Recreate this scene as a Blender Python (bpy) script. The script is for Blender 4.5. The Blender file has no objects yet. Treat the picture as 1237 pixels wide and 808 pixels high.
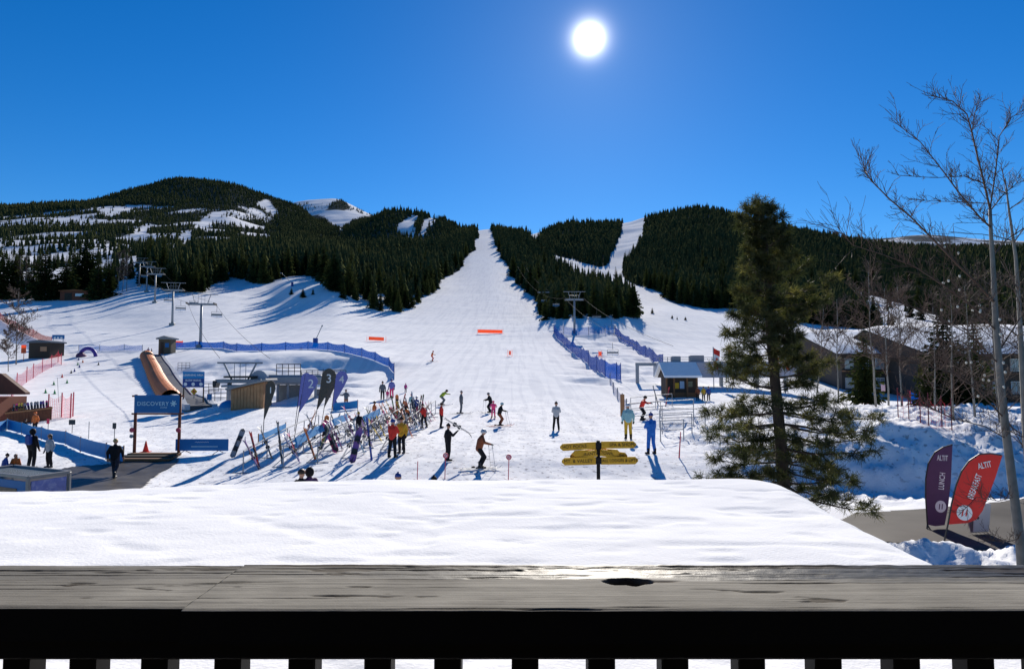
import bpy, bmesh, math, random
import numpy as np
from mathutils import Vector, Matrix, Euler
random.seed(7); rng = np.random.default_rng(11)
SC = bpy.context.scene
COL = SC.collection
R = math.radians
F = 800.0; CX = 618.5; CY = 404.0; PITCH = R(3.29)
CP, SP = math.cos(PITCH), math.sin(PITCH)
CZ = 5.0                      # eye height above the flat by the road

# ------------------------------------------------------------------ camera maths
def slope(px, row):
    v = (CY - row) / F; fw = CP - v * SP
    return ((px - CX) / F) / fw, (SP + v * CP) / fw
def P(px, row, d):
    t, m = slope(px, row)
    return Vector((t * d, d, CZ + m * d))
def proj(x, y, z):
    z = z - CZ
    fw = y * CP + z * SP; up = -y * SP + z * CP
    return CX + F * x / fw, CY - F * up / fw

# ------------------------------------------------------------------ noise
_lat = np.random.default_rng(5).random((256, 256))
def vnoise(x, y):
    x = np.asarray(x, float); y = np.asarray(y, float)
    xi = np.floor(x).astype(int); yi = np.floor(y).astype(int)
    fx = x - xi; fy = y - yi
    fx = fx * fx * (3 - 2 * fx); fy = fy * fy * (3 - 2 * fy)
    a = _lat[xi & 255, yi & 255]; b = _lat[(xi + 1) & 255, yi & 255]
    c = _lat[xi & 255, (yi + 1) & 255]; d = _lat[(xi + 1) & 255, (yi + 1) & 255]
    return (a + (b - a) * fx) * (1 - fy) + (c + (d - c) * fx) * fy - .5
def fbm(x, y, n=4):
    s = 0; a = 1.0
    for i in range(n):
        s = s + a * vnoise(np.asarray(x) * 2 ** i + 17.3 * i, np.asarray(y) * 2 ** i + 9.1 * i); a *= .5
    return s
def sstep(a, b, x):
    k = np.clip((np.asarray(x, float) - a) / (b - a), 0, 1); return k * k * (3 - 2 * k)

# ------------------------------------------------------------------ terrain: profiles of the land along 24 bearings
def pchip(xs, ys, xq):
    xs = np.asarray(xs, float); ys = np.asarray(ys, float)
    h = np.diff(xs); dl = np.diff(ys, axis=0) / (h if ys.ndim == 1 else h[:, None])
    m = np.zeros_like(ys)
    for i in range(1, len(xs) - 1):
        p = dl[i - 1] * dl[i]
        w1 = 2 * h[i] + h[i - 1]; w2 = h[i] + 2 * h[i - 1]
        with np.errstate(divide='ignore', invalid='ignore'):
            v = (w1 + w2) / (w1 / dl[i - 1] + w2 / dl[i])
        m[i] = np.where(p > 0, v, 0)
    m[0] = dl[0]; m[-1] = dl[-1]
    k = np.clip(np.searchsorted(xs, xq) - 1, 0, len(xs) - 2)
    hh = h[k]; t = np.clip((xq - xs[k]) / hh, 0, 1)
    if ys.ndim > 1: hh = hh[:, None]; t = t[:, None]
    t2 = t * t; t3 = t2 * t
    return (2 * t3 - 3 * t2 + 1) * ys[k] + (t3 - 2 * t2 + t) * hh * m[k] + (-2 * t3 + 3 * t2) * ys[k + 1] + (t3 - t2) * hh * m[k + 1]
NEAR = [(26.5, 578), (30, 550), (41, 516), (57, 490), (104, 437)]
NEARL = [(31, 577), (36, 551), (48, 524), (60, 500), (85, 470)]
COLS = {
 -420: NEARL + [(130, 432), (180, 395), (250, 360), (400, 325), (700, 300), (1200, 278), (1800, 258), (2400, 247), (3000, 270), (6000, 330)],
 0:   NEARL + [(130, 432), (180, 395), (250, 361), (275, 355), (400, 328), (700, 303), (1200, 282), (1800, 261), (2400, 250), (3000, 272), (6000, 330)],
 50:  NEARL + [(130, 431), (180, 395), (250, 361), (275, 354), (400, 330), (650, 308), (1100, 286), (1700, 263), (2300, 248), (3000, 268), (6000, 330)],
 110: NEARL + [(130, 430), (180, 395), (245, 362), (275, 354), (370, 334), (600, 311), (1000, 290), (1600, 266), (2200, 247), (2700, 243), (3300, 262), (6000, 330)],
 160: NEARL + [(130, 428), (170, 402), (230, 362), (270, 347), (350, 328), (560, 311), (900, 297), (1400, 276), (2000, 254), (2900, 229), (3500, 250), (6000, 330)],
 215: NEARL + [(130, 423), (160, 404), (215, 370), (255, 352), (300, 341), (360, 325), (520, 312), (800, 301), (1200, 285), (1800, 262), (2400, 240), (3000, 217), (3600, 238), (6000, 330)],
 265: [(30, 573), (36, 546), (57, 496), (80, 470), (96, 444), (103, 427), (130, 421), (160, 404), (215, 372), (260, 352), (310, 341), (370, 326), (550, 312), (900, 300), (1400, 279), (2200, 250), (3000, 222), (3600, 244), (6000, 320)],
 320: [(29, 572), (35, 544), (57, 493), (80, 469), (96, 443), (104, 428.5), (130, 420), (175, 398), (240, 365), (290, 342), (360, 328), (550, 313), (900, 303), (1500, 287), (2300, 262), (3000, 238), (3500, 262), (4600, 262), (6000, 320)],
 355: [(28, 573), (34, 543), (57, 492), (80, 467), (96.5, 443), (104, 427), (130, 417), (175, 394), (215, 372), (260, 345), (290, 338), (420, 326), (700, 310), (1000, 301), (1700, 284), (2500, 260), (3000, 250), (3400, 268), (4600, 244), (6000, 310)],
 400: [(27, 576), (32, 547), (45, 512), (57, 491), (80, 465), (97.5, 446), (103, 426), (130, 414), (175, 392), (205, 374), (235, 352), (260, 343), (420, 326), (700, 311), (1000, 303), (1500, 299), (2300, 276), (2800, 280), (4600, 240.5), (6000, 310)],
 440: [(27, 577), (31, 550), (43, 515), (57, 490), (80, 462), (97, 450), (101, 433), (140, 415), (185, 394), (215, 380), (250, 362), (320, 345), (480, 326), (750, 310), (950, 304), (1200, 306), (1900, 270), (2300, 276), (4600, 257), (6000, 310)],
 475: NEAR + [(150, 411), (200, 389), (230, 377), (300, 355), (450, 332), (700, 313), (900, 305), (1150, 306), (1900, 257), (2500, 285), (4600, 275), (6000, 310)],
 530: NEAR + [(150, 411), (200, 391), (260, 369), (340, 348), (480, 328), (700, 311), (900, 303), (1100, 301), (1800, 267), (2400, 290), (6000, 320)],
 570: NEAR + [(150, 411), (200, 391.5), (260, 370), (380, 341), (600, 310), (800, 295), (980, 287), (1040, 289), (1500, 279), (1800, 290), (6000, 330)],
 592: NEAR + [(150, 411), (200, 391.5), (260, 370), (380, 340), (600, 309), (800, 293), (980, 286), (1040, 288), (1500, 277), (1800, 290), (6000, 330)],
 625: NEAR + [(150, 412), (200, 392), (260, 372), (380, 347), (600, 315), (800, 298), (1000, 288), (1500, 285), (1900, 300), (6000, 330)],
 655: NEAR + [(150, 412), (205, 386), (250, 377), (320, 362), (500, 334), (700, 315), (850, 300), (950, 297), (1050, 302), (1600, 280), (1900, 300), (6000, 330)],
 690: NEAR + [(150, 413), (205, 380), (222, 378), (250, 384), (330, 370), (520, 346), (720, 326), (850, 317), (1100, 304), (1500, 277), (1700, 271), (2200, 300), (6000, 330)],
 740: [(26.5, 578), (30, 550), (41, 516), (57, 489), (104, 439), (150, 414), (205, 380), (222, 378), (250, 383), (330, 371), (520, 350), (720, 335), (850, 323), (1200, 292), (1600, 274), (1800, 271), (2300, 300), (6000, 330)],
 800: [(26.5, 579), (30, 551), (41, 517), (57, 489), (104, 443), (150, 420), (215, 390), (260, 377), (330, 369), (450, 352), (700, 322), (1000, 293), (1400, 271), (1700, 261), (2200, 290), (6000, 330)],
 850: [(25.5, 590), (30, 552), (41, 517), (57, 488), (104, 446), (150, 423), (215, 395), (290, 379), (330, 373), (500, 347), (1000, 291), (1600, 255), (2000, 290), (6000, 330)],
 920: [(22, 620), (25, 595), (30, 541), (40, 510), (57, 486), (104, 450), (150, 427), (230, 398), (300, 381), (500, 352), (1000, 300), (1500, 271), (2000, 300), (6000, 330)],
 1000: [(22, 620), (24.5, 601), (25.6, 593), (28.9, 530), (31, 519), (40, 500), (55, 489), (75, 484), (110, 455), (160, 428), (260, 398), (400, 378), (600, 346), (900, 313), (1400, 289), (1800, 300), (5000, 296), (6000, 330)],
 1060: [(20, 636), (23.8, 605), (25.0, 597), (28.4, 525), (30, 515), (38, 500), (50, 491), (75, 486), (110, 460), (160, 432), (260, 402), (400, 380), (600, 354), (900, 322), (1450, 297), (1800, 306), (4200, 300), (5200, 289), (6000, 330)],
 1130: [(20, 636), (23.2, 606), (24.6, 598), (28.2, 521), (30, 511), (38, 499), (48, 493), (75, 488), (110, 464), (160, 436), (260, 404), (400, 384), (600, 360), (900, 328), (1400, 303), (1800, 310), (4200, 300), (5200, 284), (6000, 330)],
 1200: [(20, 636), (22.6, 606), (24.2, 598), (27.8, 520), (30, 509), (37, 500), (48, 494), (75, 488), (110, 466), (160, 438), (260, 406), (400, 386), (600, 362), (900, 330), (1400, 304), (1800, 310), (4200, 302), (5200, 290), (6000, 330)],
 1700: [(20, 636), (22.6, 606), (24, 596), (30, 545), (37, 512), (48, 496), (75, 488), (110, 466), (160, 438), (260, 406), (400, 386), (600, 362), (900, 330), (1400, 300), (1800, 310), (5200, 300), (6000, 330)],
}
ND = 900
LD = np.linspace(math.log(2.0), math.log(6200.0), ND)
_ts, _prof = [], []
for px in sorted(COLS):
    pts = COLS[px]
    lx = [math.log(1.5), math.log(10.0), math.log(19.0)]; mz = [-4.75 / 1.5, -.475, -4.75 / 19.0]
    if pts[0][0] < 21: lx = lx[:2]; mz = mz[:2]
    for d, r in pts:
        lx.append(math.log(d)); mz.append(slope(px, r)[1])
    zs = np.array(mz) * np.exp(np.array(lx))
    _ts.append(slope(px, 400)[0])
    # interpolate heights near by, slopes (angles) far away
    zq = pchip(lx, zs, LD); mq = pchip(lx, mz, LD) * np.exp(LD)
    w = sstep(math.log(60), math.log(140), LD)
    _prof.append(zq * (1 - w) + mq * w)
NT = 800
TT = np.linspace(-1.3, 1.34, NT)
TAB0 = pchip(np.array(_ts), np.array(_prof) / np.exp(LD)[None, :], TT) * np.exp(LD)[None, :]

_kx = np.arange(-48, 49); _k = np.exp(-(_kx / 20.0) ** 2); _k /= _k.sum()
_bl = np.stack([np.convolve(np.pad(TAB0[:, j], 48, mode='edge'), _k, 'valid') for j in range(ND)], 1)
_w = (1 - sstep(math.log(130), math.log(300), LD))[None, :]
TAB = TAB0 * (1 - _w) + _bl * _w
def base_z(x, y):
    x = np.asarray(x, float); y = np.maximum(np.asarray(y, float), 2.001)
    a = np.clip((x / y - TT[0]) / (TT[1] - TT[0]), 0, NT - 1.001)
    b = np.clip((np.log(y) - LD[0]) / (LD[1] - LD[0]), 0, ND - 1.001)
    i = a.astype(int); j = b.astype(int); fa = a - i; fb = b - j
    return CZ + (TAB[i, j] * (1 - fa) + TAB[i + 1, j] * fa) * (1 - fb) + (TAB[i, j + 1] * (1 - fa) + TAB[i + 1, j + 1] * fa) * fb
def tz(x, y):
    """height of the land"""
    x = np.asarray(x, float); y = np.asarray(y, float)
    z = base_z(x, y)
    # rough ploughed bank beyond the road, lumpy basin round the lift station, gentle rolls on the pistes
    bank = sstep(7.5, 10.5, x) * sstep(23.0, 26.0, y + .06 * x) * (1 - sstep(42, 55, y))
    z = z + bank * (.46 * fbm(x * .8 + .9 * y, y * .45 - .5 * x, 5) + .45 * vnoise(x * .3, y * .25) +    .17 * fbm(x * 1.9 + 1.2 * y, y * 1.6 - x, 3))
    basin = sstep(55, 65, y) * (1 - sstep(98, 104, y)) * sstep(-.52, -.46, x / np.maximum(y, 2)) * (1 - sstep(-.25, -.2, x / np.maximum(y, 2)))
    z = z + basin * (1.1 * fbm(x * .16, y * .2, 4))
    en = sstep(70, 80, y) * (1 - sstep(150, 180, y)) * sstep(.06, .1, x / np.maximum(y, 2)) * (1 - sstep(.2, .24, x / np.maximum(y, 2)))
    z = z + en * (.8 * fbm(x * .2, y * .25, 4))
    pile = (1 - sstep(15.6, 17.3, y + .5 * vnoise(x * .8, x * 0 + 4))) * sstep(6.5, 9.3, x) * sstep(7, 9, y)
    z = z + pile * (.62 + .34 * fbm(x * 1.1, y * 1.1, 4) + .16 * fbm(x * 3.2, y * 3.2, 3))
    far = sstep(250, 900, y)
    z = z + far * 9 * fbm(x / 130, y / 130, 3) * (1 - sstep(-.09, -.06, x / np.maximum(y, 2)) * (1 - sstep(.02, .05, x / np.maximum(y, 2))))
    z = z + .05 * fbm(x * .5, y * .5, 3) * sstep(10, 24, y)
    z = z + (.16 * vnoise(x / 38, y / 7.5) + .10 * vnoise(x / 9, y / 3.2)) * sstep(75, 130, y) * (1 - sstep(900, 1300, y))
    z = z + .05 * fbm(x * 1.7, y * 1.7, 3) * sstep(24, 27, y) * (1 - sstep(50, 75, y))
    return z
def zt(x, y): return float(tz(x, y))
_DM = np.exp(np.linspace(math.log(8), math.log(5500), 6000))
def G(px, row, dmin=8):
    """the point of the land seen at a pixel of the photograph"""
    t, m = slope(px, row)
    d = _DM[_DM >= dmin]
    k = np.nonzero(CZ + m * d <= tz(t * d, d))[0]
    dd = float(d[k[0]]) if len(k) else float(d[-1])
    return Vector((t * dd, dd, zt(t * dd, dd)))
def at(px, d):
    t = slope(px, 450)[0]
    return Vector((t * d, d, zt(t * d, d)))

# ------------------------------------------------------------------ materials
MATS = {}
def mat(name, col, rough=.6, spec=.4, metal=0, noise=.12, scale=6.0, emit=None, alpha=None, trans=0):
    if name in MATS: return MATS[name]
    m = bpy.data.materials.new(name); m.use_nodes = True
    nt = m.node_tree; b = nt.nodes['Principled BSDF']
    b.inputs['Roughness'].default_value = rough; b.inputs['Metallic'].default_value = metal
    b.inputs['Specular IOR Level'].default_value = spec
    if noise:
        tc = nt.nodes.new('ShaderNodeTexCoord'); n = nt.nodes.new('ShaderNodeTexNoise')
        n.inputs['Scale'].default_value = scale; n.inputs['Detail'].default_value = 5
        mx = nt.nodes.new('ShaderNodeMix'); mx.data_type = 'RGBA'
        mx.inputs[6].default_value = [c * (1 - noise) for c in col] + [1]
        mx.inputs[7].default_value = [min(1, c * (1 + noise)) for c in col] + [1]
        nt.links.new(tc.outputs['Object'], n.inputs['Vector']); nt.links.new(n.outputs['Fac'], mx.inputs[0])
        nt.links.new(mx.outputs[2], b.inputs['Base Color'])
    else:
        b.inputs['Base Color'].default_value = list(col) + [1]
    if emit: b.inputs['Emission Color'].default_value = list(emit[:3]) + [1]; b.inputs['Emission Strength'].default_value = emit[3]
    if alpha is not None:
        b.inputs['Alpha'].default_value = alpha
    if name.endswith('cloth'):      # creases
        tc = nt.nodes.new('ShaderNodeTexCoord'); n = nt.nodes.new('ShaderNodeTexNoise'); n.inputs['Scale'].default_value = 7; n.inputs['Detail'].default_value = 3; n.inputs['Distortion'].default_value = .8
        bp = nt.nodes.new('ShaderNodeBump'); bp.inputs['Strength'].default_value = .9; bp.inputs['Distance'].default_value = .06
        nt.links.new(tc.outputs['Object'], n.inputs[0]); nt.links.new(n.outputs['Fac'], bp.inputs['Height']); nt.links.new(bp.outputs[0], b.inputs['Normal'])
    if trans:                       # thin fabric that lets the low sun through
        tr = nt.nodes.new('ShaderNodeBsdfTranslucent'); tr.inputs[0].default_value = list(col) + [1]; mx_ = nt.nodes.new('ShaderNodeMixShader'); mx_.inputs[0].default_value = trans
        nt.links.new(b.outputs[0], mx_.inputs[1]); nt.links.new(tr.outputs[0], mx_.inputs[2]); nt.links.new(mx_.outputs[0], nt.nodes['Material Output'].inputs[0])
    MATS[name] = m
    return m
def foliage(name, dark, light, scale=1.2, trans=.25, gloss=.03):
    if name in MATS: return MATS[name]
    m = bpy.data.materials.new(name); m.use_nodes = True; nt = m.node_tree
    nt.nodes.clear(); out = nt.nodes.new('ShaderNodeOutputMaterial')
    tc = nt.nodes.new('ShaderNodeNewGeometry'); n = nt.nodes.new('ShaderNodeTexNoise'); n.inputs['Scale'].default_value = scale; n.inputs['Detail'].default_value = 4
    oi = nt.nodes.new('ShaderNodeObjectInfo')
    add = nt.nodes.new('ShaderNodeMath'); add.operation = 'MULTIPLY_ADD'; add.inputs[1].default_value = .45; add.inputs[2].default_value = -.2
    nt.links.new(oi.outputs['Random'], add.inputs[0])
    ad2 = nt.nodes.new('ShaderNodeMath'); nt.links.new(n.outputs['Fac'], ad2.inputs[0]); nt.links.new(add.outputs[0], ad2.inputs[1])
    rp = nt.nodes.new('ShaderNodeValToRGB'); rp.color_ramp.elements[0].position = .3; rp.color_ramp.elements[1].position = .75
    rp.color_ramp.elements[0].color = list(dark) + [1]; rp.color_ramp.elements[1].color = list(light) + [1]
    nt.links.new(tc.outputs['Position'], n.inputs['Vector']); nt.links.new(ad2.outputs[0], rp.inputs[0])
    d = nt.nodes.new('ShaderNodeBsdfDiffuse'); t = nt.nodes.new('ShaderNodeBsdfTranslucent'); g = nt.nodes.new('ShaderNodeBsdfGlossy'); g.inputs['Roughness'].default_value = .45
    mx = nt.nodes.new('ShaderNodeMixShader'); mx.inputs[0].default_value = trans
    m2 = nt.nodes.new('ShaderNodeMixShader'); m2.inputs[0].default_value = gloss
    for s in (d, t): nt.links.new(rp.outputs[0], s.inputs[0])
    nt.links.new(d.outputs[0], mx.inputs[1]); nt.links.new(t.outputs[0], mx.inputs[2])
    nt.links.new(mx.outputs[0], m2.inputs[1]); nt.links.new(g.outputs[0], m2.inputs[2]); nt.links.new(m2.outputs[0], out.inputs[0])
    MATS[name] = m; return m
def netting(name, col, cell=.12, fill=.35):
    """fence netting: square strands with holes between them"""
    if name in MATS: return MATS[name]
    m = mat(name, col, .7, .2, noise=.1); nt = m.node_tree; b = nt.nodes['Principled BSDF']
    tc = nt.nodes.new('ShaderNodeTexCoord'); sep = nt.nodes.new('ShaderNodeSeparateXYZ'); nt.links.new(tc.outputs['UV'], sep.inputs[0])
    outs = []
    for i in (0, 1):
        a = nt.nodes.new('ShaderNodeMath'); a.operation = 'MULTIPLY'; a.inputs[1].default_value = 1 / cell; nt.links.new(sep.outputs[i], a.inputs[0])
        f = nt.nodes.new('ShaderNodeMath'); f.operation = 'FRACT'; nt.links.new(a.outputs[0], f.inputs[0])
        l = nt.nodes.new('ShaderNodeMath'); l.operation = 'LESS_THAN'; l.inputs[1].default_value = fill; nt.links.new(f.outputs[0], l.inputs[0]); outs.append(l)
    mxx = nt.nodes.new('ShaderNodeMath'); mxx.operation = 'MAXIMUM'
    nt.links.new(outs[0].outputs[0], mxx.inputs[0]); nt.links.new(outs[1].outputs[0], mxx.inputs[1]); nt.links.new(mxx.outputs[0], b.inputs['Alpha'])
    tr = nt.nodes.new('ShaderNodeBsdfTranslucent'); tr.inputs[0].default_value = list(col) + [1]; tp = nt.nodes.new('ShaderNodeBsdfTransparent'); mA = nt.nodes.new('ShaderNodeMixShader'); mB = nt.nodes.new('ShaderNodeMixShader'); mB.inputs[0].default_value = .5
    nt.links.new(mxx.outputs[0], mA.inputs[0]); nt.links.new(tp.outputs[0], mA.inputs[1]); nt.links.new(tr.outputs[0], mA.inputs[2]); nt.links.new(b.outputs[0], mB.inputs[1]); nt.links.new(mA.outputs[0], mB.inputs[2]); nt.links.new(mB.outputs[0], nt.nodes['Material Output'].inputs[0])
    return m
def snow_mat(name, bump=.25, scales=(2.0, 18.0), dirt=0.0, groom=False):
    m = bpy.data.materials.new(name); m.use_nodes = True; nt = m.node_tree; b = nt.nodes['Principled BSDF']
    b.inputs['Roughness'].default_value = .7; b.inputs['Specular IOR Level'].default_value = 0
    geo = nt.nodes.new('ShaderNodeNewGeometry')
    def noise(s, det=5, vec=None):
        n = nt.nodes.new('ShaderNodeTexNoise'); n.inputs['Scale'].default_value = s; n.inputs['Detail'].default_value = det
        nt.links.new(vec or geo.outputs['Position'], n.inputs['Vector']); return n
    n1 = noise(scales[0], 6); n2 = noise(scales[1], 4)
    a = nt.nodes.new('ShaderNodeMath'); a.operation = 'MULTIPLY_ADD'; a.inputs[1].default_value = .35
    nt.links.new(n2.outputs['Fac'], a.inputs[0]); nt.links.new(n1.outputs['Fac'], a.inputs[2])
    bp = nt.nodes.new('ShaderNodeBump'); bp.inputs['Strength'].default_value = bump; bp.inputs['Distance'].default_value = .12
    nt.links.new(a.outputs[0], bp.inputs['Height']); nt.links.new(bp.outputs[0], b.inputs['Normal'])
    rp = nt.nodes.new('ShaderNodeValToRGB'); rp.color_ramp.elements[0].color = (.815, .82, .83, 1); rp.color_ramp.elements[1].color = (.905, .905, .90, 1)
    rp.color_ramp.elements[0].position = .3; rp.color_ramp.elements[1].position = .65
    nt.links.new(noise(.35).outputs['Fac'], rp.inputs[0])
    col = rp.outputs[0]
    m.use_nodes = True
    return m, nt, b, col, geo, noise
# ------------------------------------------------------------------ mesh builder
class MB:
    def __init__(s): s.v = []; s.f = []; s.m = []; s.uv = None
    def add(s, vs, fs, mi=0):
        o = len(s.v); s.v += [tuple(v) for v in vs]; s.f += [tuple(i + o for i in f) for f in fs]; s.m += [mi] * len(fs); return s
    def box(s, c, size, rot=None, mi=0, bev=0):
        hx, hy, hz = size[0] / 2, size[1] / 2, size[2] / 2
        M = rot if isinstance(rot, Matrix) else (Matrix.Rotation(rot, 3, 'Z') if rot else Matrix.Identity(3))
        if bev:
            b = min(bev, hx * .9, hy * .9, hz * .9)
            bm = bmesh.new(); bmesh.ops.create_cube(bm, size=1)
            for v in bm.verts: v.co = Vector((v.co.x * hx * 2, v.co.y * hy * 2, v.co.z * hz * 2))
            bmesh.ops.bevel(bm, geom=bm.edges[:], offset=b, segments=1, affect='EDGES')
            vs = [M @ v.co + Vector(c) for v in bm.verts]
            for i, v in enumerate(bm.verts): v.index = i
            fs = [[v.index for v in f.verts] for f in bm.faces]; bm.free()
            return s.add(vs, fs, mi)
        vs = [M @ Vector((x * hx, y * hy, z * hz)) + Vector(c) for x in (-1, 1) for y in (-1, 1) for z in (-1, 1)]
        return s.add(vs, [(0, 1, 3, 2), (4, 6, 7, 5), (0, 4, 5, 1), (2, 3, 7, 6), (0, 2, 6, 4), (1, 5, 7, 3)], mi)
    def tube(s, pts, rad, n=8, mi=0, cap=True):
        pts = [Vector(p) for p in pts]
        if not hasattr(rad, '__len__'): rad = [rad] * len(pts)
        vs = []; fs = []; u = None
        for i, p in enumerate(pts):
            d = (pts[min(i + 1, len(pts) - 1)] - pts[max(i - 1, 0)])
            d = d.normalized() if d.length > 1e-9 else Vector((0, 0, 1))
            if u is None: u = d.cross(Vector((0, 0, 1)) if abs(d.z) < .9 else Vector((1, 0, 0)))
            u = (u - d * u.dot(d)); u = u.normalized() if u.length > 1e-6 else d.orthogonal().normalized()
            w = d.cross(u)
            for k in range(n):
                a = 2 * math.pi * k / n
                vs.append(p + (u * math.cos(a) + w * math.sin(a)) * rad[i])
        for i in range(len(pts) - 1):
            for k in range(n):
                fs.append((i * n + k, i * n + (k + 1) % n, (i + 1) * n + (k + 1) % n, (i + 1) * n + k))
        if cap:
            fs.append(tuple(range(n))[::-1]); fs.append(tuple((len(pts) - 1) * n + k for k in range(n)))
        return s.add(vs, fs, mi)
    def prism(s, outline, th, M=None, mi=0):
        """outline in (x, z), extruded along y by th, placed by the 4x4 matrix M"""
        n = len(outline); M = M or Matrix.Identity(4)
        vs = [M @ Vector((x, -th / 2, z)) for x, z in outline] + [M @ Vector((x, th / 2, z)) for x, z in outline]
        fs = [tuple(range(n)), tuple(range(2 * n - 1, n - 1, -1))] + [(i, i + n, (i + 1) % n + n, (i + 1) % n) for i in range(n)]
        return s.add(vs, fs, mi)
    def ell(s, c, r, nu=12, nv=8, mi=0, zmin=-1.0, M=None):
        vs = []; fs = []
        v0 = math.asin(max(-1, min(1, zmin)))
        for j in range(nv + 1):
            ph = v0 + (math.pi / 2 - v0) * j / nv
            for i in range(nu):
                th = 2 * math.pi * i / nu
                q = Vector((r[0] * math.cos(ph) * math.cos(th), r[1] * math.cos(ph) * math.sin(th), r[2] * math.sin(ph)))
                vs.append((M @ q if M else q) + Vector(c))
        for j in range(nv):
            for i in range(nu):
                fs.append((j * nu + i, j * nu + (i + 1) % nu, (j + 1) * nu + (i + 1) % nu, (j + 1) * nu + i))
        return s.add(vs, fs, mi)
    def build(s, name, mats, parent=None, origin=None, smooth=False):
        me = bpy.data.meshes.new(name)
        o3 = Vector(origin) if origin is not None else None
        vs = s.v if o3 is None else [(v[0] - o3.x, v[1] - o3.y, v[2] - o3.z) for v in s.v]
        me.from_pydata(vs, [], s.f)
        if not isinstance(mats, (list, tuple)): mats = [mats]
        for m in mats: me.materials.append(m)
        if len(mats) > 1: me.polygons.foreach_set('material_index', s.m)
        if s.uv:
            ul = me.uv_layers.new(name='UVMap'); ul.data.foreach_set('uv', [c for i in s.uv for c in i])
        if smooth: me.polygons.foreach_set('use_smooth', [True] * len(me.polygons))
        me.update()
        return obj(name, me, parent, o3 if parent is None else None)
def obj(name, me, parent=None, loc=None):
    o = bpy.data.objects.new(name, me); COL.objects.link(o)
    if parent: o.parent = parent
    if loc is not None: o.location = loc
    return o
def np_obj(name, V, Fc, mats, parent=None, fmat=None, smooth=False):
    """many triangles / quads at once; Fc an (n, k) index array"""
    me = bpy.data.meshes.new(name); V = np.asarray(V, np.float32); Fc = np.asarray(Fc, np.int32)
    me.vertices.add(len(V)); me.vertices.foreach_set('co', V.ravel())
    k = Fc.shape[1]; me.loops.add(Fc.size); me.loops.foreach_set('vertex_index', Fc.ravel())
    me.polygons.add(len(Fc)); me.polygons.foreach_set('loop_start', np.arange(0, Fc.size, k, dtype=np.int32))
    for m in (mats if isinstance(mats, (list, tuple)) else [mats]): me.materials.append(m)
    if fmat is not None: me.polygons.foreach_set('material_index', np.asarray(fmat, np.int32))
    if smooth: me.polygons.foreach_set('use_smooth', np.ones(len(Fc), bool))
    me.update(calc_edges=True); me.validate()
    return obj(name, me, parent)
def tag(o, label=None, cat=None, group=None, kind=None):
    if label: o['label'] = label
    if cat: o['category'] = cat
    if group: o['group'] = group
    if kind: o['kind'] = kind
    return o
def thing(name, label, cat, loc=(0, 0, 0), rz=0, group=None):
    o = bpy.data.objects.new(name, None); COL.objects.link(o); o.location = loc; o.rotation_euler = (0, 0, rz)
    o.empty_display_size = .2
    return tag(o, label, cat, group)
def kids(o): return [c for c in bpy.data.objects if c.parent == o]
def copy_tree(o, parent=None, ch=None):
    c = o.copy(); COL.objects.link(c)
    if parent: c.parent = parent
    for k in (o.children): copy_tree(k, c)
    return c
def text_mesh(s, size, mats, parent, loc, rot, name='lettering', ext=.004, bold=0.0, align='CENTER', space=1.0):
    cu = bpy.data.curves.new(name, 'FONT'); cu.body = s; cu.size = size; cu.extrude = ext; cu.align_x = align; cu.align_y = 'CENTER'; cu.offset = bold; cu.space_character = space
    to = bpy.data.objects.new('tmp', cu); COL.objects.link(to)
    bpy.context.view_layer.update()
    dg = bpy.context.evaluated_depsgraph_get()
    me = bpy.data.meshes.new_from_object(to.evaluated_get(dg)); me.name = name
    bpy.data.objects.remove(to); me.materials.clear(); me.materials.append(mats)
    o = obj(name, me, parent); o.location = loc; o.rotation_euler = rot
    return o
FRONT = (R(90), 0, 0)       # lettering that faces -y

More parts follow.
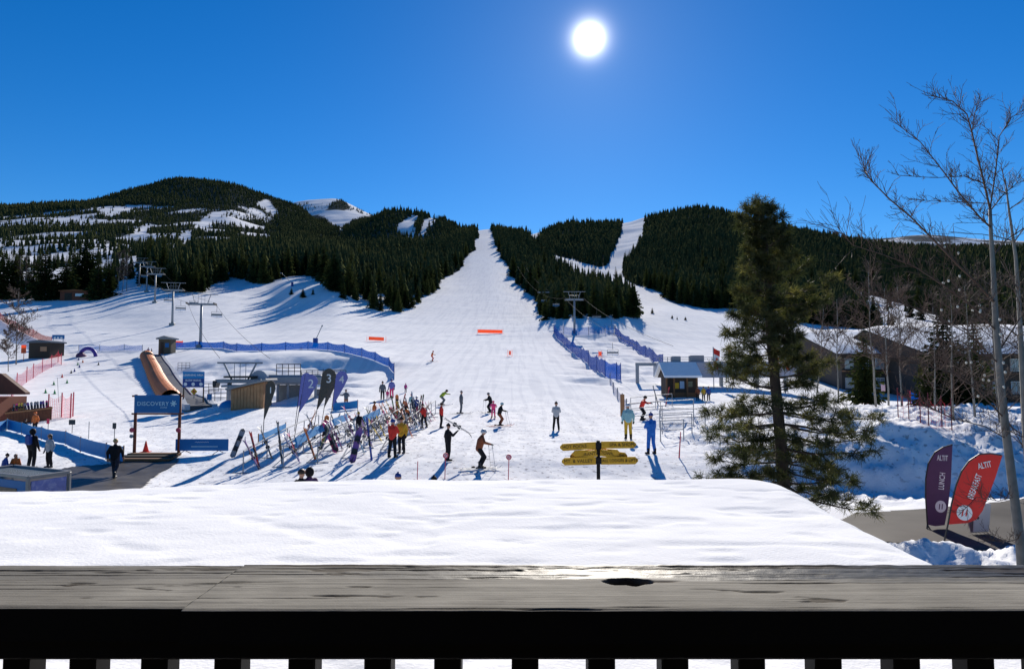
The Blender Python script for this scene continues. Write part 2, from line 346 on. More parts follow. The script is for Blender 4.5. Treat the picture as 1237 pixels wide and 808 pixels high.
# ------------------------------------------------------------------ colours
M = dict(
 white=mat('white_paint', (.75, .75, .74), .5), black=mat('black_cloth', (.012, .012, .014), .8, .2), dark=mat('dark_metal', (.03, .03, .033), .5, metal=.3),
 steel=mat('galvanised_steel', (.27, .285, .31), .55, .4, .25), grey=mat('grey_paint', (.22, .23, .24), .5), wood=mat('brown_wood', (.16, .075, .03), .7, scale=14), redwood=mat('red_wood', (.17, .045, .022), .7, scale=14),
 tan=mat('cedar_boards', (.30, .15, .065), .7, noise=.35, scale=9), darkwood=mat('dark_wood', (.04, .028, .02), .75), blue=mat('blue_banner', (.006, .13, .36), .6), navy=mat('navy_panel', (.012, .05, .24), .6),
 red=mat('red_cloth', (.62, .03, .018), .75), orange=mat('orange_cloth', (.75, .16, .03), .75), orangenet=mat('orange_panel', (.92, .26, .11), .7, trans=.6), yellow=mat('yellow_sign_paint', (.56, .31, .015), .6, noise=.18, scale=5), purple=mat('purple_cloth', (.17, .18, .48), .7),
 brownflag=mat('brown_flag_cloth', (.075, .068, .055), .7), pink=mat('pink_plastic', (.75, .04, .19), .5), teal=mat('teal_cloth', (.25, .45, .48), .7), green=mat('lime_cloth', (.33, .42, .02), .7), skin=mat('skin', (.45, .24, .16), .55), asphalt=None, letter=mat('white_lettering', (.72, .74, .76), .6, noise=.03),
 darkletter=mat('dark_lettering', (.05, .03, .008), .7), yellowcloth=mat('yellow_cloth', (.62, .36, .02), .7), bluecloth=mat('royal_blue_cloth', (.006, .13, .50), .7), greycloth=mat('grey_cloth', (.12, .13, .145), .8), lgrey=mat('light_grey_cloth', (.40, .41, .43), .8), brown=mat('rust_brown_cloth', (.24, .065, .022), .75), jeans=mat('dark_jeans', (.02, .024, .04), .8),
 magenta=mat('magenta_cloth', (.45, .03, .22), .7), plum=mat('plum_banner', (.085, .035, .10), .7), redbanner=mat('red_banner', (.58, .02, .016), .65), glass=mat('dark_glass', (.03, .04, .05), .08, .6, noise=0), silver=mat('silver_helmet', (.5, .5, .52), .3, .5, .4), blond=mat('blond_hair', (.42, .27, .10), .6), hair=mat('dark_hair', (.03, .018, .01), .6), bark=mat('pine_bark', (.055, .038, .028), .85, noise=.4, scale=18), orangeboard=mat('orange_board', (.72, .20, .05), .45), lime=mat('lime_plastic', (.45, .62, .03), .5), mesh_blue=netting('blue_netting', (.0, .065, .36), .1, .68), mesh_thin=netting('thin_blue_netting', (.004, .07, .30), .14, .3), mesh_red=netting('red_netting', (.75, .06, .10), .16, .15), mesh_orange=netting('rust_netting', (.22, .05, .035), .15, .45),
)
def flat_cols(name, cols):  # boards and skis in many colours
    return [mat(f'{name}_{i}', c, .35, .5, noise=.06) for i, c in enumerate(cols)]

# ------------------------------------------------------------------ world, sun, camera
u0, v0 = (712 - CX) / F, (CY - 47) / F
SUN = Vector((u0, CP - v0 * SP, SP + v0 * CP)).normalized()
EL = math.asin(SUN.z); AZ = math.atan2(SUN.x, SUN.y)
w = bpy.data.worlds.new('World'); SC.world = w; w.use_nodes = True
nt = w.node_tree; bg = nt.nodes['Background']
sky = nt.nodes.new('ShaderNodeTexSky'); sky.sky_type = 'NISHITA'; sky.sun_disc = False
sky.sun_elevation = EL; sky.sun_rotation = AZ; sky.altitude = 1200; sky.air_density = 1.0; sky.dust_density = .12; sky.ozone_density = 3.5
hs = nt.nodes.new('ShaderNodeHueSaturation'); hs.inputs['Saturation'].default_value = 1.36; hs.inputs['Hue'].default_value = .503
nt.links.new(sky.outputs[0], hs.inputs['Color']); nt.links.new(hs.outputs[0], bg.inputs[0]); bg.inputs[1].default_value = .074
# the sun itself and the bright air close round it, by angle from the sun's direction
gm = nt.nodes.new('ShaderNodeTexCoord'); dt = nt.nodes.new('ShaderNodeVectorMath'); dt.operation = 'DOT_PRODUCT'; dt.inputs[1].default_value = SUN
nt.links.new(gm.outputs['Generated'], dt.inputs[0])
ac = nt.nodes.new('ShaderNodeMath'); ac.operation = 'ARCCOSINE'; nt.links.new(dt.outputs['Value'], ac.inputs[0])
def expo(width, amp):
    a = nt.nodes.new('ShaderNodeMath'); a.operation = 'DIVIDE'; a.inputs[1].default_value = -R(width); nt.links.new(ac.outputs[0], a.inputs[0])
    e = nt.nodes.new('ShaderNodeMath'); e.operation = 'EXPONENT'; nt.links.new(a.outputs[0], e.inputs[0])
    m_ = nt.nodes.new('ShaderNodeMath'); m_.operation = 'MULTIPLY'; m_.inputs[1].default_value = amp; nt.links.new(e.outputs[0], m_.inputs[0]); return m_
g1, g2 = expo(.40, 170.0), expo(2.6, 1.0)
gs = nt.nodes.new('ShaderNodeMath'); nt.links.new(g1.outputs[0], gs.inputs[0]); nt.links.new(g2.outputs[0], gs.inputs[1])
gc = nt.nodes.new('ShaderNodeVectorMath'); gc.operation = 'SCALE'; gc.inputs[0].default_value = (1, .97, .92); nt.links.new(gs.outputs[0], gc.inputs['Scale'])
sm_ = nt.nodes.new('ShaderNodeVectorMath'); tn = nt.nodes.new('ShaderNodeVectorMath'); tn.operation = 'MULTIPLY'; tn.inputs[1].default_value = (.72, .93, 1.05); nt.links.new(hs.outputs[0], tn.inputs[0]); nt.links.new(tn.outputs[0], sm_.inputs[0]); nt.links.new(gc.outputs[0], sm_.inputs[1]); nt.links.new(sm_.outputs[0], bg.inputs[0])
sl = bpy.data.lights.new('sun', 'SUN'); sl.energy = 5.0; sl.angle = R(.53); sl.color = (1, .925, .815)
so = bpy.data.objects.new('sun_lamp', sl); COL.objects.link(so); so.rotation_euler = SUN.to_track_quat('Z', 'Y').to_euler(); so.location = SUN * 200
cam = bpy.data.cameras.new('camera'); co = bpy.data.objects.new('camera', cam); COL.objects.link(co)
cam.sensor_width = 36; cam.lens = 36 * F / 1237; cam.clip_end = 20000; cam.clip_start = .05
co.location = (0, 0, CZ); co.rotation_euler = (R(90) + PITCH, 0, 0); SC.camera = co
SC.view_settings.view_transform = 'Standard'; SC.view_settings.look = 'None'; SC.view_settings.exposure = .53; SC.view_settings.gamma = 1
SC.cycles.max_bounces = 6; SC.cycles.transparent_max_bounces = 24; SC.cycles.diffuse_bounces = 3; SC.cycles.glossy_bounces = 2; SC.cycles.use_denoising = True
# ------------------------------------------------------------------ where the forest stands (outlines of the woods on the hillsides, as bearings and slopes)
def inpoly(px, py, poly):
    c = np.zeros(px.shape, bool); n = len(poly)
    for i in range(n):
        x0, y0 = poly[i]; x1, y1 = poly[(i + 1) % n]
        if y0 == y1: continue
        k = ((y0 > py) != (y1 > py)) & (px < (x1 - x0) * (py - y0) / (y1 - y0) + x0)
        c ^= k
    return c
W_MID = [(577, 283), (571, 305), (556, 322), (538, 339), (521, 353), (509, 369), (490, 377), (470, 379), (440, 371), (414, 362), (397, 350), (386, 338), (372, 333), (350, 334), (318, 345), (300, 340), (285, 338), (262, 343), (243, 356), (215, 354), (160, 342), (160, 325), (200, 306), (232, 299), (300, 291), (400, 285), (420, 275), (500, 290), (555, 288)]
W_HUMP = [(0, 246), (60, 240), (115, 240), (160, 229), (215, 214), (270, 219), (322, 236), (352, 246), (390, 262), (418, 285), (345, 296), (318, 280), (330, 262), (305, 250), (240, 250), (150, 249), (115, 251), (60, 256), (0, 263)]
W_SPARSE = [(-300, 250), (0, 261), (60, 255), (115, 250), (305, 248), (330, 262), (345, 296), (300, 300), (232, 303), (165, 335), (140, 352), (-300, 358)]
W_RIDGE = [(405, 290), (425, 268), (460, 252), (482, 249), (540, 262), (578, 276), (566, 291), (500, 292), (430, 290)]
W_PEAK = [(393, 256), (400, 246), (412, 242), (424, 250), (415, 256)]
W_FAR = [(355, 262), (360, 244), (440, 254), (440, 262), (400, 270)]
W_RUN = [(593, 277), (601, 299), (613, 323), (630, 348), (652, 370), (655, 386), (767, 386), (769, 375), (748, 357), (716, 345), (692, 336), (672, 319), (652, 297), (640, 285)]
W_HILL = [(648, 300), (668, 308), (690, 313), (722, 322), (734, 319), (741, 303), (750, 283), (752, 268), (690, 268), (652, 283)]
W_RIGHT = [(778, 268), (778, 290), (766, 306), (754, 318), (752, 333), (766, 344), (798, 353), (812, 366), (855, 373), (886, 372), (910, 381), (1000, 394), (1120, 402), (1237, 410), (1700, 420), (1700, 280), (1237, 288), (1100, 294), (1000, 284), (900, 262), (830, 248)]
OPEN = [
 [(218, 279), (233, 279), (231, 295), (239, 304), (190, 308), (213, 296)], [(116, 253), (131, 263), (152, 257), (174, 249), (158, 248), (138, 251)],
 [(152, 287), (176, 270), (190, 272), (172, 287)], [(232, 275), (256, 256), (271, 256), (263, 269), (248, 277)], [(308, 246), (322, 240), (336, 255), (332, 263)],
 [(480, 279), (481, 271), (497, 260), (507, 261), (500, 275), (502, 287), (494, 289)], [(507, 284), (511, 266), (523, 262), (532, 264), (518, 275), (515, 288)], [(508, 299), (512, 295), (540, 294), (546, 297), (530, 299)],
 [(636, 296), (640, 289), (652, 291), (650, 297)], [(1028, 350), (1062, 359), (1145, 387), (1145, 404), (1050, 398), (1038, 375)], [(130, 362), (130, 330), (110, 330), (95, 362)], [(60, 352), (72, 330), (84, 352)],
 [(930, 360), (945, 353), (965, 362), (948, 372)], [(155, 325), (165, 318), (172, 340), (160, 340)]]
def woods(x, y, z):
    """0..1 how thickly the forest stands at each spot"""
    px, row = proj(x, y, z)
    j = 3.0 * vnoise(x / 9, y / 9) + 9 * vnoise(x / 30, y / 45)
    px = px + j * np.clip(400 / y, .25, 1); rj = row + j * .4
    d = np.zeros(px.shape)
    far = y > 180
    for poly, a in ((W_SPARSE, .5), (W_FAR, .30), (W_PEAK, 1), (W_HUMP, 1), (W_MID, 1), (W_RIDGE, 1), (W_RUN, 1), (W_HILL, 1), (W_RIGHT, 1)):
        k = inpoly(px, rj, poly) & far
        if poly in (W_FAR, W_PEAK): k &= y > 3800
        if poly in (W_HUMP,): k &= (y > 900)
        d = np.where(k, a, d)
    sp = d == .5
    d = np.where(sp, np.clip(.36 + 2.3 * fbm(x / 70, y / 220, 3), .02, .92), d)
    # W_RUN / W_MID near parts must not paint the pistes further down
    for poly in OPEN:
        k = inpoly(px, row, poly)
        d = np.where(k, np.where(d > 0, .03, 0), d)
    d = np.where((y > 3700) & (px > 300) & (px < 460) & (d > .5) & ~inpoly(px, rj, W_PEAK), .3, d)
    return d

# ------------------------------------------------------------------ the land as one sheet
def build_land():
    nt_, nd = 760, 900
    t = np.linspace(-1.25, 1.28, nt_); d = np.exp(np.linspace(math.log(2.2), math.log(6100), nd))
    T, D = np.meshgrid(t, d, indexing='ij'); X = T * D; Y = D; Z = tz(X, Y)
    V = np.stack([X, Y, Z], -1).reshape(-1, 3)
    i = np.arange(nt_ * nd).reshape(nt_, nd)
    Fc = np.stack([i[:-1, :-1], i[1:, :-1], i[1:, 1:], i[:-1, 1:]], -1).reshape(-1, 4)
    m, nt, b, col, geo, noise = snow_mat('land_snow', .32, (1.3, 14.0))
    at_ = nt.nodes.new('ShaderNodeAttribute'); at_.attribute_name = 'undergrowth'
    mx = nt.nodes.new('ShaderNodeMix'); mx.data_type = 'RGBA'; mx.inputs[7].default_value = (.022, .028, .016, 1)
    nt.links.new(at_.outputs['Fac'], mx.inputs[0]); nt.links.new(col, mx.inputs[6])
    # trodden specks of grit in the snow of the base area
    sp = noise(4.5, 6); sp2 = noise(.09, 2)
    gt = nt.nodes.new('ShaderNodeValToRGB'); gt.color_ramp.elements[0].position = .58; gt.color_ramp.elements[1].position = .66
    gt.color_ramp.elements[0].color = (1, 1, 1, 1); gt.color_ramp.elements[1].color = (.50, .49, .50, 1)
    nt.links.new(sp.outputs['Fac'], gt.inputs[0])
    a2 = nt.nodes.new('ShaderNodeAttribute'); a2.attribute_name = 'trodden'
    m3 = nt.nodes.new('ShaderNodeMix'); m3.data_type = 'RGBA'; m3.blend_type = 'MULTIPLY'
    nt.links.new(a2.outputs['Fac'], m3.inputs[0]); nt.links.new(mx.outputs[2], m3.inputs[6]); nt.links.new(gt.outputs[0], m3.inputs[7])
    # ski tracks running down the pistes
    mpn = nt.nodes.new('ShaderNodeMapping'); mpn.inputs['Scale'].default_value = (1.1, .045, 0); mpn.inputs['Rotation'].default_value = (0, 0, .12); nt.links.new(geo.outputs['Position'], mpn.inputs[0])
    tk = noise(1.0, 3, mpn.outputs[0]); tk.inputs['Distortion'].default_value = .6
    tr_ = nt.nodes.new('ShaderNodeValToRGB'); tr_.color_ramp.elements[0].position = .42; tr_.color_ramp.elements[1].position = .50; tr_.color_ramp.elements[0].color = (.90, .905, .92, 1); tr_.color_ramp.elements[1].color = (1, 1, 1, 1)
    nt.links.new(tk.outputs['Fac'], tr_.inputs[0]); m4 = nt.nodes.new('ShaderNodeMix'); m4.data_type = 'RGBA'; m4.blend_type = 'MULTIPLY'; m4.inputs[0].default_value = .8
    nt.links.new(m3.outputs[2], m4.inputs[6]); nt.links.new(tr_.outputs[0], m4.inputs[7]); nt.links.new(m4.outputs[2], b.inputs['Base Color'])
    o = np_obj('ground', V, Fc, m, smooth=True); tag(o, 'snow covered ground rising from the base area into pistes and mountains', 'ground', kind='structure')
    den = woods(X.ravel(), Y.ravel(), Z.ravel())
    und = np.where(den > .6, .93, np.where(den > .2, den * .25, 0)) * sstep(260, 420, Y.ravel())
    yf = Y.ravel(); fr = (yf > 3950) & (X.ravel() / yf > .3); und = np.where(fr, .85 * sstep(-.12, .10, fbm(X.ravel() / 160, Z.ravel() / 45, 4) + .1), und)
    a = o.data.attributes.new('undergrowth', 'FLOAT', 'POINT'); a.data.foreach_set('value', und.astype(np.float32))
    tr = sstep(24, 27, Y) * (1 - sstep(45, 75, Y)); a = o.data.attributes.new('trodden', 'FLOAT', 'POINT'); a.data.foreach_set('value', tr.ravel().astype(np.float32))
    return o
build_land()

# ------------------------------------------------------------------ conifers
F_NEAR = foliage('spruce_needles', (.013, .024, .009), (.075, .088, .028), .35, .22, 0)
F_FAR = foliage('far_forest_needles', (.010, .020, .011), (.052, .060, .026), .022, .05, 0)
def conifer_mesh(seed, H=14.0, wid=.19, rows=30, per=11, lo=.07):
    r = random.Random(seed); vs = []; fs = []
    for k in range(rows):
        f = k / (rows - 1); z = H * (lo + (.985 - lo) * f ** .92)
        L = H * wid * (1 - f) ** .82 * r.uniform(.75, 1.15) + .12
        n = max(4, int(per * (1 - .45 * f)))
        a0 = r.random() * 6.28
        for q in range(n):
            if r.random() < .1: continue
            a = a0 + 6.283 * q / n + r.uniform(-.3, .3); l = L * r.uniform(.6, 1.18); dr = r.uniform(.12, .55) * (1 - .5 * f)
            ca, sa = math.cos(a), math.sin(a); wd = l * r.uniform(.32, .5)
            pts = []
            for s in (0, .35, .68, 1.0):
                rr = l * s; zz = z - dr * l * s + .28 * l * s * s + r.uniform(-.05, .05) * l
                pts.append(Vector((ca * rr, sa * rr, zz)))
            side = Vector((-sa, ca, 0))
            for i in range(3):
                p, p2 = pts[i], pts[i + 1]; ww = wd * (1 - i * .27)
                for sg in (-1, 1):
                    o = len(vs)
                    tip = p + (p2 - p) * r.uniform(.9, 1.5) + side * sg * ww * r.uniform(.7, 1.2) - Vector((0, 0, ww * r.uniform(.5, 1.7)))
                    vs += [p, p2, tip]; fs.append((o, o + 1, o + 2))
            o = len(vs); e = pts[3]; vs += [pts[2] + side * wd * .16, pts[2] - side * wd * .16, e + (e - pts[2]) * .4]; fs.append((o, o + 1, o + 2))
    o = len(vs); vs += [Vector((.06, 0, H * .93)), Vector((-.04, .05, H * .93)), Vector((-.04, -.05, H * .93)), Vector((0, 0, H * 1.03))]
    fs += [(o, o + 1, o + 3), (o + 1, o + 2, o + 3), (o + 2, o, o + 3)]
    me = bpy.data.meshes.new('crown'); me.from_pydata([tuple(v) for v in vs], [], fs); me.materials.append(F_NEAR); me.update()
    return me
def trunk_mesh(H, r0):
    b = MB(); b.tube([(0, 0, -.5), (0, 0, H * .5), (.05, 0, H * .97)], [r0, r0 * .6, .02], 7)
    me = bpy.data.meshes.new('trunk'); me.from_pydata(b.v, [], b.f); me.materials.append(M['bark']); me.update(); return me
CROWNS = [conifer_mesh(i, 14, [.17, .20, .15, .22, .18, .165, .21][i % 7], [27, 32, 29, 26, 31, 28, 33][i % 7], lo=[.06, .1, .05, .13, .08, .05, .1][i % 7]) for i in range(7)]
TRUNK = trunk_mesh(14, .2)
def conifer(loc, H, var, label, group, wid=1.0, name='spruce_tree'):
    o = thing(name, label, 'tree', loc, random.random() * 6.28, group)
    s = H / 14; o.scale = (s * wid, s * wid, s)
    c = obj('crown', CROWNS[var % 7], o); t = obj('trunk', TRUNK, o)
    return o

def jitter_grid(x0, x1, y0, y1, s):
    gx = np.arange(x0, x1, s); gy = np.arange(y0, y1, s)
    X, Y = np.meshgrid(gx, gy); X = X.ravel() + rng.uniform(-.48, .48, X.size) * s; Y = Y.ravel() + rng.uniform(-.48, .48, Y.size) * s
    return X, Y
def plant():
    out = []
    for y0, y1, s in ((190, 420, 4.4), (420, 800, 6.0), (800, 1300, 7.5), (1300, 2200, 10.0), (2200, 3500, 12.5), (3900, 4800, 20)):
        X, Y = jitter_grid(-1.0 * y1, 1.0 * y1, y0, y1, s)
        k = (np.abs(X / Y) < .95); X, Y = X[k], Y[k]
        if y0 > 3800: k = (X / Y > -.36) & (X / Y < -.2); X, Y = X[k], Y[k]
        Z = tz(X, Y); den = woods(X, Y, Z)
        pxx, rww = proj(X, Y, Z)
        den = den * np.where((Y < 420) & (pxx > 380) & (pxx < 505) & (rww > 356), .5, 1)
        k = rng.random(len(X)) < den
        out.append(np.stack([X[k], Y[k], Z[k]], -1))
    A = np.concatenate(out)
    H = np.where(A[:, 1] < 700, rng.uniform(6.5, 18, len(A)), rng.uniform(8, 19, len(A)))
    H = H * np.where(rng.random(len(A)) < .06, 1.3, 1)
    px, row = proj(A[:, 0], A[:, 1], A[:, 2])
    edge = A[:, 1] < 420
    H = np.where(inpoly(px, row, W_SPARSE) & (A[:, 1] > 300), H * .72, H)
    H = np.where(edge & (px > 380) & (px < 560) & (row > 352), rng.uniform(7, 14.5, len(A)), H)
    H = np.where((px > 655) & (px < 768) & (A[:, 1] < 330), rng.uniform(9, 14.5, len(A)), H)
    H = H * np.where(rng.random(len(A)) < .25, .6, 1)
    return A, H, px, row
TREES, TH, TPX, TROW = plant()
# which trees show: nearest first, keep the 300 that show largest inside the frame as single trees
inside = (TPX > -15) & (TPX < 1255)
size = np.where(inside, TH / TREES[:, 1], 0)
# a tree well inside a thick wood hides behind the ones before it: count the trees in front
order = np.argsort(TREES[:, 1]); hid = np.zeros(len(TREES), bool); buf = np.full(1400, 9999.0)
for i in order[:60000]:
    if not inside[i]: continue
    q = int(TPX[i]) + 40; hp = 800 * TH[i] / TREES[i, 1]; top = TROW[i] - hp; wq = max(1, int(hp * .13))
    seg = buf[q - wq:q + wq + 1]
    vis = float(np.mean(np.clip(seg - top, 0, hp) / hp))
    if vis < .3: hid[i] = True
    else: size[i] *= (.35 + .65 * vis)
    buf[q - wq:q + wq + 1] = np.minimum(seg, top + hp * .15)
size = np.where(hid, 0, size)
best = np.argsort(-size)[:268]; single = np.zeros(len(TREES), bool); single[best] = True; single &= size > 0
REG = [('left', lambda px, y: px < 240, 'dark spruce in the woods on the left hillside above the chairlift'),
       ('mid', lambda px, y: px < 590, 'dark spruce in the woods along the left edge of the wide piste'),
       ('run', lambda px, y: px < 770, 'dark spruce in the wood between the wide piste and the side trail'),
       ('right', lambda px, y: True, 'dark spruce in the dense woods on the right hillside')]
for i in np.nonzero(single)[0]:
    x, y, z = (float(v) for v in TREES[i])
    for nm, fn, lab in REG:
        if fn(TPX[i], y): break
    conifer((x, y, z - .2), float(TH[i]), random.randrange(7), lab, 'conifers: ' + lab.split(' in the ')[1] if ' in the ' in lab else lab, random.uniform(.8, 1.15))
def forest_mass(A, H, name, label):
    """one mass of far trees: ragged tiered crowns"""
    n = len(A); near = A[:, 1] < 1000
    Vs = []; Fs = []; off = 0
    for sel, tiers, k in ((near, 6, 7), (~near, 3, 5)):
        B = A[sel]; h = H[sel]; m = len(B)
        if not m: continue
        wid = h * rng.uniform(.12, .25, m) * (1 if tiers > 3 else 1.35)
        for q in range(tiers):
            zb = .05 + .95 * q / tiers * .93; zt_ = min(1.02, zb + 1.35 / tiers)
            rad = wid * (1 - q / tiers) ** .85
            ang = rng.uniform(0, 6.28, m)[:, None] + np.arange(k)[None, :] * 6.283 / k
            rr = rad[:, None] * rng.uniform(.55, 1.3, (m, k)); zz = (h * zb)[:, None] - rad[:, None] * rng.uniform(-.1, .7, (m, k))
            ring = np.stack([B[:, 0:1] + np.cos(ang) * rr, B[:, 1:2] + np.sin(ang) * rr, B[:, 2:3] + zz], -1)
            apex = np.stack([B[:, 0], B[:, 1], B[:, 2] + h * zt_], -1)[:, None, :]
            V = np.concatenate([ring, apex], 1).reshape(-1, 3)
            base = off + np.arange(m)[:, None] * (k + 1)
            a = np.arange(k)
            # every second face left out so that the crown is open
            f = np.stack([base + a, base + (a + 1) % k, np.broadcast_to(base + k, (m, k))], -1).reshape(-1, 3)
            Vs.append(V); Fs.append(f); off += len(V)
    o = np_obj(name, np.concatenate(Vs), np.concatenate(Fs), F_FAR)
    tag(o, label, 'forest', kind='stuff'); return o
rest = ~single
forest_mass(TREES[rest], TH[rest], 'forest', 'dark conifer forest covering the mountain sides around the ski runs')
print('TREES', len(TREES), int(single.sum()))
# ------------------------------------------------------------------ balcony
def balcony():
    y0, y1 = .772, .958; zc = CZ - .27; xj = -.379
    root = thing('balcony_railing', 'weathered grey painted wooden balcony railing with a knot hole in its cap, in the foreground', 'railing', (0, .86, CZ - 1.2))
    def cap(x0, x1, n, dy, dz, knot):
        ny = 120; xs = np.linspace(x0, x1, n); ys = np.linspace(y0 + dy, y1, ny)
        X, Y = np.meshgrid(xs, ys, indexing='ij')
        f = (Y - y0) / (y1 - y0)
        grain = fbm(X * 5, Y * 160, 4); crack = fbm(X * 2.6 + 7, Y * 300, 4); peel = fbm(X * 9, Y * 55, 4)
        edge = f + .16 * fbm(X * 2.2, Y * 30, 3)
        bare = sstep(.60, .70, edge + .06 * sstep(-.2, .4, X)) * (.25 + .75 * sstep(-.3, .1, X)) * sstep(-.42, -.3, fbm(X * 14, Y * 120, 3) + .2)
        dark = sstep(.27, .42, crack - .16 * (1 - sstep(.45, .75, f)) + .30 * sstep(.5, .95, f) * sstep(.35, -.2, np.abs(X + .25))) * .95; dark = np.maximum(dark, .75 * sstep(.40, .50, peel - .10 * (1 - sstep(.4, .7, f)) + .20 * sstep(.5, .95, f)))
        Z = np.full(X.shape, zc + dz) + .0006 * grain - .0016 * dark - .0006 * bare + .0007 * fbm(X * 40, Y * 60, 3) * (.5 + bare)
        Z -= .0015 * np.exp(-((Y - y0 - dy) / .0035) ** 2) + .002 * np.exp(-((Y - y1) / .004) ** 2)
        kd = np.zeros(X.shape)
        if knot:
            kx, ky = .150, y0 + .103
            e = np.sqrt(((X - kx) / (.032 * (1 + .25 * vnoise(X * 60, Y * 90)))) ** 2 + ((Y - ky) / (.0165 * (1 + .5 * vnoise(X * 70, Y * 70)))) ** 2)
            kd = 1 - sstep(.75, 1.05, e); Z -= .012 * kd * (1 + .6 * fbm(X * 90, Y * 120, 3))
            tail = np.exp(-((Y - ky - .001) / .003) ** 2) * sstep(.155, .19, X) * (1 - sstep(.2, .23, X)); Z -= .002 * tail; kd = np.maximum(kd, .8 * tail)
        V = np.stack([X, Y, Z], -1).reshape(-1, 3); i = np.arange(n * ny).reshape(n, ny)
        Fc = np.stack([i[:-1, :-1], i[1:, :-1], i[1:, 1:], i[:-1, 1:]], -1).reshape(-1, 4)
        # skirt
        rim = list(i[:, 0]) + list(i[-1, 1:]) + list(i[::-1, -1][1:]) + list(i[0, ::-1][1:-1])
        nb = len(V); V = np.concatenate([V, V[rim] * [1, 1, 0] + [0, 0, zc + dz - .038]]); m = len(rim)
        sk = np.array([(rim[q], nb + q, nb + (q + 1) % m, rim[(q + 1) % m]) for q in range(m)])
        Fc = np.concatenate([Fc, sk]); V = V - np.array([0, .86, CZ - 1.2])
        fm = np.zeros(len(Fc), int); fm[-m:] = 1
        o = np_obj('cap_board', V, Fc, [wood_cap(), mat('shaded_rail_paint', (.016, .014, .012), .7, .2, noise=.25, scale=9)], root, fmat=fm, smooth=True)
        fl = np.ones(len(o.data.polygons), bool); fl[-m:] = False; o.data.polygons.foreach_set('use_smooth', fl)
        for nm, arr in (('bare', bare), ('crack', dark), ('knot', kd)):
            a = o.data.attributes.new(nm, 'FLOAT', 'POINT'); full = np.zeros(len(V), np.float32); full[:n * ny] = arr.ravel(); a.data.foreach_set('value', full)
        return o
    cap(-1.5, xj - .0012, 500, .012, -.0015, False); cap(xj + .0012, 1.6, 900, 0, 0, True)
    dk = mat('shaded_rail_paint', (.016, .014, .012), .7, .2, noise=.25, scale=9); L = -.86  # shade on the rail's inner side put into this near-black colour
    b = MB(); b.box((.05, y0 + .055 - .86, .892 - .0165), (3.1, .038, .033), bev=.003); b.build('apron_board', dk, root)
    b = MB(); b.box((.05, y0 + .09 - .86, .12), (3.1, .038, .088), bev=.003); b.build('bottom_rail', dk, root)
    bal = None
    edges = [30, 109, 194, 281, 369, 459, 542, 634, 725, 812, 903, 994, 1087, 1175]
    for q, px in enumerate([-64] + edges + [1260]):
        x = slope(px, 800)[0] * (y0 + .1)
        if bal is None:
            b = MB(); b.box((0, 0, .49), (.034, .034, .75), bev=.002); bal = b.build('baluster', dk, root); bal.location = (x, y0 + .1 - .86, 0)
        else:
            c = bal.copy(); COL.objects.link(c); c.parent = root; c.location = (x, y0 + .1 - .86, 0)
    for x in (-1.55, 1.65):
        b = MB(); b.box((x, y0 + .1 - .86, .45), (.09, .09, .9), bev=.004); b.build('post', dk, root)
    # balcony floor; unseen house wall and ceiling added to block light behind the rail
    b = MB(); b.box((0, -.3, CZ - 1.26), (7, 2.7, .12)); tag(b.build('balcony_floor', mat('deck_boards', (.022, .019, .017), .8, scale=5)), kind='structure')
    b = MB(); b.box((0, -1.72, CZ - 2.6), (14, .12, 5.2 + 2.6)); tag(b.build('building_wall', mat('light_block_siding', (.018, .014, .012), .8, scale=5)), kind='structure')
    b = MB(); b.box((0, -.05, CZ + 1.76), (7, 3.3, .12)); tag(b.build('light_block_ceiling', mat('light_block_boards', (.018, .015, .013), .8, scale=5)), kind='structure')
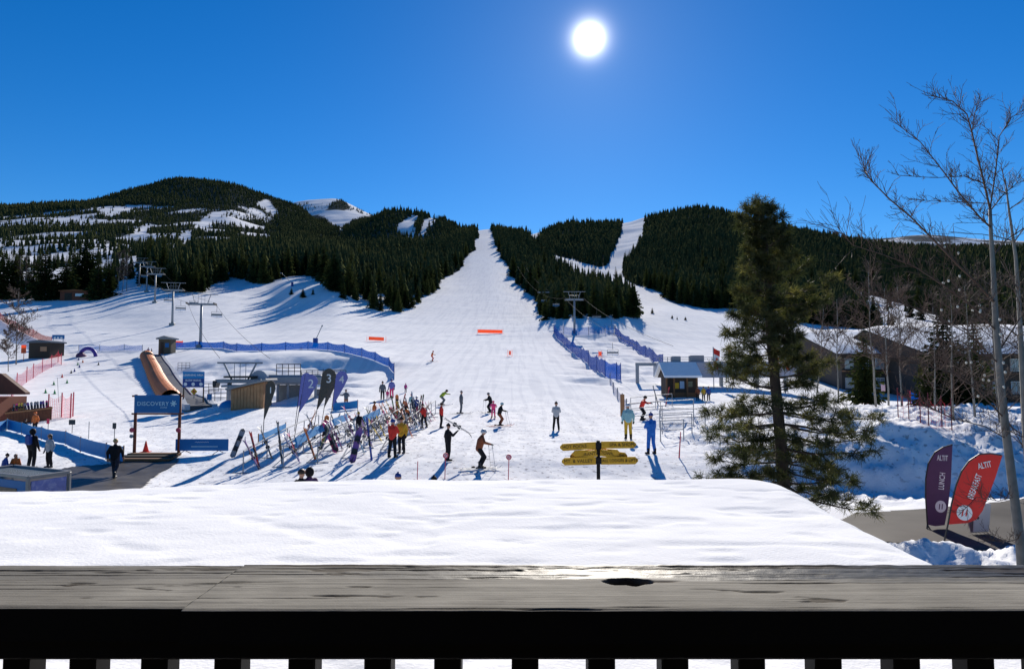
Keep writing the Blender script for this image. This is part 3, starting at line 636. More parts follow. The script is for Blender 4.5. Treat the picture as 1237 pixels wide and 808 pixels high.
def wood_cap():
    if 'cap_wood' in MATS: return MATS['cap_wood']
    m = bpy.data.materials.new('cap_wood'); m.use_nodes = True; nt = m.node_tree; b = nt.nodes['Principled BSDF']
    tc = nt.nodes.new('ShaderNodeTexCoord')
    mp = nt.nodes.new('ShaderNodeMapping'); mp.inputs['Scale'].default_value = (6, 130, 60); nt.links.new(tc.outputs['Object'], mp.inputs[0])
    n = nt.nodes.new('ShaderNodeTexNoise'); n.inputs['Scale'].default_value = 1; n.inputs['Detail'].default_value = 7; n.inputs['Roughness'].default_value = .65; nt.links.new(mp.outputs[0], n.inputs['Vector'])
    n2 = nt.nodes.new('ShaderNodeTexNoise'); n2.inputs['Scale'].default_value = 9; n2.inputs['Detail'].default_value = 6; nt.links.new(tc.outputs['Object'], n2.inputs['Vector'])
    n3 = nt.nodes.new('ShaderNodeTexNoise'); n3.inputs['Scale'].default_value = 420; n3.inputs['Detail'].default_value = 2; nt.links.new(tc.outputs['Object'], n3.inputs['Vector'])
    def ramp(src, a, b_, pa=.3, pb=.7):
        r = nt.nodes.new('ShaderNodeValToRGB'); r.color_ramp.elements[0].color = a + (1,); r.color_ramp.elements[1].color = b_ + (1,); r.color_ramp.elements[0].position = pa; r.color_ramp.elements[1].position = pb
        nt.links.new(src, r.inputs[0]); return r
    paint = ramp(n2.outputs['Fac'], (.165, .158, .146), (.262, .252, .232)); barec = ramp(n.outputs['Fac'], (.022, .025, .031), (.085, .09, .10), .35, .7)
    def at_(nm): a = nt.nodes.new('ShaderNodeAttribute'); a.attribute_name = nm; return a.outputs['Fac']
    def mix(f, a, b_, col=None):
        x = nt.nodes.new('ShaderNodeMix'); x.data_type = 'RGBA'; nt.links.new(f, x.inputs[0]); nt.links.new(a, x.inputs[6])
        if col: x.inputs[7].default_value = col + (1,)
        else: nt.links.new(b_, x.inputs[7])
        return x.outputs[2]
    g = ramp(n.outputs['Fac'], (.80, .79, .77), (1.04, 1.04, 1.03), .30, .5)
    mm = nt.nodes.new('ShaderNodeMix'); mm.data_type = 'RGBA'; mm.blend_type = 'MULTIPLY'; mm.inputs[0].default_value = .6; nt.links.new(paint.outputs[0], mm.inputs[6]); nt.links.new(g.outputs[0], mm.inputs[7])
    c = mix(at_('bare'), mm.outputs[2], barec.outputs[0]); c = mix(at_('crack'), c, None, (.05, .04, .03)); kn = ramp(n2.outputs['Fac'], (.010, .006, .004), (.075, .045, .025), .45, .62); c = mix(at_('knot'), c, kn.outputs[0])
    nt.links.new(c, b.inputs['Base Color'])
    rr = nt.nodes.new('ShaderNodeMapRange'); rr.inputs[3].default_value = .85; rr.inputs[4].default_value = .45; nt.links.new(at_('bare'), rr.inputs[0]); nt.links.new(rr.outputs[0], b.inputs['Roughness'])
    b.inputs['Specular IOR Level'].default_value = .06
    ad = nt.nodes.new('ShaderNodeMath'); ad.operation = 'MULTIPLY_ADD'; ad.inputs[1].default_value = .35; nt.links.new(n3.outputs['Fac'], ad.inputs[0]); nt.links.new(n.outputs['Fac'], ad.inputs[2])
    bp = nt.nodes.new('ShaderNodeBump'); bp.inputs['Strength'].default_value = .5; bp.inputs['Distance'].default_value = .0012; nt.links.new(ad.outputs[0], bp.inputs['Height']); nt.links.new(bp.outputs[0], b.inputs['Normal'])
    MATS['cap_wood'] = m; return m
balcony()

def porch_roof():
    """the snow laden roof of the floor below, reaching out from the house"""
    root = thing('porch_roof', 'flat porch roof under thick smooth white snow, just beyond the balcony railing', 'roof', (0, 5, CZ - 2.2))
    zs = CZ - 1.465
    x0, x1, y0, y1 = -14.0, 4.0, 1.05, 9.9
    nx, ny = 420, 240
    xs = np.linspace(x0, x1 + .35, nx); ys = np.linspace(y0, y1 + .35, ny)
    # finer toward the edges seen
    X, Y = np.meshgrid(xs, ys, indexing='ij')
    rx = 3.58 + .055 * (Y - 5.4) + .10 * fbm(Y * .5, Y * 0 + 3.3, 2)           # right edge
    fy = 9.75 - 1.0 * sstep(-1.0, -7, X) + .10 * fbm(X * .45, X * 0 + 1.7, 3)   # far edge
    dx = np.maximum(0, X - rx + .8); dy = np.maximum(0, Y - fy + .9)
    e = np.sqrt(dx ** 2 + dy ** 2)
    drop = np.where(e > .35, .34 * (np.clip(e - .35, 0, .62) / .55) ** 2.2, 0)
    Z = zs - drop + .035 * fbm(X * .55, Y * .7, 3) + .009 * fbm(X * 1.7 + 4, Y * 3.2, 3)
    # little wind-cut dents
    dn = vnoise(X * 1.4 + 31, Y * 4.2); Z -= .013 * sstep(.30, .5, dn) + .012 * sstep(.12, .42, fbm(X * 2.3 + 9, Y * 3.6, 2))
    keep = e < .92
    V = np.stack([X, Y, Z], -1).reshape(-1, 3)
    # rim pulled down to the slab
    i = np.arange(nx * ny).reshape(nx, ny)
    k = keep[:-1, :-1] & keep[1:, :-1] & keep[1:, 1:] & keep[:-1, 1:]
    Fc = np.stack([i[:-1, :-1], i[1:, :-1], i[1:, 1:], i[:-1, 1:]], -1)[k]
    m, nt, b, col, geo, noise = snow_mat('roof_snow', .14, (2.0, 35.0)); nt.links.new(col, b.inputs['Base Color'])
    # boundary edges -> vertical skirt
    from collections import Counter
    ec = Counter()
    for f in Fc:
        for q in range(4):
            ec[(f[q], f[(q + 1) % 4])] += 1
    bd = [(a, c) for (a, c) in ec if (c, a) not in ec]
    mp = {}; ex = []
    for a, c in bd:
        for v in (a, c):
            if v not in mp:
                mp[v] = len(V) + len(ex); ex.append((V[v][0], V[v][1], zs - .58))
    sk = [(c, a, mp[a], mp[c]) for a, c in bd]
    V = np.concatenate([V, np.array(ex)]); Fc = np.concatenate([Fc, np.array(sk)])
    # drop unused vertices
    used = np.unique(Fc); re = np.full(len(V), -1); re[used] = np.arange(len(used)); V = V[used]; Fc = re[Fc]
    np_obj('snow_layer', V - np.array([0, 5, CZ - 2.2]), Fc, m, root, smooth=True)
    b = MB(); b.box((-5.3, .2, .02), (17.4, 8.2, .18)); b.build('roof_deck', M['darkwood'], root)
    b = MB(); b.box((-5.3, 4.33, -.03), (17.4, .05, .3)); b.box((3.43, .2, -.03), (.05, 8.3, .3)); b.build('fascia', M['wood'], root)
    for x, y in ((3.1, 3.9), (-2.0, 3.9), (-7.0, 3.9), (3.1, -.5)):
        b = MB(); b.box((x, y, -1.25), (.2, .2, 2.6)); b.build('post', M['wood'], root)
porch_roof()

# ------------------------------------------------------------------ asphalt: the road on the right, the wet path on the left
def drape(name, poly, x0, x1, y0, y1, s, m, up=.03, label=None, wob=4):
    xs = np.arange(x0, x1, s); ys = np.arange(y0, y1, s); X, Y = np.meshgrid(xs, ys, indexing='ij'); Z = tz(X, Y) + up
    px, row = proj(X, Y, Z); px = px + wob * fbm(X * .8, Y * .8, 3); row = row + wob * .5 * fbm(X * .8 + 5, Y * .8, 3)
    k = inpoly(px, row, poly) & (tz(X, Y) - base_z(X, Y) < .12)
    nx, ny = X.shape; i = np.arange(nx * ny).reshape(nx, ny)
    kk = k[:-1, :-1] & k[1:, :-1] & k[1:, 1:] & k[:-1, 1:]
    Fc = np.stack([i[:-1, :-1], i[1:, :-1], i[1:, 1:], i[:-1, 1:]], -1)[kk]
    V = np.stack([X, Y, Z], -1).reshape(-1, 3); used = np.unique(Fc); re = np.full(len(V), -1); re[used] = np.arange(len(used))
    return tag(np_obj(name, V[used], re[Fc], m, smooth=True), label, None, kind='structure')
asp = mat('worn_asphalt', (.066, .060, .055), .8, .2, noise=.4, scale=.9)
wet = mat('wet_path', (.050, .043, .037), .5, .4, noise=.45, scale=.8)
drape('road', [(960, 655), (1030, 619), (1100, 615), (1180, 608), (1280, 596), (1700, 580), (1700, 720), (1180, 700), (1150, 665), (1090, 655)], 7.0, 26, 14.5, 25.5, .12, asp, .05, 'grey asphalt road below the ploughed snow bank', 2.0)
drape('path', [(-80, 584), (40, 572), (90, 563), (125, 560), (152, 556), (216, 553), (218, 558), (192, 572), (176, 586), (170, 600), (175, 640), (-80, 640)], -26, -10, 20, 37, .12, wet, .05, 'dark wet path leading to the wooden gate', 3)
# ------------------------------------------------------------------ people
V = Vector
def person(loc, H, heading, pose, cols, label, head='helmet', headmat=None, group=None, goggles=False, backpack=None):
    root = thing('person', label, 'person', loc, -R(heading), group); s = H / 1.75; root.scale = (s, s, s)
    J = dict(pel=V((0, 0, .95)), che=V((0, .0, 1.27)), nek=V((0, 0, 1.47)), hea=V((0, .025, 1.635)),
             hl=V((-.095, 0, .92)), hr=V((.095, 0, .92)), kl=V((-.11, .02, .5)), kr=V((.11, .02, .5)), al=V((-.12, -.03, .09)), ar=V((.12, -.03, .09)),
             el=V((-.27, -.03, 1.15)), er=V((.27, -.03, 1.15)), wl=V((-.27, .06, .90)), wr=V((.27, .06, .90)))
    lean = 0; drop = 0
    if pose == 'walk':
        J.update(kl=V((-.10, .14, .52)), al=V((-.10, .2, .09)), kr=V((.1, .02, .5)), ar=V((.1, -.26, .14)), el=V((-.26, -.12, 1.17)), wl=V((-.25, -.1, .92)), er=V((.27, .08, 1.16)), wr=V((.25, .2, .95)))
    elif pose == 'ski':
        drop = .10; lean = 16
        J.update(kl=V((-.13, .17, .49)), kr=V((.13, .17, .49)), al=V((-.13, .02, .1)), ar=V((.13, .02, .1)), el=V((-.31, .10, 1.10)), er=V((.31, .10, 1.10)), wl=V((-.27, .36, 1.03)), wr=V((.27, .36, 1.03)))
    elif pose == 'tuck':
        drop = .16; lean = 48
        J.update(kl=V((-.12, .2, .47)), kr=V((.12, .2, .47)), al=V((-.12, .04, .1)), ar=V((.12, .04, .1)), el=V((-.26, .35, 1.0)), er=V((.26, .35, 1.0)), wl=V((-.16, .58, .98)), wr=V((.16, .58, .98)))
    elif pose == 'fold':
        J.update(el=V((-.24, .10, 1.15)), er=V((.24, .10, 1.15)), wl=V((-.03, .22, 1.2)), wr=V((.03, .21, 1.14)), kl=V((-.13, .02, .5)), al=V((-.17, -.02, .09)), ar=V((.15, -.02, .09)))
    elif pose == 'wide':
        J.update(kl=V((-.15, .06, .5)), kr=V((.2, .02, .5)), al=V((-.15, .02, .09)), ar=V((.32, -.02, .09)), el=V((-.28, .06, 1.17)), er=V((.28, .06, 1.17)), wl=V((-.12, .27, 1.2)), wr=V((.12, .27, 1.22))); lean = 10
    elif pose == 'reach':
        J.update(el=V((-.33, .1, 1.22)), wl=V((-.42, .32, 1.24)), er=V((.30, .05, 1.16)), wr=V((.34, .28, 1.12))); lean = 6
    elif pose == 'shoulder':   # one hand up at skis carried on the shoulder
        J.update(er=V((.3, .12, 1.22)), wr=V((.24, .34, 1.38)), wl=V((-.27, .05, .9)))
    elif pose == 'sit':
        drop = .44; lean = 12
        J.update(kl=V((-.13, .46, .53)), kr=V((.13, .46, .53)), al=V((-.13, .44, .09)), ar=V((.13, .44, .09)), el=V((-.28, .14, 1.02)), er=V((.28, .14, 1.02)), wl=V((-.12, .38, 1.05)), wr=V((.12, .38, 1.05)))
    elif pose == 'board':      # knees bent, arms out on a snowboard
        drop = .12; lean = 22
        J.update(kl=V((-.24, .14, .47)), kr=V((.24, .14, .47)), al=V((-.25, 0, .1)), ar=V((.25, 0, .1)), el=V((-.3, .22, 1.12)), er=V((.34, .12, 1.2)), wl=V((-.2, .5, 1.1)), wr=V((.45, .34, 1.12)))
    if drop:
        back = .55 * drop if pose != 'sit' else 0
        for k in ('pel', 'che', 'nek', 'hea', 'hl', 'hr'): J[k] = J[k] + V((0, -back, -drop))
        if pose == 'sit':
            for k in ('el', 'er', 'wl', 'wr'): J[k] = J[k] + V((0, 0, -drop))
    p0 = J['pel'].copy(); Rm = Matrix.Rotation(-R(lean), 3, 'X')
    for k in ('che', 'nek', 'hea'): J[k] = p0 + Rm @ (J[k] - p0)
    if lean > 30: J['hea'] = J['nek'] + V((0, .13, .10))
    sl, sr = J['nek'] + Rm @ V((-.17, 0, -.085)), J['nek'] + Rm @ V((.17, 0, -.085))
    caps = []   # part, p0, p1, r0, r1
    A = lambda m, a, b, ra, rb: caps.append((m, a, b, ra, rb))
    A(0, J['pel'] + V((-.05, 0, -.02)), J['che'] + Rm @ V((-.07, 0, 0)), .135, .15); A(0, J['pel'] + V((.05, 0, -.02)), J['che'] + Rm @ V((.07, 0, 0)), .135, .15)
    A(0, J['che'], J['nek'] - Rm @ V((0, 0, .05)), .15, .10); A(0, sl, sr, .072, .072)
    A(3, J['nek'] - (J['hea'] - J['nek']) * .3, J['hea'], .055, .06); A(3, J['hea'] + V((0, 0, -.035)), J['hea'] + V((0, .005, .04)), .078, .092); A(3, J['hea'] + V((0, .085, -.025)), J['hea'] + V((0, .098, -.03)), .016, .014)
    A(3, J['hea'] + V((-.09, 0, -.01)), J['hea'] + V((-.092, 0, -.04)), .018, .014); A(3, J['hea'] + V((.09, 0, -.01)), J['hea'] + V((.092, 0, -.04)), .018, .014)
    for S, h, k, a in ((-1, 'hl', 'kl', 'al'), (1, 'hr', 'kr', 'ar')):
        A(1, J[h], J[k], .105, .078); A(1, J[k], J[a] + V((0, 0, .1)), .08, .072); A(2, J[a] + V((0, -.01, .14)), J[a], .068, .062); A(2, J[a] + V((0, -.04, -.03)), J[a] + V((.02 * S, .16, -.035)), .055, .048)
    for S, sh, e, wv in ((-1, sl, J['el'], J['wl']), (1, sr, J['er'], J['wr'])):
        A(0, sh, e, .075, .062); A(0, e, wv, .062, .048)
        dv = (wv - e).normalized(); sd = dv.cross(V((0, 1, .2))).normalized(); A(4, wv, wv + dv * .08, .036, .04)
        for q in range(4): A(4, wv + dv * .08 + sd * (q - 1.5) * .022, wv + dv * (.155 - .012 * abs(q - 1.3)) + sd * (q - 1.5) * .026 + V((0, .02, -.02)), .013, .011)
        A(4, wv + dv * .03 + sd * .03 * S, wv + dv * .09 + sd * .068 * S, .015, .012)
    b = MB()
    for m, p, q, ra, rb in caps:
        d = q - p; L = d.length; d = d / L if L > 1e-6 else V((0, 0, 1))
        pts = [p - d * ra * c for c in (1, .92, .7, .38)]; rads = [ra * math.sqrt(max(0, 1 - c * c)) + 1e-4 for c in (1, .92, .7, .38)]
        pts += [p, q]; rads += [ra, rb]
        pts += [q + d * rb * c for c in (.38, .7, .92, 1)]; rads += [rb * math.sqrt(max(0, 1 - c * c)) + 1e-4 for c in (.38, .7, .92, 1)]
        b.tube(pts, rads, 10)
    me = bpy.data.meshes.new('tmp'); me.from_pydata(b.v, [], b.f); to = bpy.data.objects.new('tmp', me); COL.objects.link(to)
    rm = to.modifiers.new('r', 'REMESH'); rm.mode = 'VOXEL'; rm.voxel_size = .017
    sm = to.modifiers.new('s', 'SMOOTH'); sm.factor = .5; sm.iterations = 2
    dg = bpy.context.evaluated_depsgraph_get(); out = bpy.data.meshes.new_from_object(to.evaluated_get(dg)); bpy.data.objects.remove(to); bpy.data.meshes.remove(me)
    out.name = 'body'; out.materials.clear()
    for m in cols: out.materials.append(m)
    C = np.empty(len(out.polygons) * 3, np.float32); out.polygons.foreach_get('center', C); C = C.reshape(-1, 3)
    bd = np.full(len(C), 9e9); mi = np.zeros(len(C), np.int32)
    for m, p, q, ra, rb in caps:
        p_ = np.array(p); d = np.array(q) - p_; t = np.clip(((C - p_) @ d) / max(1e-9, d @ d), 0, 1)
        ds = np.linalg.norm(C - p_ - t[:, None] * d, axis=1) - (ra + (rb - ra) * t); k = ds < bd; bd[k] = ds[k]; mi[k] = m
    # folds in cloth
    out.polygons.foreach_set('material_index', mi); out.polygons.foreach_set('use_smooth', np.ones(len(C), bool)); out.update()
    obj('body', out, root)
    h = J['hea']
    if head:
        b = MB()
        if head == 'helmet': b.ell(h + V((0, -.012, .015)), (.113, .128, .125), 14, 8, zmin=-.35); nm = 'helmet'
        elif head == 'hat': b.ell(h + V((0, -.008, .028)), (.102, .112, .112), 14, 8, zmin=-.1); b.ell(h + V((0, -.008, .145)), (.03, .03, .03), 8, 6); nm = 'hat'
        elif head == 'hood': b.ell(h + V((0, -.03, -.01)), (.125, .13, .15), 14, 8, zmin=-.75); nm = 'hood'
        elif head == 'longhair': b.ell(h + V((0, -.025, .012)), (.108, .115, .115), 14, 8, zmin=-.3); b.ell(h + V((0, -.075, -.12)), (.10, .05, .15), 12, 8); nm = 'hair'
        else: b.ell(h + V((0, -.018, .018)), (.10, .108, .112), 14, 8, zmin=-.25); nm = 'hair'
        b.build(nm, headmat or M['dark'], root, smooth=True)
    b = MB()
    for sx in (-.036, .036): b.ell(h + V((sx, .083, .01)), (.014, .01, .009), 8, 6)
    b.build('eyes', M['hair'], root)
    b = MB(); b.ell(h + V((0, .083, -.058)), (.026, .008, .007), 8, 4); b.build('mouth', mat('lips', (.35, .12, .10), .5), root)
    if goggles:
        b = MB(); b.box(h + V((0, .095, .012)), (.15, .03, .07), bev=.012); b.build('goggles', M['glass'], root)
    if backpack:
        b = MB(); c = J['che'] + Rm @ V((0, -.2, .02)); b.box(c, (.3, .17, .44), Matrix.Rotation(-R(lean), 3, 'X'), bev=.05); b.build('backpack', backpack, root)
    root['_J'] = 0
    del root['_J']
    return root, J
def cl(jk, pt, bt='black', gl='black', skin='skin'): return [M[jk], M[pt], M[bt], M[skin], M[gl]]
def who(px, row, hpx, heading, pose, cols, label, d=None, **kw):
    loc = G(px, row) if d is None else at(px, d)
    H = hpx * loc.y / F / (CP ** 2)
    if hpx == 0: H = (P(px, row, d).z - loc.z) / 1.01      # only the head shows: height from its top
    return person(loc, H, heading, pose, cols, label, **kw) + (loc, H)

# skis, boards, poles
def ski_mesh(L=1.65, w=.075):
    b = MB(); n = 14
    for i in range(n + 1):
        s = i / n; y = (s - .48) * L
        z = .012 + (.11 * ((s - .86) / .14) ** 2 if s > .86 else 0) + (.02 * ((.06 - s) / .06) if s < .06 else 0)
        ww = w * (.5 + .08 * abs(s - .5) * 2) * (math.sqrt(max(.04, 1 - ((s - .9) / .1) ** 2)) if s > .9 else 1)
        b.v += [(-ww, y, z), (ww, y, z), (ww, y, z - .014), (-ww, y, z - .014)]
    for i in range(n):
        o = i * 4
        for k in range(4): b.f.append((o + k, o + (k + 1) % 4, o + 4 + (k + 1) % 4, o + 4 + k)); b.m.append(0)
    b.f += [(3, 2, 1, 0), (n * 4, n * 4 + 1, n * 4 + 2, n * 4 + 3)]; b.m += [0, 0]
    me = bpy.data.meshes.new('ski'); me.from_pydata(b.v, [], b.f); return me
def board_mesh(L=1.5, w=.27):
    b = MB(); n = 22; prof = []
    for i in range(n + 1):
        s = i / n; y = (s - .5) * L
        e = min(s, 1 - s) * L; ww = (w / 2) * (1 - .07 * math.sin(math.pi * s)) * (math.sqrt(max(.003, 1 - (1 - e / .16) ** 2)) if e < .16 else 1)
        z = .010 + (.055 * (1 - e / .2) ** 2 if e < .2 else 0)
        b.v += [(-ww, y, z), (ww, y, z), (ww, y, z - .012), (-ww, y, z - .012)]
    for i in range(n):
        o = i * 4
        for k in range(4): b.f.append((o + k, o + (k + 1) % 4, o + 4 + (k + 1) % 4, o + 4 + k))
    b.f += [(3, 2, 1, 0), (n * 4, n * 4 + 1, n * 4 + 2, n * 4 + 3)]
    me = bpy.data.meshes.new('deck'); me.from_pydata(b.v, [], b.f); return me
def stripe_mat(name, c1, c2, seed):
    """top sheet: two colours in uneven bands with a dark graphic"""
    if name in MATS: return MATS[name]
    m = bpy.data.materials.new(name); m.use_nodes = True; nt = m.node_tree; b = nt.nodes['Principled BSDF']; b.inputs['Roughness'].default_value = .35
    tc = nt.nodes.new('ShaderNodeTexCoord'); mp = nt.nodes.new('ShaderNodeMapping'); mp.inputs['Scale'].default_value = (3, 1.6, 1); mp.inputs['Location'].default_value = (seed, seed * 1.7, 0)
    n = nt.nodes.new('ShaderNodeTexNoise'); n.inputs['Scale'].default_value = 1.6; n.inputs['Detail'].default_value = 1
    r = nt.nodes.new('ShaderNodeValToRGB'); r.color_ramp.interpolation = 'CONSTANT'; r.color_ramp.elements[0].color = tuple(c1) + (1,); r.color_ramp.elements[1].color = tuple(c2) + (1,); r.color_ramp.elements[1].position = .52
    e = r.color_ramp.elements.new(.66); e.color = (.02, .02, .025, 1)
    nt.links.new(tc.outputs['Object'], mp.inputs[0]); nt.links.new(mp.outputs[0], n.inputs['Vector']); nt.links.new(n.outputs['Fac'], r.inputs[0]); nt.links.new(r.outputs[0], b.inputs['Base Color'])
    MATS[name] = m; return m
PAL = [('black and white', (.02, .02, .025), (.4, .4, .4)), ('red', (.5, .03, .03), (.1, .02, .02)), ('orange', (.65, .17, .03), (.3, .08, .02)), ('white', (.45, .46, .46), (.15, .16, .18)), ('dark blue', (.02, .04, .2), (.05, .08, .35)),
       ('grey', (.25, .25, .27), (.08, .08, .09)), ('green', (.08, .28, .06), (.03, .08, .03)), ('yellow', (.6, .42, .04), (.05, .05, .05)), ('purple', (.16, .06, .26), (.05, .03, .08)), ('pink', (.65, .05, .22), (.04, .03, .04)), ('brown', (.2, .1, .05), (.06, .04, .03)), ('light blue', (.10, .26, .42), (.2, .25, .3))]
PM = [stripe_mat('topsheet_' + n.replace(' ', '_'), a, c, i * 3.7) for i, (n, a, c) in enumerate(PAL)]
SKI, DECK = ski_mesh(), board_mesh()
for me in (SKI, DECK): me.materials.append(M['dark'])
_b = MB(); _b.prism([(-.27, .013), (.11, .013), (.11, .075), (.03, .07), (0, .03), (-.13, .03), (-.16, .085), (-.27, .07)], .072, Matrix.Rotation(R(90), 4, 'Z')); BIND = bpy.data.meshes.new('binding'); BIND.from_pydata(_b.v, [], _b.f); BIND.materials.append(M['dark'])
_b = MB(); _b.prism([(-.11, .013), (.11, .013), (.11, .045), (-.07, .045), (-.10, .19), (-.13, .18)], .2, Matrix.Rotation(R(90), 4, 'Z')); BBIND = bpy.data.meshes.new('binding'); BBIND.from_pydata(_b.v, [], _b.f); BBIND.materials.append(M['dark'])
def paint(o, m): o.material_slots[0].link = 'OBJECT'; o.material_slots[0].material = m
def skis(loc, rot, ci, label, gap=.0, group=None, L=1.65, foot=None):
    """a pair of skis; gap 0 stands them sole to sole"""
    root = thing('ski_pair', label, 'skis', loc, 0, group); root.rotation_euler = rot; s = L / 1.65; root.scale = (1, s, 1)
    for q in (-1, 1):
        k = obj('ski', SKI, root); paint(k, PM[ci])
        if gap: k.location = (q * gap, .06 * q, .02)
        else: k.location = (0, 0, .012 * q); k.rotation_euler = (0, 0 if q > 0 else math.pi, 0)
        bb = obj('binding', BIND, k)
    return root
def snowboard(loc, rot, m, label, group=None, L=1.5):
    root = thing('snowboard', label, 'snowboard', loc, 0, group); root.rotation_euler = rot; root.scale = (L / 1.5,) * 3
    k = obj('deck', DECK, root); paint(k, m)
    for y in (-.26, .26):
        o = obj('binding', BBIND, root); o.location = (0, y, .0)
    return root
def pole_pair(loc, tops, label):
    for i, (a, c) in enumerate(tops):
        b = MB(); b.tube([a, c], [.009, .008], 6); b.tube([V(a) - (V(c) - V(a)).normalized() * .02, V(a) + (V(c) - V(a)).normalized() * .12], .016, 6)
        q = V(c) + (V(a) - V(c)).normalized() * .07; b.tube([q, q + (V(a) - V(c)).normalized() * .01], [.045, .045], 8)
        o = b.build('ski_pole', M['steel'], None, origin=c); tag(o, label[i], 'ski pole')

# --- the crowd on the snow
def on_skis(px, row, hpx, heading, pose, cols, label, ci, skl, poles=None, **kw):
    root, J, loc, H = who(px, row, hpx, heading, pose, cols, label, **kw)
    gy = zt(loc.x + math.sin(R(heading)) * .5, loc.y + math.cos(R(heading)) * .5) - loc.z
    skis(loc + V((0, 0, .03)), (math.atan2(gy, .5), 0, -R(heading)), ci, skl, gap=.13)
    root.location.z += .03
    if poles:
        mw = Matrix.Translation(loc) @ Matrix.Rotation(-R(heading), 4, 'Z') @ Matrix.Scale(H / 1.75, 4)
        tops = []
        for k, S in (('wl', -1), ('wr', 1)):
            hnd = mw @ (J[k] + V((0, .08, -.02))); g = mw @ V((J[k].x + .12 * S, J[k].y + poles, 0)); g.z = zt(g.x, g.y)
            tops.append((hnd, g))
        pole_pair(loc, tops, [f'ski pole in the left hand of the {kw.get("pl") or skl.split(" under the ")[1]}', f'ski pole in the right hand of the {skl.split(" under the ")[1]}'])
who(138, 578, 47, -8, 'walk', cl('black', 'jeans', 'dark', 'skin'), 'person in a black top and dark jeans walking on the wet path toward the gate', head='hair', headmat=M['blond'])
who(38, 566, 47, 10, 'stand', cl('black', 'black', 'dark', 'skin'), 'person in a black jacket with a dark blue backpack standing behind the info kiosk', head='hood', headmat=M['black'], backpack=M['navy'])
who(59, 565, 40, 200, 'stand', cl('lgrey', 'black', 'dark', 'black'), 'person with long dark hair and light grey jacket standing beside the backpacker', head='longhair', headmat=M['hair'])
who(4, 574, 34, 40, 'sit', cl('navy', 'black'), 'person in a dark hat and navy jacket sitting at the far left edge', head='hat', headmat=M['black'])
who(19, 572, 32, 160, 'sit', cl('orange', 'black'), 'person with brown hair and orange jacket sitting behind the info kiosk', head='longhair', headmat=M['brown'])
who(29, 521, 19, 20, 'sit', cl('black', 'black'), 'person in black crouching by the blue fence in front of the wooden ski rack', head='hat', headmat=M['dark'])
who(42, 523, 25, 180, 'stand', cl('orange', 'black'), 'person in an orange jacket standing behind the low blue fence', head='helmet', headmat=M['orange'])
who(366, 566, 0, 30, 'stand', cl('black', 'black'), 'person with black hair and dark jacket whose head shows over the roof snow', d=20.0, head='hair', headmat=M['hair'])
who(376, 564, 0, -40, 'stand', cl('plum', 'black'), 'person in a dark maroon jacket beside the black haired one over the roof snow', d=20.3, head='hood', headmat=M['black'])
who(482, 571, 0, 0, 'stand', cl('bluecloth', 'black'), 'person in a blue and black cap, only the head showing over the roof snow', d=20.0, head='hat', headmat=M['navy'])
who(525, 575, 0, 0, 'stand', cl('black', 'black'), 'person whose black cap barely shows over the roof snow below the photographer', d=20.0, head='hat', headmat=M['black'])
r1 = who(474, 553, 46, 20, 'fold', cl('red', 'black'), 'person in a red jacket and black trousers with blue helmet near the ski racks', head='helmet', headmat=M['navy'])
r2 = who(485, 548, 43, 200, 'shoulder', cl('yellowcloth', 'black', 'dark'), 'person in a yellow and black jacket holding skis upright beside the red jacket', head='hat', headmat=M['black'])
who(512, 517, 29, 300, 'wide', cl('red', 'black'), 'person in a red jacket standing with legs apart beside the board pile', head='hat', headmat=M['black'])
who(533, 517, 30, 90, 'stand', cl('red', 'black'), 'person in a long red jacket standing alone behind the person in all black', head='helmet', headmat=M['black'])
on_skis(534, 490, 24, 70, 'tuck', cl('green', 'greycloth'), 'skier in a lime green jacket bent low on the slope', 4, 'dark blue skis under the lime green skier', head='helmet', headmat=M['black'])
on_skis(557, 500, 27, 80, 'stand', cl('greycloth', 'greycloth'), 'person in grey clothes and hat standing sideways on the piste', 5, 'grey skis under the person in grey', head='hat', headmat=M['greycloth'])
on_skis(592, 499, 26, 250, 'ski', cl('black', 'black'), 'skier in black behind the pink child', 0, 'black and white skis under the skier in black', poles=.15, head='helmet', headmat=M['greycloth'])
on_skis(596, 505, 22, 180, 'ski', cl('pink', 'pink'), 'small child in a pink ski suit between two adult skiers', 9, 'short pink skis under the child in pink', head='helmet', headmat=M['pink'])
on_skis(604, 515, 30, 75, 'ski', cl('black', 'brown'), 'skier in a black jacket and rust brown trousers in front of the pink child', 1, 'long red skis under the skier in rust trousers', poles=.3, head='helmet', headmat=M['teal'])
who(672, 520, 34, 5, 'fold', cl('lgrey', 'black'), 'person in a light grey top and black trousers standing alone on the piste', head='hat', headmat=M['black'])
on_skis(580, 567, 50, 72, 'ski', cl('brown', 'black', 'dark', 'black'), 'skier in a rust brown jacket with silver helmet close to the porch roof', 3, 'long white skis under the skier in the rust jacket', poles=.2, head='helmet', headmat=M['silver'], goggles=True)
who(503, 503, 24, 30, 'stand', cl('navy', 'black'), 'person in a navy jacket and light helmet standing behind the board pile', head='helmet', headmat=M['silver'])
who(433, 528, 30, 340, 'reach', cl('black', 'greycloth'), 'person in a black jacket with yellow hat standing among the ski racks', head='hat', headmat=M['yellowcloth'])
who(497, 497, 21, 200, 'stand', cl('teal', 'jeans'), 'person in a pale teal jacket at the far end of the rightmost rack', head='hat', headmat=M['red'])
who(452, 512, 27, 60, 'stand', cl('orange', 'black'), 'person in an orange jacket reaching into the fourth rack', head='helmet', headmat=M['dark'])
r3 = who(541, 557, 44, 60, 'shoulder', cl('black', 'black'), 'person all in black carrying skis over one shoulder', head='hat', headmat=M['black'])
who(759, 531, 43, 0, 'stand', cl('teal', 'yellowcloth'), 'person in a pale teal jacket and yellow trousers near the tube railings', head='helmet', headmat=M['silver'])
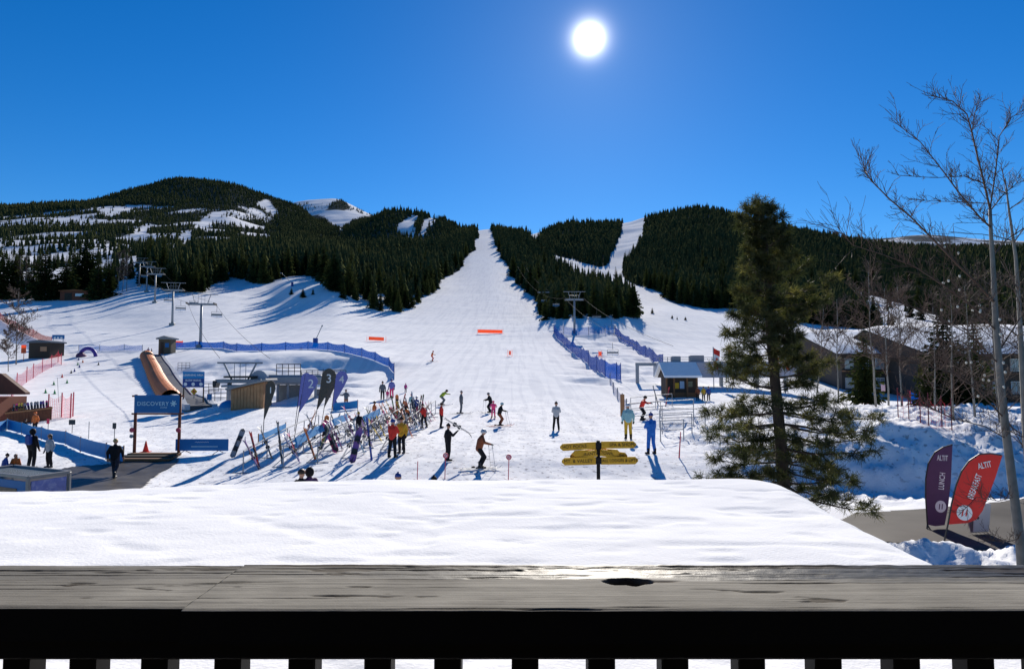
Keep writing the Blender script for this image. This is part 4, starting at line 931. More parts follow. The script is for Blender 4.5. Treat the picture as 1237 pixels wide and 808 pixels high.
r4 = who(776, 508, 32, 110, 'board', cl('red', 'black'), 'snowboarder in a red jacket and black trousers by the railings', head='helmet', headmat=M['black'])
snowboard(r4[2] + V((0, 0, .02)), (0, 0, -R(110) + R(90)), PM[0], 'black and white snowboard under the rider in red')
r4[0].location.z += .04
who(787, 549, 49, -20, 'fold', cl('bluecloth', 'bluecloth'), 'person in a royal blue jacket and blue trousers near the signpost', head='hat', headmat=M['navy'])
who(490, 474, 11, 150, 'stand', cl('magenta', 'plum'), 'small child in a magenta jacket on the snow beyond the board pile', head='helmet', headmat=M['magenta'])
who(462, 483, 22, 170, 'stand', cl('greycloth', 'black'), 'person in dark grey standing at the end of the blue net', head='hat', headmat=M['black'])
who(473, 481, 23, 190, 'stand', cl('purple', 'pink'), 'person in a purple jacket and pink trousers at the end of the blue net', head='helmet', headmat=M['navy'])
who(468, 482, 11, 180, 'stand', cl('pink', 'magenta'), 'toddler in pink between two adults at the end of the blue net', head='hat', headmat=M['pink'])
on_skis(522, 437, 14, 90, 'ski', cl('orange', 'red'), 'distant skier in orange and red high on the wide piste', 0, 'skis under the distant orange skier', head='helmet', headmat=M['red'])
who(418, 493, 22, 330, 'reach', cl('greycloth', 'brown'), 'person in a dark jacket and orange brown trousers beside the flag with a four', head='hat', headmat=M['black'])
who(404, 493, 16, 20, 'sit', cl('navy', 'navy'), 'person in dark blue crouching under the flag with a four', head='helmet', headmat=M['black'])
for px, c1, hm, lb in ((843, 'brown', 'black', 'person in a brown jacket by the ticket hut, half behind the pine'), (850, 'yellowcloth', 'hair', 'person in a tan jacket between two others by the ticket hut'), (856, 'navy', 'black', 'person in a navy jacket right of the tan jacket by the ticket hut')):
    who(px, 484, 17, 0, 'stand', cl(c1, 'black'), lb, head='hat', headmat=M[hm])
who(179, 429, 9, 120, 'stand', cl('navy', 'black'), 'tiny person in navy at the top of the carpet lift', head='hat', headmat=M['black'])
who(183, 429, 8, 240, 'stand', cl('black', 'black'), 'tiny person in black at the top of the carpet lift', head='hat', headmat=M['dark'])
# skis carried
p = r2[2]; skis(p + V((.12, .12, .98)), (R(82), R(8), R(20)), 0, 'black and white skis held upright by the person in yellow', L=1.75)
p = r3[2]; skis(p + V((.42, .30, 1.46)), (R(-30), 0, R(-60)), 5, 'grey skis on the shoulder of the person in black', L=1.6)
# ------------------------------------------------------------------ ski racks and everything leaning on them
ORD = ['first', 'second', 'third', 'fourth', 'fifth', 'sixth', 'seventh', 'eighth', 'ninth', 'tenth', 'eleventh', 'twelfth', 'thirteenth', 'fourteenth', 'fifteenth', 'sixteenth', 'seventeenth', 'eighteenth', 'nineteenth', 'twentieth']
RK = [('leftmost', -11.9, 29.6, 41, .35), ('second', -10.2, 29.8, 44, .42), ('middle', -8.7, 29.9, 47, .62), ('fourth', -7.25, 30.2, 50, .9), ('rightmost', -5.75, 31.6, 50, .95)]
rr = random.Random(21)
def rack(nm, x, y0, y1, board):
    root = thing('ski_rack', f'{nm} of the five long steel tube ski racks on the snow', 'ski rack', (x, y0, zt(x, y0)), 0, 'ski racks of the base area')
    b = V((x, y0, zt(x, y0))); n = int((y1 - y0) / 2.4); ys = [y0 + (y1 - y0) * i / n for i in range(n + 1)]
    Z = lambda y: zt(x, y)
    for zz, nm2 in ((1.0, 'top_rail'), (.45, 'lower_rail')):
        m = MB(); m.tube([V((x, y, Z(y) + zz)) - b for y in ys], .028, 6); m.build(nm2, M['steel'], root)
    for y in ys:
        m = MB(); p = V((x, y, Z(y))) - b
        m.tube([p - V((0, 0, .1)), p + V((0, 0, 1.0))], .026, 6); m.tube([p + V((-.5, 0, .04)), p + V((.5, 0, .04))], .024, 6); m.tube([p + V((-.45, 0, .05)), p + V((0, 0, .45))], .018, 6)
        m.build('post', M['steel'], root)
    if board:
        for a, c in board:
            m = MB(); ya, yc = y0 + a, y0 + c; n2 = 8
            vs = []
            for i in range(n2 + 1):
                y = ya + (yc - ya) * i / n2; z = Z(y) - b.z
                vs += [(-.06, y - y0, z + .98), (.06, y - y0, z + 1.04), (.16, y - y0, z + .66), (.12, y - y0, z + .64)]
            fs = []
            for i in range(n2):
                for k in range(4): fs.append((i * 4 + k, i * 4 + (k + 1) % 4, i * 4 + 4 + (k + 1) % 4, i * 4 + 4 + k))
            fs += [(3, 2, 1, 0), (n2 * 4, n2 * 4 + 1, n2 * 4 + 2, n2 * 4 + 3)]
            m.add(vs, fs); m.build('banner', M['bluerack'], root)
M['bluerack'] = mat('rack_banner_blue', (.006, .21, .50), .6)
rack('leftmost', -11.9, 29.6, 41, [])
rack('second', -10.2, 29.8, 44, [(1.5, 6.5), (8, 11)])
rack('middle', -8.7, 29.9, 47, [(9, 13.5)])
rack('fourth', -7.25, 30.2, 50, [])
rack('rightmost', -5.75, 31.6, 50, [])
BM = [M['orangeboard'], PM[0], PM[9], PM[4], PM[8], PM[5], PM[7]]; BN = ['orange', 'black and white', 'pink and black', 'dark blue', 'purple', 'grey', 'yellow']
for nm, x, y0, y1, dens in RK:
    y = y0 + .5; k = 0
    while y < y1 and k < 19:
        if rr.random() < dens:
            sd = rr.choice((-1, 1)); off = rr.uniform(.38, .62); L = rr.uniform(1.45, 1.78)
            z = zt(x + sd * off, y)
            tilt = math.atan2(off, 1.0) + rr.uniform(0, .06)
            which = f'the {nm} ski rack'
            rot = Euler((R(90) - 0, 0, R(90) * sd)).to_matrix()     # ski stands tip up, sole toward the rail
            M3 = Matrix.Rotation(-sd * tilt, 3, 'Y') @ rot
            up = M3 @ V((0, 1, 0))
            if rr.random() < .2:
                q = rr.randrange(7); Lb = rr.uniform(1.35, 1.55)
                snowboard(V((x + sd * off, y, z)) + up * Lb * .5, M3.to_euler(), BM[q], f'{BN[q]} snowboard on {which}, {ORD[k]} from its near end', 'snowboards on the racks', Lb)
            else:
                q = rr.randrange(12)
                skis(V((x + sd * off, y, z)) + up * L * .48, M3.to_euler(), q, f'{PAL[q][0]} skis on {which}, {ORD[k]} from its near end', group='skis on the racks', L=L)
            k += 1
        y += rr.uniform(.35, 1.0) if dens > .5 else rr.uniform(.5, 1.5)
def lean_at(px, row, tilt, yaw, L, kind, ci, label):
    """something leaning at the near ends of the racks: tilt to the right of upright seen from here"""
    p = G(px, row); M3 = Matrix.Rotation(R(yaw), 3, 'Z') @ Matrix.Rotation(R(tilt), 3, 'Y') @ Euler((R(78), 0, 0)).to_matrix()
    up = M3 @ V((0, 1, 0))
    if kind == 'board': snowboard(p + up * L * .5, M3.to_euler(), ci, label, L=L)
    else: skis(p + up * L * .48, M3.to_euler(), ci, label, L=L)
lean_at(313, 565, -20, 0, 1.75, 'ski', 1, 'red and black skis at the very front of the second rack')
lean_at(280, 553, 18, 10, 1.55, 'board', PM[5], 'grey snowboard leaning at the near end of the leftmost rack')
lean_at(341, 560, -12, 0, 2.0, 'ski', 0, 'tall black and white skis at the front of the middle rack')
lean_at(381, 555, -24, 0, 1.6, 'ski', 2, 'orange skis at the near end of the middle rack')
lean_at(407, 547, -26, 0, 1.7, 'board', PM[9], 'black and pink snowboard leaning at the front of the fourth rack')
lean_at(425, 560, 10, 0, 1.62, 'board', PM[8], 'purple snowboard with its base toward us standing on the snow')
lean_at(449, 556, -10, 0, 1.95, 'ski', 4, 'dark blue skis tallest at the front of the rightmost rack')
lean_at(391, 535, 3, 0, 1.5, 'board', M['orangeboard'], 'bright orange snowboard standing on the middle rack behind the flag with a three')
# the pile of boards left of the red jackets
for i in range(9):
    q = rr.randrange(7); p = G(487 + i * 2.6, 513 - i * 1.2); t = -34 + i * 5 + rr.uniform(-4, 4)
    M3 = Matrix.Rotation(R(t), 3, 'Y') @ Euler((R(76), 0, R(rr.uniform(-30, 30)))).to_matrix(); up = M3 @ V((0, 1, 0))
    if i % 3: skis(p + up * .8, M3.to_euler(), rr.randrange(12), f'skis in the fan shaped pile beside the red jackets, {ORD[i]} from the left', group='skis in the pile')
    else: snowboard(p + up * .72, M3.to_euler(), BM[q], f'snowboard in the fan shaped pile beside the red jackets, {ORD[i]} from the left', 'boards in the pile')
for px, row, ci, t, lb in ((478, 505, 6, -14, 'green skis crossed left of the orange board'), (483, 502, 1, 12, 'red skis crossed left of the orange board'), (500, 499, 11, -8, 'light blue skis right of the orange board')):
    lean_at(px, row, t, 0, 1.7, 'ski', ci, lb)
lean_at(480, 500, -4, 0, 1.5, 'board', M['orangeboard'], 'dark orange snowboard upright in the far end of the rightmost rack')

# ------------------------------------------------------------------ flags
def tear(px, row, d, hpx, wpx, lean, colr, digit, label, dlean=0):
    p = at(px, d); k = d / F
    root = thing('teardrop_flag', label, 'flag', p, 0); h = hpx * k; wd = wpx * k; fl = h * .62
    m = MB(); pole = []
    for i in range(11):
        s = i / 10; z = h * s; xx = math.sin(R(lean)) * z + (wd * .0) ; pole.append((xx, 0, z))
    m.tube([(0, 0, -.3)] + pole, [.02] * 8 + [.012] * 4, 6); m.build('pole', M['dark'], root)
    out = []
    b0 = h - fl
    for i in range(9): s = i / 8; out.append((math.sin(R(lean)) * (b0 + fl * .8 * s) , b0 + fl * .80 * s))
    cx = out[-1][0] + wd / 2; cz = out[-1][1]
    for i in range(1, 10): a = math.pi - math.pi * i / 9; out.append((cx + math.cos(a) * wd / 2, cz + math.sin(a) * fl * .2))
    for i in range(1, 7): s = i / 7; out.append((cx + wd / 2 - (wd - 0) * s ** 1.15 + math.sin(R(lean)) * (-fl * .8 * s) , cz - fl * .8 * s))
    m = MB(); m.prism(out, .012); f = m.build('banner', colr, root)
    if digit: text_mesh(digit, wd * .85, M['letter'], f, (cx, -.012, cz - fl * .05), FRONT, 'digit', bold=.004)
    return root
tear(319, 0, 36.5, 78, 12, 2, M['brownflag'], '1', 'brown teardrop flag with a one, in front of the cedar hut')
tear(357, 0, 38.5, 76, 17, 9, M['purple'], '2', 'purple teardrop flag with a two, standing among the ski racks')
tear(357, 0, 41.5, 70, 14, 6, M['purple'], '', 'purple teardrop flag half hidden behind the one with a two')
tear(379, 0, 38.5, 82, 17, 8, M['brownflag'], '3', 'brown teardrop flag with a three, between two purple flags')
tear(399, 0, 41.5, 70, 15, 6, M['purple'], '4', 'purple teardrop flag with a four, rightmost of the row')
tear(389, 0, 43, 60, 10, 8, M['brownflag'], '', 'narrow brown teardrop flag behind the one with a four')
def feather(name, pts, base, d, mcol, label, cat, yaw, parts):
    k = d / F; b = at(base[0], d); o = P(base[0], base[1], d); b.z = o.z - .35
    root = thing(name, label, cat, b, R(yaw)); L = lambda px, row: ((px - base[0]) * k, (base[1] - row) * k + .35)
    n = 6
    m = MB(); m.prism([L(*q) for q in pts], .014); f = m.build('banner', mcol, root)
    pole = [L(*base)] + [L(*q) for q in parts['pole']]
    m = MB(); m.tube([(pole[0][0], 0, -.05)] + [(x, 0, z) for x, z in pole], [.022] + [.02] * len(pole), 6)
    if parts.get('feet'):
        for q in parts['feet']: x, z = L(*q); m.tube([(pole[1][0], 0, pole[1][1]), (x, -.25, z)], .018, 6)
    m.build('pole', M['dark'], root)
    for s, px, row, sz, ang in parts['text']:
        x, z = L(px, row); t_ = text_mesh(s, sz * k, M['letter'], f, (x, -.014, z), (R(90), -R(ang), 0), 'lettering', bold=.002); t_.scale = (.6, 1, 1)
    for px, row, r_ in parts['dots']:
        x, z = L(px, row); m = MB(); m.tube([(x, -.009, z), (x, -.016, z)], r_ * k, 24); dd = m.build('emblem', M['letter'], f)
        m = MB()
        for q in (-.25, .25): m.box((x + q * r_ * k, -.019, z), (r_ * k * .16, .004, r_ * k * .9), Matrix.Rotation(R(parts.get('tilt', 0)), 3, 'Y'))
        m.build('fork_and_knife', mcol, dd)
    # thin line of flourishes near the top
    return root
feather('feather_banner', [(1114, 634), (1113, 600), (1114, 580), (1118, 562), (1127, 549), (1138, 543), (1150, 540), (1148, 562), (1146, 585), (1141, 615), (1136, 635), (1124, 636)], (1111, 650), 19.6, M['plum'], 'plum purple feather banner reading LUNCH beside the road', 'banner', 6,
        dict(pole=[(1114, 634), (1113, 600), (1114, 580), (1118, 562), (1127, 549), (1138, 543), (1150, 540)], feet=[(1106, 648), (1117, 650)], text=[('LUNCH', 1134.5, 583, 10, 82), ('ALTIT', 1136, 556, 9, -3)], dots=[(1131.5, 613, 7)], tilt=8))
feather('feather_banner', [(1138, 634), (1143, 610), (1149, 588), (1156, 571), (1165, 559), (1177, 551), (1189, 550), (1203, 552), (1194, 578), (1186, 598), (1178, 617), (1170, 628), (1160, 632), (1148, 633)], (1131, 662), 17.6, M['redbanner'], 'bright red feather banner reading BREAKFAST in front of the plum one', 'banner', -4,
        dict(pole=[(1138, 634), (1143, 610), (1149, 588), (1156, 571), (1165, 559), (1177, 551), (1189, 550), (1202, 552)], text=[('BREAKFAST', 1170, 589, 10, 68), ('ALTIT', 1182, 564, 10, 12)], dots=[(1157, 620, 9)], tilt=14))
def info_board(px, row, d, label):
    p = at(px, d); p.z += .02; root = thing('sandwich_board', label, 'sign', p, R(10)); k = d / F
    m = MB(); m.box((0, 0, .5), (.52, .03, .8), Matrix.Rotation(R(8), 3, 'X'), bev=.01); m.build('panel', mat('pale_sign_board', (.42, .45, .47), .4), root)
    m = MB(); m.box((0, .22, .46), (.52, .03, .8), Matrix.Rotation(R(-14), 3, 'X'), bev=.01); m.build('rear_panel', M['grey'], root)
    m = MB(); m.tube([(-.16, -.025, .52), (-.16, -.035, .52)], .045, 14); m.build('emblem', M['dark'], root)
info_board(1179, 640, 18.9, 'small pale sandwich board on the road behind the red banner')

# ------------------------------------------------------------------ signpost with yellow arrow boards
def signpost():
    d = 20.0; k = d / F; b = at(722, d); root = thing('signpost', 'black signpost with yellow arrow boards in front of the snow slope', 'signpost', b); b0 = V((0, 0, 0))
    Z = lambda row: P(722, row, d).z - b.z
    m = MB(); m.box((0, 0, Z(532) / 2 - .1), (.10, .10, Z(532) + .2), bev=.012); m.build('post', M['black'], root)
    def board(name, x0, r0, x1, r1, hh, y, tx, tip, yaw=0, ts=None, tf=.5):
        z0, z1 = Z(r0), Z(r1); xa, xb = (x0 - 722) * k, (x1 - 722) * k; L = math.hypot(xb - xa, z1 - z0); h = hh * k / 2
        sg = 1 if xb > xa else -1
        out = [(0, -h), (L - h * .8, -h), (L, -h * .25), (L, h * .25), (L - h * .8, h), (0, h)]
        ang = math.atan2(z1 - z0, abs(xb - xa))
        m = MB(); M4 = Matrix.Translation((xa, y, z0)) @ Matrix.Rotation(R(yaw), 4, 'Z') @ (Matrix.Scale(-1, 4, (1, 0, 0)) if sg < 0 else Matrix.Identity(4)) @ Matrix.Rotation(-ang, 4, 'Y')
        m.prism(out, .03, M4); o = m.build('arrow_board', M['yellow'], root)
        if tx:
            c = M4 @ V((L * tf, 0, 0)); text_mesh(tx, (ts or hh * .62) * k, M['darkletter'], o, (c.x, c.y - .02, c.z), (R(90), -ang * sg, R(yaw)), 'lettering', ext=.003)
    board('a', 719, 537.5, 676, 540, 8.5, -.07, 'HOT POOLS', 1, tf=.6)
    board('a', 725, 537, 767, 536.5, 8.5, -.07, 'SPA & SHOPS', 1, tf=.6)
    board('a', 720, 546, 689, 547, 7, .09, '', 1, 20); board('a', 724, 545, 748, 546, 7, .09, '', 1, -20)
    board('a', 720, 546.5, 688, 551.5, 8, -.10, 'RESTAURANTS', 1, -8); board('a', 724, 546, 757, 551, 8, -.10, 'TOWNHOMES', 1, 8)
    board('a', 719, 556, 678, 557, 9, -.07, 'MT. & VALLEY', 1, tf=.52); board('a', 725, 556, 769, 555.5, 9, -.07, 'ALL LODGES & LIFTS', 1, ts=4.6, tf=.5)
    m = MB()
    for r_ in (538, 556): m.box((0, -.005, Z(r_)), (.17, .20, .2), bev=.01)
    m.build('bracket', M['black'], root)
signpost()
def round_sign(px, rfoot, rtop, d, label, colr='pink'):
    p = at(px, d) if d else G(px, rfoot); d = p.y; h = max(.9, P(px, rtop, d).z - p.z)
    root = thing('marker_sign', label, 'sign', p, R(random.uniform(-12, 12)))
    m = MB(); m.tube([(0, 0, -.1), (.03, 0, h)], .018, 6); m.build('post', M['redpost'], root)
    m = MB(); m.tube([(.03, -.02, h), (.03, -.045, h)], .11, 20); o = m.build('disc', M['redpost'], root)
    m = MB(); m.tube([(.03, -.046, h), (.03, -.052, h)], .075, 20); o2 = m.build('face', mat('pale_pink_face', (.62, .42, .45), .5), root)
    m = MB(); m.box((.03, -.055, h), (.02, .004, .15), Matrix.Rotation(R(40), 3, 'Y')); m.build('slash', M['redpost'], root)
M['redpost'] = mat('sign_red', (.55, .05, .09), .5)
round_sign(538, 582, 558, 26.4, 'round red no entry marker on a thin post beside the person all in black')
round_sign(614, 581, 558, 26.2, 'round red no entry marker on a thin post right of the rust jacketed skier')
p = at(505, 26.4); m = MB(); m.tube([(0, 0, -.1), (.02, 0, .72)], .018, 6); o = m.build('marker_post', M['redpost'], None); o.location = p; tag(o, 'thin red marker post in the snow in front of the red jacketed person', 'post')
p = G(820, 553); m = MB(); m.tube([(0, 0, -.2), (.10, 0, 1.15)], [.035, .02], 6); o = m.build('marker_post', M['redpost'], None); o.location = p; tag(o, 'leaning dark red post in the rough snow left of the pine', 'post')

# ------------------------------------------------------------------ wooden gate with the blue sign, banners, left hand fence
def gate():
    a = G(164, 552); c = G(214, 551); d = (a.y + c.y) / 2; k = d / F
    root = thing('sign_gate', 'tall timber gate with blue DISCOVERY sign over wooden steps', 'gate', (a + c) / 2); b = (a + c) / 2
    half = (c.x - a.x) / 2; h = 74 * k
    for s, hh in ((-1, h), (1, h * 1.02)):
        m = MB(); m.tube([(s * half, 0, -.3), (s * half, 0, hh)], [.085, .075], 10); m.build('post', M['redwood'], root, smooth=True)
    for z in (h - .08, h - 23 * k): m = MB(); m.tube([(-half - .2, .0, z), (half + .2, .0, z)], .045, 8); m.build('crossbar', M['redwood'], root)
    m = MB(); m.box((0, -.11, h - 11.2 * k), (half * 2 + .04, .03, 21 * k), bev=.006); sg = m.build('sign_panel', M['blue'], root)
    lm = mat('pale_blue_lettering', (.42, .62, .70), .6, noise=.03)
    text_mesh('DISCOVERY', 6.6 * k, lm, sg, (-4.5 * k, -.13, h - 11 * k), FRONT, bold=.003, space=1.12); text_mesh('ZONE', 3 * k, lm, sg, (8.5 * k, -.13, h - 15.5 * k), FRONT)
    m = MB()
    for i in range(3):
        ang = i * 60 + 10; m.box((half - 6.5 * k, -.13, h - 10.5 * k), (7.5 * k, .006, 1.3 * k), Matrix.Rotation(R(ang), 3, 'Y'))
    m.box((half - 6.5 * k, -.132, h - 10.5 * k), (3.4 * k, .006, 3.4 * k), Matrix.Rotation(R(45), 3, 'Y')); m.build('snowflake_emblem', lm, sg)
    for s in (-1, 1):
        m = MB(); m.tube([(s * half - .1 * (s < 0), -.1, h * .43), (s * half - .1 * (s < 0), -.13, h * .43)], .13, 16); m.build('round_plate', M['redpost'], root)
    m = MB(); m.tube([(-half - .12, -.1, h * .33), (-half - .12, -.13, h * .33)], .1, 14); m.build('lower_plate', M['grey'], root)
    for i in range(3):
        m = MB(); m.box((-.08 * i, -.2 - .5 * i, zt(b.x, b.y - .2 - .5 * i) - b.z + .18 - .05 * i), (half * 2 + .25 + .3 * i, .52, .14), bev=.01); m.build('step', M['darkwood'] if i % 2 else M['wood'], root)
gate()
def cone(p, h, m, label, name='traffic_cone', group=None):
    root = thing(name, label, 'cone', p, 0, group)
    b = MB(); b.tube([(0, 0, 0), (0, 0, h * .5), (0, 0, h)], [h * .28, h * .15, h * .05], 12); b.build('body', m, root, smooth=True)
    b = MB(); b.box((0, 0, .015), (h * .75, h * .75, .03), bev=.005); b.build('base', m, root)
cone(G(176, 546), .62, M['red'], 'red traffic cone on the snow inside the timber gate')
def banner_fence(pts, label, hgt, name='banner_fence', lean=0, m=None, posts=True):
    """a low run of printed blue banner between posts that follows the snow"""
    W = [G(*q) for q in pts]; b = W[0]; root = thing(name, label, 'banner fence', b)
    for i in range(len(W) - 1):
        a, c = W[i], W[i + 1]; mb = MB(); n = 6; vs = []; fs = []
        nrm = (c - a).cross(V((0, 0, 1))).normalized()
        for j in range(n + 1):
            q = a.lerp(c, j / n); q.z = zt(q.x, q.y); bulge = nrm * (.06 * math.sin(math.pi * j / n))
            sag = .05 * math.sin(math.pi * j / n)
            for th in (0, .02): vs += [q + bulge + nrm * th + V((0, 0, .06)) - b, q - bulge * .5 + nrm * th + V((0, 0, hgt - sag)) - b]
        for j in range(n):
            o = j * 4; fs += [(o, o + 4, o + 5, o + 1), (o + 2, o + 3, o + 7, o + 6), (o + 1, o + 5, o + 7, o + 3), (o, o + 2, o + 6, o + 4)]
        fs += [(0, 1, 3, 2), (n * 4, n * 4 + 2, n * 4 + 3, n * 4 + 1)]
        mb.add(vs, fs); pn = mb.build('banner', m or M['bluerack'], root)
        # printed white line of marks
        mb = MB(); mid = a.lerp(c, .5); mid.z = zt(mid.x, mid.y); ang = math.atan2((c - a).y, (c - a).x)
    for q in W if posts else []:
        mb = MB(); mb.tube([q - b - V((0, 0, .1)), q - b + V((0, 0, hgt + .06))], .03, 6); mb.build('post', M['tan'], root)
    return root
banner_fence([(8, 519), (26, 524), (50, 531), (79, 537), (97, 546), (128, 555), (149, 559)], 'long low blue banner fence curving along the snow beside the path', .82)
banner_fence([(-14, 524), (7, 520)], 'pale blue banner strip at the left edge joining the curved fence', .8)
b = G(218, 549); c2 = G(270, 548)
def flat_banner():
    root = thing('crowd_barrier', 'dark blue banner barrier on the snow right of the timber gate', 'barrier', (b + c2) / 2, 0); L = (c2 - b).length; h = .62
    m = MB(); m.box((0, 0, .18 + h / 2), (L, .03, h), bev=.006); s = m.build('banner', M['blue'], root)
    m = MB(); n = 12
    m.tube([(-L * .13 + L * .26 * i / n, -.02, .18 + h * .72 + .03 * (i % 2)) for i in range(n + 1)], .009, 5); m.build('mountain_emblem', M['letter'], s)
    m = MB(); m.box((L * .05, -.02, .18 + h * .36), (L * .5, .006, .035)); m.build('printed_line', mat('pale_blue_lettering', (.42, .62, .70), .6), s)
    for x in (-L * .32, L * .32):
        m = MB(); m.tube([(x - .2, -.25, .02), (x, 0, .2), (x + .2, .25, .02)], .02, 6); m.build('foot', M['dark'], root)
flat_banner()
banner_fence([(312, 536), (345, 521)], 'blue banner along the snow between the second and middle rack', .5)
banner_fence([(402, 497), (432, 494)], 'blue banner fence behind the racks near the crouching person', .7)
def small_sign(px, rfoot, rtop, wpx, hpx, m, label, d=None):
    p = G(px, rfoot) if d is None else at(px, d); d = p.y; k = d / F; h = (rfoot - rtop) * k
    root = thing('post_sign', label, 'sign', p, R(random.uniform(-6, 6)))
    b = MB(); b.tube([(0, 0, -.1), (0, 0, h)], .02, 6); b.build('post', M['dark'], root)
    b = MB(); b.box((0, -.035, h - hpx * k / 2), (wpx * k, .03, hpx * k), bev=.008); b.build('panel', m, root)
    return root
small_sign(87, 523, 507, 8, 6, M['dark'], 'small dark sign on a thin post behind the blue fence')
small_sign(138, 532, 511, 4.5, 7, M['dark'], 'small dark upright sign on a thin post behind the man in black')
small_sign(58, 520, 506, 3.5, 6, M['redpost'], 'small red sign on a thin post in front of the wooden rack')
p = G(107, 530); m = MB(); m.tube([(0, 0, -.1), (0, 0, 1.15)], .022, 6); o = m.build('marker_post', M['grey'], None); o.location = p; tag(o, 'bare thin grey post in the snow between two dark signs', 'post')
p = G(71, 486); m = MB(); m.tube([(0, 0, -.1), (-.25, 0, 2.6)], .02, 6); o = m.build('bamboo_pole', M['grey'], None); o.location = p; tag(o, 'tall thin pole leaning on the learning slope', 'pole')

# ------------------------------------------------------------------ info kiosk at the lower left
def kiosk():
    d = 22.4; k = d / F; A_ = P(-34, 574, d + .9); Bp = P(34, 577, d - .55); C_ = P(84, 564, d + .7)
    zt_ = P(34, 577, d - .55).z; base = V((Bp.x, Bp.y, zt(Bp.x, Bp.y))); h = zt_ - base.z
    root = thing('info_kiosk', 'grey framed glass topped info kiosk with blue map panels, lower left', 'kiosk', base)
    ax = V((A_.x - Bp.x, A_.y - Bp.y, 0)); cx = V((C_.x - Bp.x, C_.y - Bp.y, 0)); O = V((0, 0, 0)); up = V((0, 0, h))
    def bar(p, q, r=.055, nm='frame'):
        mid = (p + q) / 2; dv = q - p; M3 = dv.to_track_quat('X', 'Z').to_matrix(); m = MB(); m.box(mid, (dv.length + r * .3, r * 2, r * 2), M3, bev=.012); m.build(nm, mat('kiosk_frame_grey', (.20, .20, .20), .45), root)
    cs = [O, ax, ax + cx, cx]
    for i in range(4):
        bar(cs[i] + up, cs[(i + 1) % 4] + up); bar(cs[i], cs[i] + up, .05, 'corner_post')
    def panel(p, q, m_, ins=.1, z0=.25, z1=.13, nm='map_panel'):
        dv = q - p; L = dv.length - ins * 2; mid = (p + q) / 2; M3 = Matrix.Rotation(math.atan2(dv.y, dv.x), 3, 'Z'); m = MB(); m.box(mid + V((0, 0, (h - z1 + z0) / 2)), (L, .04, h - z1 - z0), M3, bev=.005); return m.build(nm, m_, root)
    mp = bpy.data.materials.new('map_print'); mp.use_nodes = True; nt = mp.node_tree; bs = nt.nodes['Principled BSDF']; bs.inputs['Roughness'].default_value = .25
    tc = nt.nodes.new('ShaderNodeTexCoord'); n = nt.nodes.new('ShaderNodeTexNoise'); n.inputs['Scale'].default_value = 3.2; n.inputs['Detail'].default_value = 6; n.inputs['Distortion'].default_value = 1.2
    r = nt.nodes.new('ShaderNodeValToRGB'); r.color_ramp.elements[0].color = (.02, .04, .22, 1); r.color_ramp.elements[1].color = (.45, .5, .62, 1); e = r.color_ramp.elements.new(.5); e.color = (.07, .12, .42, 1)
    nt.links.new(tc.outputs['Object'], n.inputs[0]); nt.links.new(n.outputs['Fac'], r.inputs[0]); nt.links.new(r.outputs[0], bs.inputs['Base Color'])
    panel(O, cx, mp); a = panel(O, ax, M['blue']); 
    dv = ax; M3 = Matrix.Rotation(math.atan2(dv.y, dv.x), 3, 'Z'); nrm = V((dv.y, -dv.x, 0)).normalized(); nrm = nrm if nrm.y < 0 else -nrm
    m = MB(); m.box(ax / 2 + nrm * .03 + V((0, 0, h * .46)), (ax.length * .66, .02, h * .5), M3); m.build('brown_poster', mat('brown_poster', (.09, .06, .04), .5, noise=.5, scale=5), root)
    m = MB(); vs = [c * .97 + (ax + cx) * .015 + up * .985 for c in cs]; vs2 = [v - V((0, 0, .03)) for v in vs]; m.add(vs + vs2, [(0, 1, 2, 3), (7, 6, 5, 4)] + [(i, i + 4, (i + 1) % 4 + 4, (i + 1) % 4) for i in range(4)]); m.build('glass_top', mat('pale_glass_top', (.20, .24, .27), .12, .6), root)
    m = MB(); vs = [c + V((0, 0, .02)) for c in cs]; m.add(vs + [v + V((0, 0, .2)) for v in vs], [(3, 2, 1, 0), (4, 5, 6, 7)] + [(i, (i + 1) % 4, (i + 1) % 4 + 4, i + 4) for i in range(4)]); m.build('plinth', M['grey'], root)
kiosk()
# ------------------------------------------------------------------ chairlifts
def lift_tower(p, h, ang, label, arm=5.2, platform=True, group='chairlift towers', r=.32):
    root = thing('lift_tower', label, 'lift tower', p, ang, group)
    m = MB(); m.tube([(0, 0, -1), (0, 0, h)], [r, r * .7], 12); m.build('pole', M['steel'], root, smooth=True)
    m = MB(); m.box((0, 0, .25), (1.3, 1.3, .7), bev=.06); m.build('footing', M['grey'], root)
    m = MB(); m.box((0, 0, h), (arm, .38, .42), bev=.05); m.build('crossarm', M['steel'], root)
    for s in (-1, 1):
        m = MB(); x = s * arm / 2
        m.box((x, 0, h + .05), (.16, 2.4, .22), Matrix.Rotation(R(-6), 3, 'X'))
        for i in range(6): y = -1.05 + .42 * i; m.tube([(x - .07, y, h + .12), (x + .07, y, h + .12)], .17, 10)
        m.build('sheave_train', M['dark'], root)
    if platform:
        m = MB()
        for s in (-1, 1): m.tube([(s * .55 * arm / 2.6, 0, h), (s * arm * .34, 0, h + 2.0)], .07, 6)
        m.tube([(-arm * .6, 0, h + 2.0), (arm * .6, 0, h + 2.0)], .075, 6)
        for x in (-.12, 0, .12): m.tube([(x * arm, 0, h + .2), (x * arm, 0, h + 2.0)], .03, 5)
        m.build('lifting_frame', M['steel'], root)
        m = MB(); m.tube([(-arm * .25, .5, h + .2), (-arm * .25, .5, h + 1.1), (arm * .25, .5, h + 1.1), (arm * .25, .5, h + .2)], .03, 5); m.build('work_platform', M['steel'], root)
    return root
_ch = None
